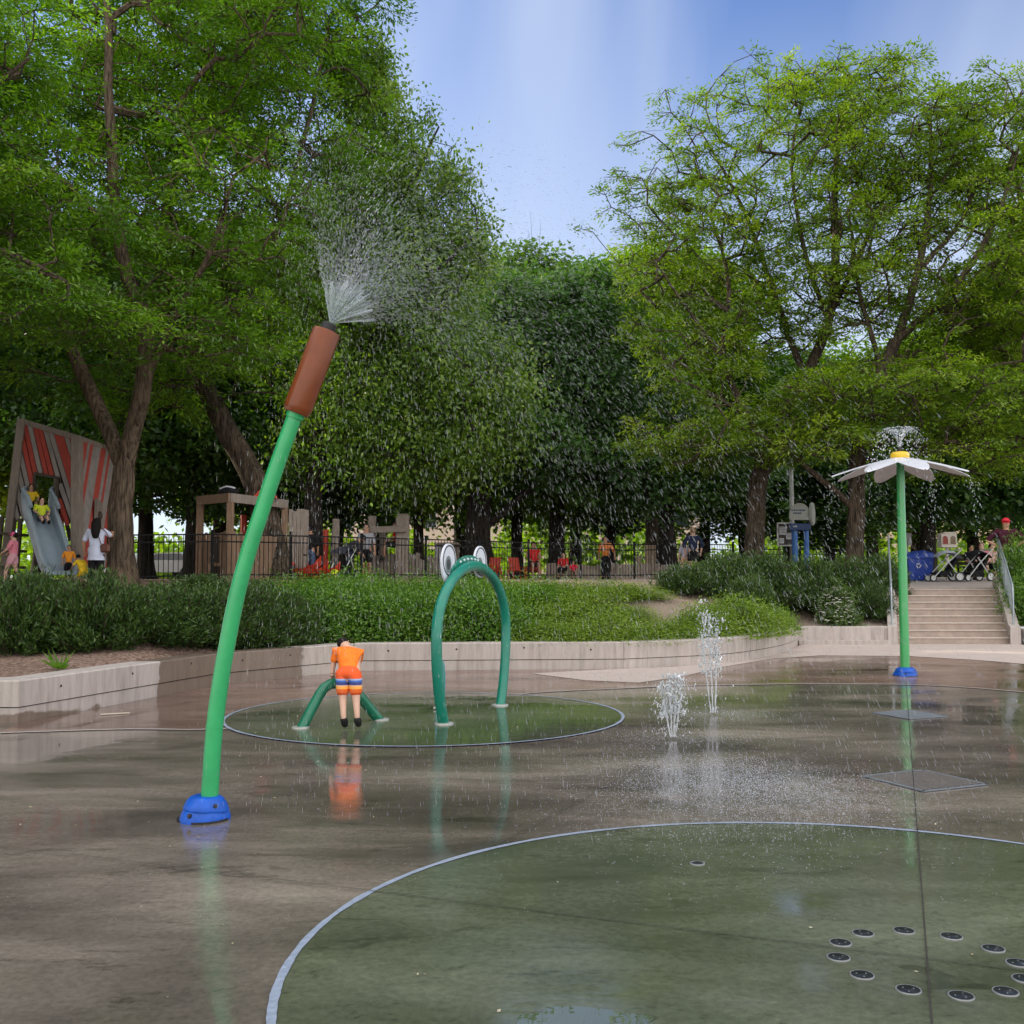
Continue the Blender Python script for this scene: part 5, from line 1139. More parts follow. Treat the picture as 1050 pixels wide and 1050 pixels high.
red_post(333.5, 31.5, 545, 'tall red round post standing behind the fence by the leaning dark trunk'); red_post(249, 30.2, 530, 'red round post seen through the playhouse under its roof')
# timber frame with low plank wall
pg = thing('climbing_frame', 'grey timber climbing frame of thick posts with a crossbeam and plank wall', 'play frame', tuple(gp_(400, 31.8)))
for px, dd, yt, w in ((381, 31.6, 529, .24), (412.5, 31.4, 527, .40), (392, 32.5, 540, .2), (344, 30.8, 532, .20)):
    p_ = gp_(px, dd); MB().bar(lift(p_, 1.3), lift(p_, at(px, yt, dd)[2]), w, w*.8, (0, 1, 0), 0, .03).build('post', GT, pg)
MB().bar(at(376, 543.5, 31.3), at(417, 542.5, 31.2), .16, .20, (0, 0, 1), 0, .02).build('crossbeam', GT, pg)
boards(gp_(378, 31.9), gp_(432, 31.5), 1.35, at(400, 568, 31.5)[2], GT, pg, var=.12, w=.15)
boards(gp_(422, 32.8), gp_(450, 33.2), 1.35, at(430, 576, 33)[2], GT, pg, var=.2, w=.16)
hut = thing('grey_plank_hut', 'narrow grey plank hut behind the left frog eye', 'playhouse', tuple(gp_(455, 33.5))); a, b = gp_(446, 33.5), gp_(463, 33.3)
zt2 = at(455, 559, 33.4)[2]; boards(a, b, 1.35, zt2, mat('pale_grey_plank', (.36, .36, .38), .8, .2, 4), hut, var=.0); boards(b, b+[.2, 1.2, 0], 1.35, zt2, GT, hut, var=0); boards(a, a+[.2, 1.2, 0], 1.35, zt2, GT, hut, var=0)
MB().box(lift((a+b)/2+[.1, .6, 0], zt2+.05), (np.linalg.norm(b-a)+.2, 1.5, .07), bev=.01).build('hut_roof', GT, hut)
# red rocker toys and chairs behind the fence
def rocker(px, d, lab, s=1.0):
    p_ = gp_(px, d); o = thing('red_rocker', lab, 'play toy', tuple(p_), 'red rocking toys'); V = []; 
    hull = [(-.6, .34, .06), (-.5, .18, .18), (-.2, .08, .24), (.2, .08, .24), (.5, .2, .18), (.66, .42, .05)]
    for x, z, w in hull: V += [p_+np.array([x*s, -w*s, z*s+.22]), p_+np.array([x*s, 0, z*s-.06]), p_+np.array([x*s, w*s, z*s+.22]), p_+np.array([x*s, 0, z*s+.10])]
    f = [(i*4+j, i*4+(j+1) % 4, i*4+4+(j+1) % 4, i*4+4+j) for i in range(5) for j in range(4)]+[(0, 1, 2, 3), (20, 21, 22, 23)]
    MB().add(V, f).build('hull', RP, o); MB().tube([p_, p_+[0, 0, .2]], .09*s, 10).build('spring', BLACK, o, True); MB().tube([p_+[.25*s, -.16*s, .62*s], p_+[.25*s, .16*s, .62*s]], .022, 8).build('handle', BLACK, o, True)
    MB().box(p_+[-.15*s, 0, .40*s], (.3*s, .28*s, .08*s), bev=.02).build('seat', RP, o)
rocker(302, 29.5, 'large red rocking boat by the right end of the playhouse', 1.15); rocker(318, 29.8, 'smaller red rocker in front of the adult in jeans', .8); rocker(331, 29.6, 'red rocker next to the yellow ball', .75)
p_ = gp_(343, 29.3); MB().ball(p_+[0, 0, .15], .15, 16, 12).build('play_ball', YG, None, True); bpy.data.objects['play_ball'].location = p_; tag(bpy.data.objects['play_ball'], 'yellow-green ball on the ground behind the fence', 'ball')
bpy.data.objects['play_ball'].location.z += .0
def chair(px, d, rz, lab, m_=RP):
    p_ = gp_(px, d); o = thing('red_chair', lab, 'chair', tuple(p_), 'red wide garden chairs'); Rm = np.array(Matrix.Rotation(rz, 3, 'Z'))
    def bx_(n_, c, s_, tilt=0): MB().box(p_+Rm@np.array(c)*.72, tuple(np.array(s_)*.72), Rm@np.array(Matrix.Rotation(tilt, 3, 'X')), bev=.012).build(n_, m_, o)
    bx_('seat', (0, 0, .38), (.56, .55, .04), R(-8)); bx_('backrest', (0, .30, .70), (.56, .04, .72), R(-16))
    for s in (-1, 1): bx_('armrest', (s*.33, -.02, .58), (.12, .66, .03)); bx_('leg', (s*.31, -.26, .29), (.06, .09, .58)); bx_('leg', (s*.31, .28, .27), (.06, .09, .58), R(-14))
chair(547, 35.7, 0, 'red garden chair the person in red is sitting on'); chair(530, 35.2, R(25), 'empty red garden chair left of the seated person in red'); chair(505, 34.8, R(-20), 'red garden chair seen under the frog brow plate'); 
# low pale palisade edging on the right
pe = thing('palisade_edging', 'low pale timber palisade edging along the bank under the right fence', 'edging', tuple(gp_(630, 36.8))); a, b = gp_(560, 37.0), gp_(696, 36.6)
boards(a, b, 1.35, 2.06, mat('pale_palisade_wood', (.38, .31, .26), .8, .25, 4), pe, var=.06, w=.16, name='palisade')
o = thing('timber_screen', 'bright bare timber screen between dark trunks', 'screen', tuple(gp_(670, 39.0))); boards(gp_(661, 39), gp_(677, 39), 1.4, at(668, 558, 39)[2], LWD, o, var=.0, w=.2); boards(gp_(652, 38.8), gp_(661, 38.8), 1.4, at(668, 570, 39)[2], LWD, o, var=.0, w=.2)

# ================================================================== FENCES
IRON = mat('black_painted_iron', (.012, .012, .013), .8, .1, 20, spec=.15)
def fence(lab, pts, h, bay, name='iron_fence', pick=.115):
    P_ = [np.array(p_[:2], float) for p_ in pts]; t = thing(name, lab, 'fence', (P_[0][0], P_[0][1], ground_z(*P_[0])))
    cum = [0]; 
    for i in range(len(P_)-1): cum.append(cum[-1]+np.linalg.norm(P_[i+1]-P_[i]))
    def pt(s):
        x = np.interp(s, cum, [p_[0] for p_ in P_]); y = np.interp(s, cum, [p_[1] for p_ in P_]); return np.array([x, y, ground_z(x, y)])
    nb = max(1, round(cum[-1]/bay)); ss = np.linspace(0, cum[-1], nb+1)
    for s in ss:
        p_ = pt(s); mb = MB(); mb.box(p_+[0, 0, h/2], (.07, .07, h+.12), bev=.006); mb.box(p_+[0, 0, h+.075], (.085, .085, .03), bev=.008); mb.build('post', IRON, t)
    for s0_, s1_ in zip(ss[:-1], ss[1:]):
        a, b = pt(s0_), pt(s1_); mb = MB()
        for z, r in ((h-.02, .034), (h-.20, .034), (.14, .034)): mb.bar(a+[0, 0, z], b+[0, 0, z], .034, r, (0, 0, 1))
        n_ = int(np.linalg.norm(b-a)/pick)
        for i in range(1, n_): p_ = a+(b-a)*i/n_; mb.bar(p_+[0, 0, .06], p_+[0, 0, h-.02], .016, .016, (0, 1, 0))
        mb.build('picket_panel', IRON, t)
fence('long black iron picket fence running along the top of the planted bank', [gp_(126, 24.6), gp_(230, 25.6), gp_(430, 29.0), gp_(560, 32.6), gp_(752, 36.0)], 1.17, 2.1)
fence('short run of black iron fence below the notice board', [gp_(780, 37.5), gp_(862, 37.0)], 1.05, 1.4)

# ================================================================== UPPER RIGHT: SIGNS, BIN, LIBRARY, STROLLER, BENCH
POLE = mat('pale_steel_pole', (.50, .52, .52), .5, .1)
p_ = gp_(813, 36.5); t = thing('light_pole', 'slim pale steel pole rising behind the rounded sign', 'pole', tuple(p_)); z_ = at(813, 449, 36.5)[2]
MB().tube([p_-[0, 0, .1], lift(p_, 3.2), lift(p_, z_)], [.10, .085, .07], 14).build('shaft', POLE, t, True); MB().lathe([(.0001, .1), (.10, .08), (.10, -.02), (.0001, -.02)], lift(p_, z_), 14).build('pole_cap', POLE, t, True); MB().lathe([(.0001, .03), (.17, .03), (.17, 0), (.0001, 0)], p_, 14).build('base_plate', POLE, t, True)
BLUEP = mat('blue_painted_post', (.05, .17, .50), .5, .15); NAVYP = mat('navy_panel', (.02, .05, .16), .5, .2)
# rounded sign on blue posts
d = 35.0; sp = thing('rounded_park_sign', 'rounded pale grey park sign on two blue posts with a navy band', 'sign', tuple(gp_(822, d)))
for px, m_ in ((815.5, BLUEP), (827.5, BLUEP)): q_ = gp_(px, d); MB().tube([q_-[0, 0, .1], lift(q_, at(px, 541, d)[2])], .105 if px < 820 else .085, 14).build('post', m_, sp, True)
SIGNM = mat('pale_sign_face', (.42, .44, .41), .6, .12, 6); SM = np.array([[1, 0, 0], [0, 0, -1], [0, 1, 0]], float)
c = at(819.5, 529, d); o = [(.36*math.cos(a)-.02, .43*math.sin(a)) for a in np.linspace(R(-20), R(200), 26)]
sf = MB().plate(o, .09, SM, c-[0, .12, 0]).build('sign_face', SIGNM, sp)
c2 = at(833, 527, d); MB().lathe([(.0001, -.05), (.28, -.05), (.30, 0), (.28, .05), (.0001, .05)], c2+[0, .02, 0], 24, 0, np.array(Matrix.Rotation(R(62), 3, 'Z'))@np.array([[1, 0, 0], [0, 0, -1], [0, 1.35, 0]])).build('side_disc', SIGNM, sp, True)
MB().box(at(819, 540.5, d)-[0, .14, 0], (.72, .10, .24), bev=.02).build('name_band', NAVYP, sp)
def text_lines(par, c, w, rows, h, m_, name='lettering'):
    """rows of small printed strokes standing for the unreadably small type"""
    mb = MB(); rg = np.random.default_rng(3)
    for i, (x0, x1) in enumerate(rows):
        x = x0
        while x < x1-.01:
            l = rg.uniform(.02, .055)*w/.4; mb.box(c+np.array([x+l/2, 0, -i*h]), (l, .006, h*.5)); x += l+.018*w/.4
    return mb.build(name, m_, par)
text_lines(sf, at(817, 523.5, d)-[0, .168, 0], .4, [(-.24, .24), (-.17, .10)], .10, NAVYP)
text_lines(sf, at(819, 540, d)-[0, .193, 0], .4, [(-.25, -.12), ], .1, WHITE); 
mb = MB()                                          # planting in front of the sign face
# notice board
nbd = thing('notice_board', 'framed notice board with white papers on a dark panel beside the blue post', 'notice board', tuple(gp_(805, 35.6))); d2_ = 35.6; c = at(805.3, 548, d2_)
MB().box(c, (.56, .05, .76), bev=.008).build('panel', mat('dark_board', (.05, .04, .035), .6), nbd)
mb = MB()
for cx_, cz_, sx_, sz_ in ((-.275, 0, .05, .82), (.275, 0, .05, .82), (0, .39, .50, .05), (0, -.39, .50, .05)): mb.box(c+[cx_, -.02, cz_], (sx_, .07, sz_), bev=.006)
mb.build('frame', mat('pale_aluminium', (.55, .55, .53), .45, .05, metallic=.3), nbd)
PAP = mat('white_paper', (.75, .75, .76), .7, .04)
for cx_, cz_, sx_, sz_ in ((-.09, .13, .25, .28), (.12, -.06, .20, .22), (-.14, -.22, .16, .18)): pp = MB().box(c+[cx_, -.030, cz_], (sx_, .006, sz_)).build('notice', PAP, nbd); text_lines(pp, c+np.array([cx_-sx_*.4, -.034, cz_+sz_*.34]), .2, [(0, sx_*.75)]*4, sz_*.2, mat('grey_print', (.2, .2, .22), .7))
for s in (-.2, .2): MB().tube([lift(c+[s, .03, 0], 1.45), c+[s, .03, -.3]], .03, 8).build('leg', GT, nbd, True)
# recycling bin
BINB = mat('blue_bin_plastic', (.008, .045, .33), .5, .12, 6); d = 33.0
p_ = at(940, 590.5, d);  w, dpt, h = .82, .75, 1.02
p_[2] = ground_z(p_[0], p_[1]); bn = thing('recycling_bin', 'large blue recycling bin with a slanted lid at the top of the stairs', 'recycling bin', tuple(p_))
V = [p_+np.array([sx*w/2*k, sy*dpt/2*k, z]) for z, k in ((.04, .86), (.74, 1.0)) for sx, sy in ((-1, -1), (1, -1), (1, 1), (-1, 1))]; MB().add(V, [(0, 3, 2, 1), (4, 5, 6, 7)]+[(i, (i+1) % 4, 4+(i+1) % 4, 4+i) for i in range(4)]).build('bin_body', BINB, bn)
V = [p_+np.array(x) for x in ((-w*.54, -dpt*.56, .745), (w*.54, -dpt*.56, .745), (w*.54, dpt*.55, .745), (-w*.54, dpt*.55, .745), (-w*.50, -dpt*.50, .83), (w*.50, -dpt*.50, .90), (w*.48, dpt*.48, 1.02), (-w*.48, dpt*.48, .92))]; MB().add(V, [(0, 3, 2, 1), (4, 5, 6, 7)]+[(i, (i+1) % 4, 4+(i+1) % 4, 4+i) for i in range(4)]).build('lid', BINB, bn)
mb = MB()                                          # three white chasing arrows
for k in range(3):
    a = R(90+120*k); dd = np.array([math.cos(a), 0, math.sin(a)]); tt = np.array([-dd[2], 0, dd[0]]); cc = p_+np.array([-.08, -dpt/2*.98-.004, .50]); 
    A_ = cc+dd*.055-tt*.045; B_ = cc+dd*.055+tt*.035; mb.bar(A_, B_, .03, .006, (0, 1, 0)); q_ = B_; mb.plate([(0, .028), (.035, 0), (0, -.028)], .006, np.stack([tt, dd, [0, 1, 0]], 1), q_)
mb.build('recycling_mark', WHITE, bn)
for s in (-1, 1): MB().lathe([(.0001, -.03), (.09, -.03), (.09, .03), (.0001, .03)], p_+[s*w*.36, dpt*.44, .09], 14, 0, np.array([[0, 0, 1], [1, 0, 0], [0, 1, 0]], float)).build('wheel', BLACK, bn, True)
# little library box with two arched windows
d = 34.0; c = at(971, 554.5, d); lp = thing('book_box', 'white book exchange box with two arched windows on a post behind the stroller', 'book box', (c[0], c[1], ground_z(c[0], c[1])))
BOXW = mat('cream_paint', (.62, .56, .48), .6, .08)
MB().box(c, (.52, .34, .46), bev=.012).build('cabinet', BOXW, lp); MB().box(c+[.03, 0, .255], (.40, .38, .06), bev=.01).build('roof', BOXW, lp); MB().tube([lift(c, ground_z(c[0], c[1])-.05), c-[0, 0, .22]], .055, 10).build('post', BOXW, lp, True)
for s, m_ in ((-.125, mat('red_book_spines', (.28, .05, .035), .6, .5, 30)), (.125, mat('brown_book_spines', (.20, .14, .08), .6, .5, 30))):
    o = [(.085*math.cos(a), .07+.085*math.sin(a)) for a in np.linspace(0, math.pi, 14)]+[(-.085, -.12), (.085, -.12)]
    k_ = MB().plate(o, .01, SM, c+[s, -.172, 0]).build('arched_window', m_, lp)
    o2 = [(.10*math.cos(a), .07+.10*math.sin(a)) for a in np.linspace(0, math.pi, 14)]; 
    MB().tube([c+[s+x, -.178, z] for x, z in [(.093, -.125)]+[(.093*math.cos(a), .07+.093*math.sin(a)) for a in np.linspace(0, math.pi, 12)]+[(-.093, -.125), (.093, -.125)]], .009, 6).build('window_frame', BOXW, k_, True)
# stroller
def stroller(c, lab, hoodm, rz=0.0):
    t = thing('stroller', lab, 'stroller', tuple(c), 'strollers'); Rm = np.array(Matrix.Rotation(rz, 3, 'Z'))
    def X(*a): return c+Rm@np.array(a, float)
    for x, y, r in ((-.48, -.22, .11), (-.48, .22, .11), (.32, -.26, .15), (.32, .26, .15)):
        w_ = MB().lathe([(r*.75, -.03), (r, -.02), (r, .02), (r*.75, .03)], X(x, y, r), 18, 0, Rm@np.array([[1, 0, 0], [0, 0, 1], [0, -1, 0]]), False).build('wheel', BLACK, t, True)
        MB().lathe([(.0001, -.015), (r*.78, -.012), (r*.78, .012), (.0001, .015)], X(x, y, r), 14, 0, Rm@np.array([[1, 0, 0], [0, 0, 1], [0, -1, 0]])).build('hub', POLE, w_, True)
    mb = MB()
    for s in (-.24, .24): mb.tube([X(-.48, s, .11), X(-.1, s, .52), X(.42, s, 1.0)], .018, 8); mb.tube([X(.32, s, .15), X(-.02, s, .62), X(-.12, s, .74)], .018, 8)
    mb.tube([X(.42, -.24, 1.0), X(.42, .24, 1.0)], .02, 8); mb.build('frame', POLE, t, True)
    V = [X(*p) for p in ((-.40, -.2, .28), (-.40, .2, .28), (.02, .2, .34), (.02, -.2, .34), (.28, -.2, .74), (.28, .2, .74), (.33, .2, .70), (.33, -.2, .70), (.08, -.2, .26), (.08, .2, .26), (-.4, .2, .22), (-.4, -.2, .22))]
    MB().add(V, [(0, 1, 2, 3), (3, 2, 5, 4), (4, 5, 6, 7), (7, 6, 9, 8), (8, 9, 10, 11), (11, 10, 1, 0), (0, 3, 8, 11), (3, 4, 7, 8), (1, 10, 9, 2), (2, 9, 6, 5)]).build('seat', BK, t)
    V = []; k1, k2 = 9, 6
    for th_ in (0, .02):
        for i in range(k1):
            a = R(20+i*145/8)
            for j in range(k2): y = -.25+.5*j/(k2-1); V.append(X(-.02-(.40+th_)*math.cos(a)*.95+.05, y, .66+(.30+th_)*math.sin(a)*(1-.25*(y/.25)**2)))
    n_ = k1*k2; f = [(i*k2+j, (i+1)*k2+j, (i+1)*k2+j+1, i*k2+j+1) for i in range(k1-1) for j in range(k2-1)]; f += [tuple(x+n_ for x in q_[::-1]) for q_ in f]
    MB().add(V, f).build('canopy', hoodm, t, True); MB().box(X(-.05, 0, .22), (.5, .36, .16), Rm, bev=.04).build('basket', BK, t)
d = 32.0; c = at(970, 593, d); c[2] = path_z(d)+.004; stroller(c, 'stroller with a pale grey canopy parked at the top of the stairs', cloth('pale_grey_canopy', (.50, .52, .60)))
c = gp_(352, 30.0); stroller(c, 'dark stroller behind the fence left of the man in grey', cloth('dark_canopy', (.04, .04, .06)), R(70))
c = gp_(1012, 33.0)
# bench with sitters
def bench(px0, px1, d, lab):
    a, b = gp_(px0, d), gp_(px1, d); t = thing('park_bench', lab, 'bench', tuple((a+b)/2)); z0 = (a[2]+b[2])/2; m_ = DKW; L_ = b[0]-a[0]; cx = (a[0]+b[0])/2
    mb = MB(); 
    for k in range(4): mb.box((cx, d-.18+k*.12, z0+.44), (L_, .10, .035), bev=.006)
    mb.build('seat', m_, t); mb = MB()
    for k in range(3): mb.box((cx, d+.30+k*.03, z0+.56+k*.13), (L_, .03, .10), bev=.006)
    mb.build('backrest', m_, t)
    for s in (a[0]+.12, b[0]-.12): 
        mb = MB(); mb.bar((s, d-.2, z0), (s, d-.2, z0+.43), .05, .05, (0, 1, 0)); mb.bar((s, d+.22, z0), (s, d+.40, z0+.9), .05, .05, (1, 0, 0)); mb.build('leg', IRON, t)
bench(983, 1022, 34.0, 'dark wooden bench where the woman in pink sits at the top of the stairs')
zz = ground_z(*gp_(1000, 34)[:2]); p_ = gp_(1007, 33.72); p_[2] = zz+.0
person('woman in pink top sitting on the bench with one leg stretched out', p_, R(160), 1.64, {**SIT, 'knl': (-.07, .235, .29), 'anl': (-.09, .44, .14), 'tol': (-.10, .50, .19)}, 'light', PNK, .6, BK, 1.1, BK, 'bob', hairm=cloth('brown_hair', (.10, .04, .02)))
p_ = gp_(996, 33.72); p_[2] = zz; person('person in black sitting at the left end of the bench', p_, R(180), 1.55, SIT, 'tan', BK, 1.2, BK, 1.6, BK, 'short')
p_ = gp_(1017, 33.70); p_[2] = zz; person('person in pale rose top sitting behind the stair handrail', p_, R(185), 1.6, SIT, 'light', cloth('rose_fabric', (.60, .38, .36)), .6, BK, 1.5, BK, 'short')
c = gp_(1001, 32.2); c[2] = path_z(32.2)+.004; stroller(c, 'low black stroller in front of the bench sitters', BK, R(15))
p_ = gp_(1033, 27.2); p_[2] = at(1033, 592, 27.2)[2]-.22
person('man in maroon t-shirt and red cap with hands on hips beside the stair handrail', p_, R(168), 1.82, pose(ell=(-.235, -.02, .655), elr=(.235, -.02, .655), wrl=(-.10, .035, .565), wrr=(.10, .035, .565)), 'tan', MAR, .75, BK, 1.0, BK, 'short', cap=cloth('red_cap', (.60, .03, .05)), fat=1.15, wide=1.1)
# far small white sign behind the daisy stem
p_ = gp_(930, 41); t = thing('small_white_sign', 'small plain white sign on a thin post just right of the daisy stem', 'sign', tuple(p_)); c = at(931, 553, 41); MB().box(c, (.28, .03, .5), bev=.005).build('sign_panel', PAP, t); MB().tube([p_, c], .03, 8).build('post', POLE, t, True)
# parked cars beyond the playground
CARW = mat('white_car_paint', (.72, .74, .76), .25, .03, 3, coat=.6); GLS = mat('dark_car_glass', (.02, .025, .03), .08, .05)
def car(px, d, lab, rz=0.0):
    c = at(px, 592, d); c[2] = 1.50; t = thing('parked_car', lab, 'car', tuple(c), 'white cars parked beyond the playground')
    pr = [(-2.15, .35), (-2.2, .75), (-1.5, .92), (-.9, 1.0), (1.75, .95), (2.15, .85), (2.2, .40)]; M_ = np.array([[1, 0, 0], [0, 0, 1], [0, 1, 0]], float)
    MB().plate(pr, 1.75, M_, c).build('body', CARW, t)
    cab = [(-1.0, .98), (-.35, 1.42), (1.0, 1.45), (1.8, .97)]; MB().plate(cab, 1.5, M_, c).build('cabin', CARW, t)
    for s in (-1, 1): MB().plate([(-.78, 1.03), (-.28, 1.36), (.95, 1.38), (1.5, 1.03)], .02, M_, c+[0, s*.76, 0]).build('side_window', GLS, t)
    for x in (-1.35, 1.35):
        for s in (-1, 1): MB().lathe([(.0001, -.1), (.30, -.1), (.33, -.07), (.33, .07), (.30, .1), (.0001, .1)], c+[x, s*.80, .33], 18, 0, np.array([[1, 0, 0], [0, 0, 1], [0, 1, 0]], float)).build('wheel', BLACK, t, True)
    for s in (-1, 1): MB().box(c+[-2.19, s*.6, .70], (.05, .3, .12), bev=.02).build('headlight', GLS, t)
car(170, 56, 'white car seen through the fence right of the big trunk'); car(212, 58, 'white car seen under the playhouse'); car(118, 57, 'white car half hidden by the big trunk')
# pale buildings far beyond the trees
def building(px0, px1, d, ytop, lab, m_, cols, rows):
    a, b = at(px0, 590, d), at(px1, 590, d); H_ = at(px0, ytop, d)[2]-1.5; W_ = b[0]-a[0]; t = thing('brick_building', lab, 'building', ((a[0]+b[0])/2, d, 1.5), 'buildings beyond the park')
    MB().box(((a[0]+b[0])/2, d+6, 1.5+H_/2), (W_, 12, H_)).build('wall', m_, t); MB().box(((a[0]+b[0])/2, d+6, 1.5+H_+.2), (W_+.5, 12.5, .4)).build('cornice', mat('pale_stone', (.5, .45, .4), .8), t)
    for i in range(cols):
        for j in range(rows):
            c = np.array([a[0]+W_*(i+.5)/cols, d-.02, 1.5+H_*(j+.5)/rows]); w_ = MB().box(c, (W_/cols*.45, .10, H_/rows*.5)).build('window', mat('pale_stone', (.5, .45, .4)), t); MB().box(c-[0, .06, 0], (W_/cols*.40, .02, H_/rows*.46)).build('pane', GLS, w_)
building(330, 720, 92, 470, 'wide pale brick building glimpsed between the trunks in the middle', mat('pale_brick', (.55, .45, .36), .85, .15), 9, 3)
building(950, 1150, 80, 500, 'sunlit cream building behind the bench at the right', mat('cream_brick', (.62, .50, .33), .85, .12), 5, 2)

# ================================================================== SHRUBS
rs = random.Random(4)
def sb(px, d, dz=-.04): p_ = at(px, 600, d); p_[2] = ground_z(p_[0], p_[1])+dz; return p_
GJ = 'dark juniper shrubs along the left bank'
jl = [(-25, 15.2, 'at the frame edge under the girl in pink'), (18, 14.6, 'in front of the girl in pink'), (60, 15.0, 'in front of the slide foot'), (42, 17.2, 'higher on the bank behind the slide-side hedge'), (100, 14.9, 'in front of the woman in pale blue'), (140, 15.4, 'in front of the big trunk'), (150, 18.2, 'higher on the bank right of the big trunk'), (180, 15.9, 'under the left end of the iron fence'), (215, 16.4, 'in front of the playhouse post'), (205, 19.0, 'higher on the bank below the playhouse'), (252, 16.9, 'just right of the cattail stem'), (285, 17.6, 'at the right end of the dark hedge'), (262, 19.6, 'higher on the bank right of the cattail stem'), (92, 18.0, 'higher on the bank below the woman in pale blue'), (-5, 18.2, 'higher on the bank at the left frame edge')]
for i, (px, d, w) in enumerate(jl):
    q_ = sb(px, d); hgt_ = (at(px, 598+rs.uniform(-15, 9), d)[2]-q_[2]); s = .92+.16*rs.random()
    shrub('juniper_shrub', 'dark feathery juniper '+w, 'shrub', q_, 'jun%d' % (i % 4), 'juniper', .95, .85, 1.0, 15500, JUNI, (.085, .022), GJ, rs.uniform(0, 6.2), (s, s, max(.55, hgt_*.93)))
GS = 'leafy green shrubs on the middle bank'
sl = [(310, 18.6), (345, 18.75), (382, 18.9), (420, 19.0), (458, 19.05), (496, 19.1), (330, 20.3), (372, 20.6), (412, 20.8), (455, 21.0), (500, 21.2), (540, 21.4), (295, 20.4), (350, 22.4), (430, 22.8), (490, 23.2), (400, 22.5)]
wd_ = ['by the boy\'s head', 'above the boy', 'right of the boy', 'left of the frog hoop', 'framed by the frog hoop', 'right edge inside the frog hoop']
rows_ = ['front row of the bank', 'second row of the bank', 'top row under the fence']
names_ = ['left of the boy\'s head, against the wall', 'directly above the boy\'s head, against the wall', 'a little right of the boy, against the wall', 'midway between boy and frog hoop, against the wall', 'seen through the left half of the frog hoop, against the wall', 'seen through the right half of the frog hoop, against the wall',
          'in the second row above the boy', 'in the second row below the man in grey', 'in the second row below the person in red t-shirt', 'in the second row left of the frog eyes', 'in the second row below the frog eyes', 'in the second row just right of the frog hoop', 'in the second row where dark juniper meets the green shrubs', 'top row below the red rockers', 'top row below the timber frame', 'top row below the grey plank hut', 'top row below the climbing frame wall']
for i, (px, d) in enumerate(sl):
    q_ = sb(px, d); r0 = 0 if i < 6 else 1
    zt_ = at(px, (606 if i < 6 else 597 if i < 13 else 592)+rs.uniform(-7, 9), d)[2]-q_[2]; s = .85+.3*rs.random()
    shrub('leafy_shrub', 'mid green leafy shrub '+names_[i], 'shrub', q_, 'spi%d' % (i % 3), 'leafy', .80, .72, 1.0, 11000, SPIREA, (.062, .036), GS, rs.uniform(0, 6.2), (s, s, max(.4, zt_*.92)))
GB = 'low yellow-green shrubs on the right bank'
bl = [(545, 18.9, 640, .62, 'against the wall right of the frog hoop'), (582, 18.8, 640, .62, 'against the wall below the red child'), (620, 18.9, 634, .62, 'against the wall left of the bare soil'), (655, 19.1, 636, .62, 'against the wall under the bare patch'), (560, 20.6, 616, .75, 'second up the bank right of the frog hoop'), (602, 20.9, 612, .75, 'second up the bank below the orange figure'), (640, 21.4, 622, .6, 'second up the bank beside the bare soil patch'), (572, 22.8, 600, .85, 'on the crest of the bank right of the frog eyes'), (618, 23.2, 600, .85, 'on the crest of the bank below the palisade'), (535, 22.6, 598, .8, 'on the crest just right of the right frog eye'), (690, 19.6, 632, .6, 'low beside the tall water jet'), (652, 23.6, 606, .6, 'on the crest beside the bare soil')]
for i, (px, d, yt, r0, w) in enumerate(bl):
    q_ = sb(px, d); zt_ = at(px, yt+rs.uniform(-5, 6), d)[2]-q_[2]
    shrub('low_bright_shrub', 'yellow-green low shrub '+w, 'shrub', q_, 'bri%d' % (i % 3), 'leafy', .80, .70, 1.0, 9000, BRIGHT, (.060, .030), GB, rs.uniform(0, 6.2), (r0/.62*.85, r0/.62*.85, max(.3, zt_*.92)))
for i, (px, d, yt, s, w) in enumerate([(722, 20.2, 624, .8, 'behind the tall water jet'), (752, 20.9, 616, .95, 'largest of the pale rounded group by the curved wall'), (783, 21.9, 624, .6, 'at the right end beside the small round ball shrub')]):
    q_ = sb(px, d); zt_ = at(px, yt, d)[2]-q_[2]; shrub('rounded_bright_shrub', 'bright pale green rounded shrub '+w, 'shrub', q_, 'rnd0', 'leafy', .85, .75, 1.0, 11000, BRIGHT, (.070, .034), 'rounded bright shrubs by the curved wall', rs.uniform(0, 6), (s, s, zt_*.92))
q_ = sb(803, 23.4); shrub('ball_shrub', 'tiny round dark green shrub on bare soil by the curved wall end', 'shrub', q_, 'ball', 'leafy', .27, .27, .42, 2600, SPIREA, (.04, .02), None)
GR = 'dark junipers on the right bank'
for i, (px, d, yt, s, w) in enumerate([(708, 24.6, 577, .95, 'at the left tip of the right-hand dark hedge'), (745, 25.0, 566, 1.05, 'below the leaning locust trunk'), (785, 25.6, 566, 1.1, 'below the notice board'), (828, 26.2, 570, 1.1, 'below the rounded sign'), (868, 26.6, 572, 1.05, 'below the straight locust trunk'), (900, 27.0, 568, .85, 'against the left stair handrail'), (768, 23.6, 590, .75, 'front low one left of the white-flowered shrub'), (890, 25.8, 596, .75, 'front low one right of the white-flowered shrub')]):
    q_ = sb(px, d); zt_ = at(px, yt, d)[2]-q_[2]
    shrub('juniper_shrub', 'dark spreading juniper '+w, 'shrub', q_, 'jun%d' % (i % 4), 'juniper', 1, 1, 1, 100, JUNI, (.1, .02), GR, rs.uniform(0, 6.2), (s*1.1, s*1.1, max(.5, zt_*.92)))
FW = mat('white_blossom', (.75, .74, .66), .7, .06)
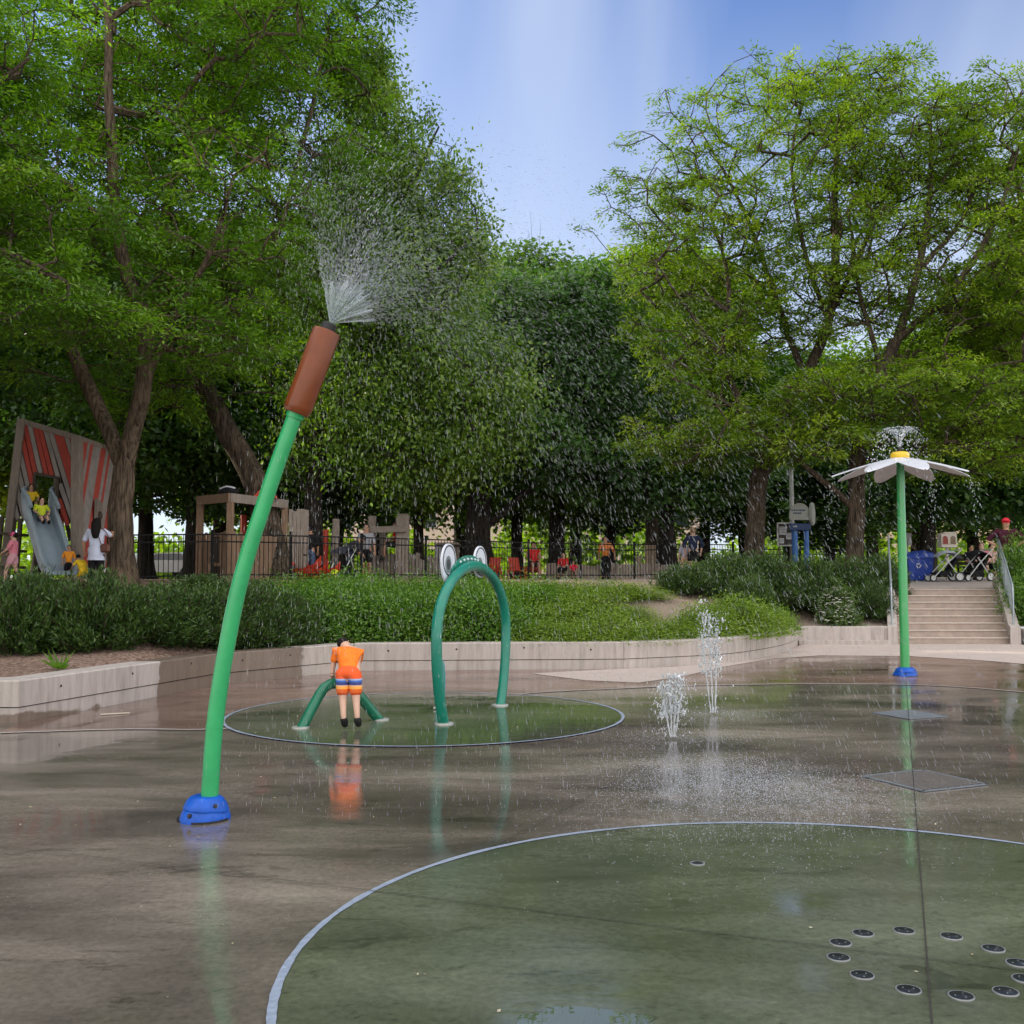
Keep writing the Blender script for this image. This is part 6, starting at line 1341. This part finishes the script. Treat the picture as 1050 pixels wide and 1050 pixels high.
def blossoms(t):
    rg = np.random.default_rng(8); k = 300; az = rg.uniform(0, 6.28, k); el = np.arcsin(rg.uniform(.1, 1, k)); P = np.c_[np.cos(az)*np.cos(el)*.46, np.sin(az)*np.cos(el)*.46, np.sin(el)*.98]*rg.uniform(.95, 1.08, k)[:, None]
    P = np.repeat(P, 5, 0); k = len(P); a = np.tile(np.arange(5)*1.2566, k//5); n_ = norm(P); D_ = norm(np.c_[np.cos(a), np.sin(a), np.zeros(k)]-n_*.1); V = leaves(P+n_*.02, D_, n_, np.full(k, .036), np.full(k, .028))
    o = bpy.data.objects.new('blossoms', quick_mesh('blossoms', V, 4, FW)); COL.objects.link(o); o.parent = t
q_ = sb(856, 25.2); zt_ = at(856, 602, 25.2)[2]-q_[2]; shrub('flowering_shrub', 'white flowered round shrub on the bare soil left of the daisy stem', 'shrub', q_, 'flow', 'leafy', .45, .45, 1.0, 6000, FLOWER, (.06, .03), None, 0, (1, 1, zt_), blossoms)
for i, (px, d, yt, s, w) in enumerate([(1062, 25.6, 592, .9, 'at the right frame edge beside the stair handrail'), (1052, 26.6, 553, .80, 'tall dark one hiding the legs of the man in maroon'), (1082, 25.2, 600, 1.0, 'partly cut by the right frame edge')]):
    q_ = sb(px, d); zt_ = at(px, yt, d)[2]-q_[2]; shrub('leafy_shrub', 'dark leafy shrub '+w, 'shrub', q_, 'spi%d' % i, 'leafy', .8, .8, 1, 100, SPIREA, (.06, .03), 'shrubs right of the stairs', rs.uniform(0, 6), (s, s, zt_*.92))
# small weed on the mulch
q_ = sb(64, 13.0, -.0); q_[2] = ground_z(q_[0], q_[1]); rg = np.random.default_rng(2); k = 26; az = rg.uniform(0, 6.28, k); D_ = norm(np.c_[np.cos(az), np.sin(az), rg.uniform(.3, 1.6, k)]); V = leaves(np.zeros((k, 3))+rg.normal(0, .03, (k, 3))*[1, 1, 0], D_, norm(np.cross(D_, rg.normal(size=(k, 3)))), rg.uniform(.14, .34, k), rg.uniform(.03, .05, k))
o = bpy.data.objects.new('weed_plant', quick_mesh('weed_plant', V, 4, SPIREA, rg.uniform(.3, .8, k))); COL.objects.link(o); o.location = q_; tag(o, 'small spiky weed growing in the mulch in front of the left junipers', 'weed')
# ================================================================== TREES
def gz(px, d, y=592): p_ = at(px, y, d); p_[2] = ground_z(p_[0], p_[1]) if d < 44 else 1.55; return p_
def trunk(px, d, *pp): return [gz(px, d)]+pl(d, *pp)
# T1: forked locust at the left
d = 24.0
tree('honey_locust', 'big forked locust with a thick rough trunk beside the plank tower', [
    (trunk(124, d, (123, 540), (128, 478)), .315, .24),
    (pl(d, (128, 482), (106, 430, .3), (84, 385, .6), (62, 325, 1), (38, 250, 1.5), (10, 160, 2)), .20, .05),
    (pl(d, (128, 482), (138, 435, -.2), (148, 385, -.3), (150, 330), (128, 270), (118, 190), (114, 110), (112, 20), (108, -60)), .21, .05),
    (pl(d, (145, 400), (175, 330, -.5), (215, 260, -1), (240, 180, -1.5)), .10, .03),
    (pl(d, (125, 250), (70, 190, -1), (10, 150, -2), (-60, 120, -3)), .09, .03)],
    [lb(60, 60, d+2, 3.0, 2.2, 1.8), lb(190, 90, d+1.2, 2.8, 2.0, 2.0), lb(110, -60, d+1.5, 3.4, 1.8), lb(20, 250, d+.6, 2.4, 1.5), lb(225, 200, d-1, 2.4, 1.8), lb(-50, 120, d-1, 3.2, 2.6), lb(110, 190, d+1.5, 3.0, 1.8), lb(60, 350, d, 2.0, .9), lb(185, 330, d-1.5, 2.2, 1.0), lb(240, -20, d, 2.6, 2.2)],
    880, 112, 'locust', LOCUST, BARKL, 'locust trees left of the pad', 21, .66, .14, (.15, .05), .36, .0115, 5)
# T2: leaning locust behind the playhouse
d = 29.5
tree('honey_locust', 'locust leaning left behind the playhouse with a dark bare lower trunk', [
    (trunk(288, d, (276, 545), (258, 482), (228, 430), (205, 385)), .43, .25),
    (pl(d, (207, 390), (180, 330), (168, 250), (185, 170), (210, 90), (225, 10)), .24, .05),
    (pl(d, (207, 390), (245, 320, -.5), (285, 240, -1), (310, 150, -1), (330, 60, -1)), .15, .04),
    (pl(d, (180, 330), (130, 280, .6), (80, 240, 1)), .10, .03)],
    [lb(280, 80, d, 3.2, 2.6), lb(310, 180, d-1, 2.6, 2.2), lb(250, 300, d-1.5, 2.8, 1.5), lb(200, 20, d, 3.4, 2.4), lb(300, -20, d, 2.8, 2.2), lb(170, 200, d+1, 2.8, 1.8), lb(215, 390, d-1.5, 2.5, .9), lb(120, 410, d-.5, 2.0, .7), lb(150, 110, d+2, 3.2, 2.0)],
    820, 120, 'locust', LOCUST, BARK, 'locust trees left of the pad', 22, .74, .14, (.17, .056), .30, .0125, 5)
# near locust overhanging from the left frame edge
d = 19.0
tree('honey_locust', 'locust at the left frame edge with drooping low sprays in front of the tower', [
    ([gz(-150, d), at(-140, 400, d), at(-110, 200, d)], .30, .16),
    (pl(d, (-125, 300), (-60, 250), (10, 260), (70, 290)), .11, .03), (pl(d, (-115, 230), (-40, 120), (30, 60)), .12, .03)],
    [lb(-60, 180, d, 2.2, 1.8), lb(20, 300, d, 1.7, .8), lb(-120, 60, d, 2.6, 2.0), lb(40, 220, d+1, 1.8, .9), lb(-40, 20, d, 2.2, 1.5), lb(90, 320, d+1, 1.4, .5)],
    300, 170, 'locust', LOCUST, BARK, 'locust trees left of the pad', 23, .7, .14, (.13, .042), .25)
# T3: elm with hanging twigs
d = 32.0
tree('elm_tree', 'tall elm with hanging twigs, its top reaching up beside the sky gap', [
    (trunk(325, d, (322, 530), (330, 450), (350, 350), (380, 230), (395, 120), (392, 45)), .30, .05),
    (pl(d, (342, 390), (400, 330, -.5), (450, 280, -1), (490, 235, -1)), .14, .03), (pl(d, (372, 260), (420, 190), (450, 130)), .10, .03), (pl(d, (325, 490), (365, 445, -.6), (420, 420, -1), (480, 420, -1.5)), .12, .03), (pl(d, (323, 530), (300, 470), (290, 400)), .09, .03)],
    [lb(385, 120, d, 2.0, 2.2), lb(365, 60, d, 1.3, 1.3), lb(425, 185, d, 2.0, 1.6), lb(455, 245, d, 1.7, 1.1), lb(400, 290, d, 3.0, 1.8), lb(370, 210, d+.8, 2.4, 2.4), lb(380, 390, d, 2.8, 1.8), lb(455, 380, d-.5, 2.6, 2.0), lb(340, 300, d+1, 2.4, 2.4), lb(430, 450, d-.5, 2.6, 1.2), lb(350, 450, d, 2.2, 1.2), lb(500, 420, d, 1.6, 1.6)],
    980, 120, 'elm', ELM, BARKD, 'mixed trees behind the playground', 31, .78, .3, (.16, .08), .26, .012, 5, .08)
# T4-T6: dark maples in the middle
d = 37.0
tree('maple_tree', 'dark maple with a thick black trunk behind the frog eyes', [
    (trunk(494, d, (490, 540), (498, 480), (530, 400), (555, 320)), .52, .12), (pl(d, (493, 510), (460, 460), (430, 420)), .2, .05), (pl(d, (520, 420), (580, 380, -1), (620, 350, -1)), .18, .05), (pl(d, (492, 545), (560, 490, -.8), (610, 470, -1)), .16, .04)],
    [lb(535, 320, d, 2.0, 1.6), lb(580, 335, d, 2.2, 1.6), lb(560, 390, d, 2.8, 2.0), lb(500, 400, d, 2.6, 2.0), lb(610, 410, d-.5, 2.4, 1.8), lb(540, 460, d-1, 3.0, 1.6), lb(480, 470, d-1, 2.6, 1.2), lb(620, 470, d-.5, 2.2, 1.4), lb(600, 300, d+1, 1.5, 1.1)],
    680, 105, 'maple', MAPLE, BARKD, 'dark maples in the middle', 41, .75, .3, (.21, .13), .30, .012, 4)
d = 42.0
tree('maple_tree', 'dark maple whose crown edge meets the sky below the gap', [
    (trunk(570, d, (572, 520), (585, 440), (570, 340)), .36, .10), (pl(d, (575, 490), (630, 430), (650, 360)), .18, .05), (pl(d, (580, 450), (545, 380), (530, 310)), .15, .04)],
    [lb(540, 290, d, 2.2, 1.3), lb(590, 310, d, 2.4, 1.3), lb(510, 300, d, 1.5, 1.0), lb(630, 330, d, 2.4, 1.6), lb(640, 410, d, 2.6, 2.2), lb(580, 420, d, 3.0, 2.2), lb(560, 490, d, 2.8, 1.2), lb(640, 490, d, 2.6, 1.2), lb(520, 370, d, 2.6, 2.0)],
    430, 120, 'maple', ELM, BARKD, 'dark maples in the middle', 42, 1.05, .3, (.22, .17), .05, .012, 4)
d = 38.5
tree('maple_tree', 'dark maple with a straight black trunk left of the two standing people', [
    (trunk(686, d, (683, 540), (676, 470), (665, 400)), .36, .12), (pl(d, (681, 520), (720, 470), (745, 440)), .15, .04), (pl(d, (677, 480), (640, 450), (610, 430)), .15, .04)],
    [lb(660, 430, d, 2.4, 1.5), lb(700, 460, d, 2.4, 1.4), lb(630, 470, d, 2.2, 1.3), lb(735, 480, d, 2.4, 1.2), lb(680, 500, d-.5, 2.6, 1.0), lb(650, 380, d, 1.8, 1.3)],
    330, 120, 'maple', MAPLE, BARKD, 'dark maples in the middle', 43, .95, .3, (.19, .15), .05, .011, 4)
# T9: sunlit lime-green tree behind
d = 47.0
tree('lime_tree', 'bright yellow-green tree glowing between the dark maples and the right locusts', [
    (trunk(668, d, (668, 480), (672, 380), (668, 290)), .34, .08), (pl(d, (670, 420), (720, 350), (740, 280)), .15, .04), (pl(d, (670, 440), (630, 370), (625, 310)), .13, .04)],
    [lb(650, 285, d, 1.9, 1.5), lb(690, 290, d, 2.3, 1.8), lb(655, 350, d, 2.3, 1.6), lb(715, 360, d, 2.6, 2.0), lb(690, 430, d, 2.8, 2.0), lb(740, 310, d, 2.0, 1.5)],
    330, 120, 'maple', LIME, BARK, 'mixed trees behind the playground', 44, .95, .3, (.22, .15), .05, .012, 3)
# T7, T8: tall open locusts at the right
d = 32.0
tree('honey_locust', 'tall open locust with a leaning pale brown trunk right of the dark maples', [
    (trunk(772, d, (774, 545), (780, 487), (800, 440), (828, 385)), .33, .21),
    (pl(d, (828, 385), (852, 320), (858, 250), (858, 170), (872, 80)), .18, .03), (pl(d, (826, 388), (800, 320, .6), (775, 250, 1), (755, 200, 1), (722, 140, 1)), .12, .025), (pl(d, (781, 487), (768, 430, -.5), (742, 370, -1), (748, 300, -1), (728, 220, -1)), .13, .03),
    (pl(d, (852, 320), (890, 240, -.5), (925, 150, -1)), .10, .025), (pl(d, (850, 330), (825, 260, -.4), (812, 170, -.6), (820, 110, -.6)), .09, .025), (pl(d, (765, 425, -.5), (720, 400, -1), (680, 385, -1.5)), .08, .02), (pl(d, (742, 370, -1), (700, 310, -1.5), (672, 270, -1.5)), .07, .02),
    (pl(d, (800, 440), (840, 400, -1.5), (890, 390, -2.5)), .08, .02), (pl(d, (785, 470), (750, 460, -1.2), (705, 455, -2)), .07, .02)],
    [(at(805, 225, d), (5.9, 3.6, 5.2)), lb(720, 250, d, 2.6, 2.2), lb(870, 95, d, 2.6, 1.3), lb(700, 340, d-.6, 2.0, 1.3), lb(735, 410, d-1, 2.4, 1.1), lb(700, 455, d-1.5, 2.0, .8), lb(780, 450, d-1.8, 2.4, .8), lb(850, 420, d-2, 2.6, 1.0)],
    1050, 92, 'locust', LOCUSTR, BARK, 'locust trees right of the pad', 51, .60, .13, (.15, .048), .33, .0125, 5)
d = 30.5
tree('honey_locust', 'tall open locust with a straight trunk and a low left branch behind the daisy', [
    (trunk(876, d, (877, 540), (878, 480), (890, 420), (918, 350)), .27, .18),
    (pl(d, (918, 350), (940, 280), (952, 200), (955, 110)), .14, .03), (pl(d, (918, 350), (975, 300, -.5), (1020, 230, -1), (1045, 150, -1)), .12, .03), (pl(d, (874, 522), (850, 500, -.4), (815, 470, -.8), (770, 440, -1)), .11, .03), (pl(d, (885, 440), (935, 400, -.8), (990, 380, -1.5), (1050, 370, -2)), .11, .03), (pl(d, (905, 380), (880, 300, .5), (870, 220, .5)), .09, .03),
    (pl(d, (940, 280), (990, 220, .6), (1010, 150, .8)), .09, .025), (pl(d, (880, 470), (920, 450, -1.2), (970, 455, -2.2)), .07, .02)],
    [(at(965, 250, d), (4.9, 3.4, 4.6)), lb(1020, 135, d, 2.6, 1.6), lb(930, 150, d, 2.6, 1.6), lb(1050, 300, d-1, 2.6, 2.0), lb(900, 400, d-1.8, 2.6, 1.0), lb(980, 410, d-2, 2.8, 1.1), lb(1050, 430, d-2, 2.4, 1.0), lb(835, 445, d-1.5, 1.7, .7), lb(985, 470, d-2, 2.2, .7)],
    1050, 92, 'locust', LOCUSTR, BARK, 'locust trees right of the pad', 52, .60, .13, (.15, .048), .31, .0125, 5)
d = 33.0
tree('honey_locust', 'locust at the right frame edge, crown cut off by the picture side', [
    (trunk(1090, d, (1085, 500), (1075, 400), (1060, 280), (1040, 170)), .32, .05), (pl(d, (1078, 420), (1010, 340), (960, 300)), .12, .03), (pl(d, (1085, 480), (1020, 440), (970, 430)), .11, .03)],
    [lb(1040, 190, d, 2.4, 1.2), lb(1000, 300, d, 2.2, 1.1), lb(1060, 330, d, 2.5, 1.3), lb(980, 400, d, 2.2, 1.0), lb(1050, 450, d, 2.4, 1.0), lb(1100, 250, d, 2.5, 1.8), lb(940, 380, d+1, 2.2, .9)],
    460, 150, 'locust', LOCUSTR, BARK, 'locust trees right of the pad', 53, .8, .15, (.165, .052), .2)
d = 40.0
tree('maple_tree', 'dark low maple behind the bin and the book box', [
    (trunk(950, d, (951, 540), (955, 500)), .34, .22), (pl(d, (953, 520), (1000, 490), (1040, 480)), .15, .05), (pl(d, (953, 515), (920, 490), (890, 470)), .14, .05)],
    [lb(960, 480, d, 2.6, 1.6), lb(1010, 500, d-1, 2.4, 1.3), lb(920, 500, d, 2.0, 1.2), lb(1050, 490, d-1, 2.4, 1.6), lb(980, 440, d, 2.6, 1.5)],
    300, 130, 'maple', MAPLE, BARKD, 'dark maples in the middle', 54, 1.0, .3, (.2, .15), .03, .012, 3)
# background belt: a few kinds, copied
def proto_tree(key, seed, lm, bm_, h, style='maple', tb=0.0):
    b = np.array([0, 0, 0.0]); rg = np.random.default_rng(seed)
    lobes = [(np.array([rg.uniform(-2.4, 2.4), rg.uniform(-1.8, 1.8), h*f]), (2.6*(1-.25*f), 2.4*(1-.25*f), h*.13)) for f in (.32, .42, .5, .58, .66, .74, .82, .90) for _ in range(2)]
    limbs = [([b, np.array([.1, 0, h*.3]), np.array([-.1, .1, h*.6]), np.array([.1, 0, h*.85])], .30, .05), ([np.array([.1, 0, h*.28]), np.array([1.2, .3, h*.42]), np.array([2.4, .2, h*.55])], .13, .03), ([np.array([.1, 0, h*.3]), np.array([-1.2, -.3, h*.45]), np.array([-2.2, 0, h*.6])], .12, .03)]
    return tree('park_tree', 'x', limbs, lobes, 330, 95, style, lm, bm_, 'trees beyond the playground', seed, 1.1, .3, (.26, .17), .20, .014, 3, tb)
PT = [proto_tree('a', 71, FARLEAF, BARKD, 15), proto_tree('b', 72, ELM, BARKD, 15, 'elm'), proto_tree('c', 73, MAPLE, BARKD, 14), proto_tree('d', 74, LIME, BARK, 14)]
used = [False]*4
bt_ = [(-40, 44, 3, 235, 1.2, 'far left behind the tower'), (40, 50, 0, 235, 1.2, 'behind the tower roof'), (95, 42, 2, 250, .9, 'just behind the slide tower'), (150, 47, 0, 265, 1.2, 'behind the forked locust'), (195, 40, 2, 265, .9, 'behind the playhouse left post'), (225, 52, 1, 265, 1.2, 'behind the leaning locust'), (262, 46, 2, 265, 1.0, 'behind the playhouse right end'), (310, 54, 0, 265, 1.3, 'behind the red post'), (345, 44, 2, 330, .9, 'left of the timber frame'), (390, 56, 0, 265, 1.2, 'behind the timber frame'), (430, 50, 3, 330, .9, 'pale one behind the grey hut'), (470, 58, 1, 265, 1.2, 'behind the frog eyes'), (530, 56, 0, 285, 1.1, 'behind the red chairs'), (590, 60, 1, 300, 1.2, 'behind the orange figure'), (625, 52, 2, 350, 1.0, 'right of the orange figure'), (722, 56, 3, 330, 1.1, 'behind the two standing people'), (765, 48, 0, 390, 1.0, 'behind the leaning right trunk'), (810, 52, 0, 370, 1.1, 'behind the notice board'), (850, 46, 2, 440, .9, 'behind the rounded sign'), (895, 54, 3, 360, 1.1, 'behind the straight right trunk'), (940, 58, 0, 350, 1.2, 'behind the bin'), (1000, 52, 0, 400, 1.1, 'behind the bench'), (1050, 50, 0, 340, 1.2, 'behind the man in maroon'), (1110, 48, 1, 240, 1.2, 'outside the right frame edge')]
ptn = ['broad green', 'hanging-twigged', 'dark dense', 'yellow-green']
for i, (px, d, k, yt, w, lab) in enumerate(bt_):
    p_ = at(px, 592, d); p_[2] = 1.5; hz = (at(px, yt, d)[2]-1.5)/(15 if k < 2 else 14)/.97; lab = ptn[k]+' background tree '+lab; rz = rs.uniform(0, 6.28); s_ = (w*1.05, w*1.05, hz)
    if not used[k]: used[k] = True; o = PT[k]; o['label'] = lab; o.location = p_; o.rotation_euler = (0, 0, rz); o.scale = s_
    else: copy_tree(PT[k], p_, rz, s_, lab)
# added unseen trees left of frame, placed to keep low sun off the pad
for i, (x, y, h, w, lab) in enumerate([(-16, 14, 14, 1.2, 'nearest the planter corner'), (-24, 21, 16, 1.3, 'behind the nearest one'), (-15.5, 6.5, 13, 1.2, 'level with the cattail sprayer'), (-26, 12, 16, 1.3, 'second row back on the lawn'), (-31, 29, 17, 1.4, 'farthest back beyond the tower'), (-19, 30, 16, 1.2, 'just beyond the tower')]):
    copy_tree(PT[2 if i % 2 else 0], (x, y, ground_z(x, y)-.1), i*1.3, (w, w, h/14.5), 'added off-frame shade tree left of the pad '+lab, 'added off-frame shade trees left of the pad')
# far understorey: continuous mass that nobody could count
def understorey():
    rg = np.random.default_rng(77); k = 26000; px = rg.uniform(-60, 1110, k); dd = rg.uniform(58, 74, k); base = np.array([at(a, 592, b) for a, b in zip(px[:1], dd[:1])])
    x = (px-525)/1050*dd; top = 1.5+3.0*(1+.6*np.sin(x*.35)+.5*np.sin(x*.83+1)); z = 1.5+rg.uniform(0, 1, k)*np.maximum(.2, top-1.5); P = np.c_[x, dd, z]
    D_ = norm(rg.normal(size=(k, 3))-[0, 0, .3]); Nn = norm(rg.normal(size=(k, 3))+[0, -.4, .5]); V = leaves(P, D_, Nn, rg.uniform(.3, .6, k), rg.uniform(.2, .36, k))
    o = bpy.data.objects.new('far_undergrowth', quick_mesh('far_undergrowth', V, 4, LIME, np.clip(rg.normal(.55, .25, k), 0, 1))); COL.objects.link(o); tag(o, 'band of far undergrowth closing the view under the tree crowns', 'undergrowth', kind='stuff')
understorey()
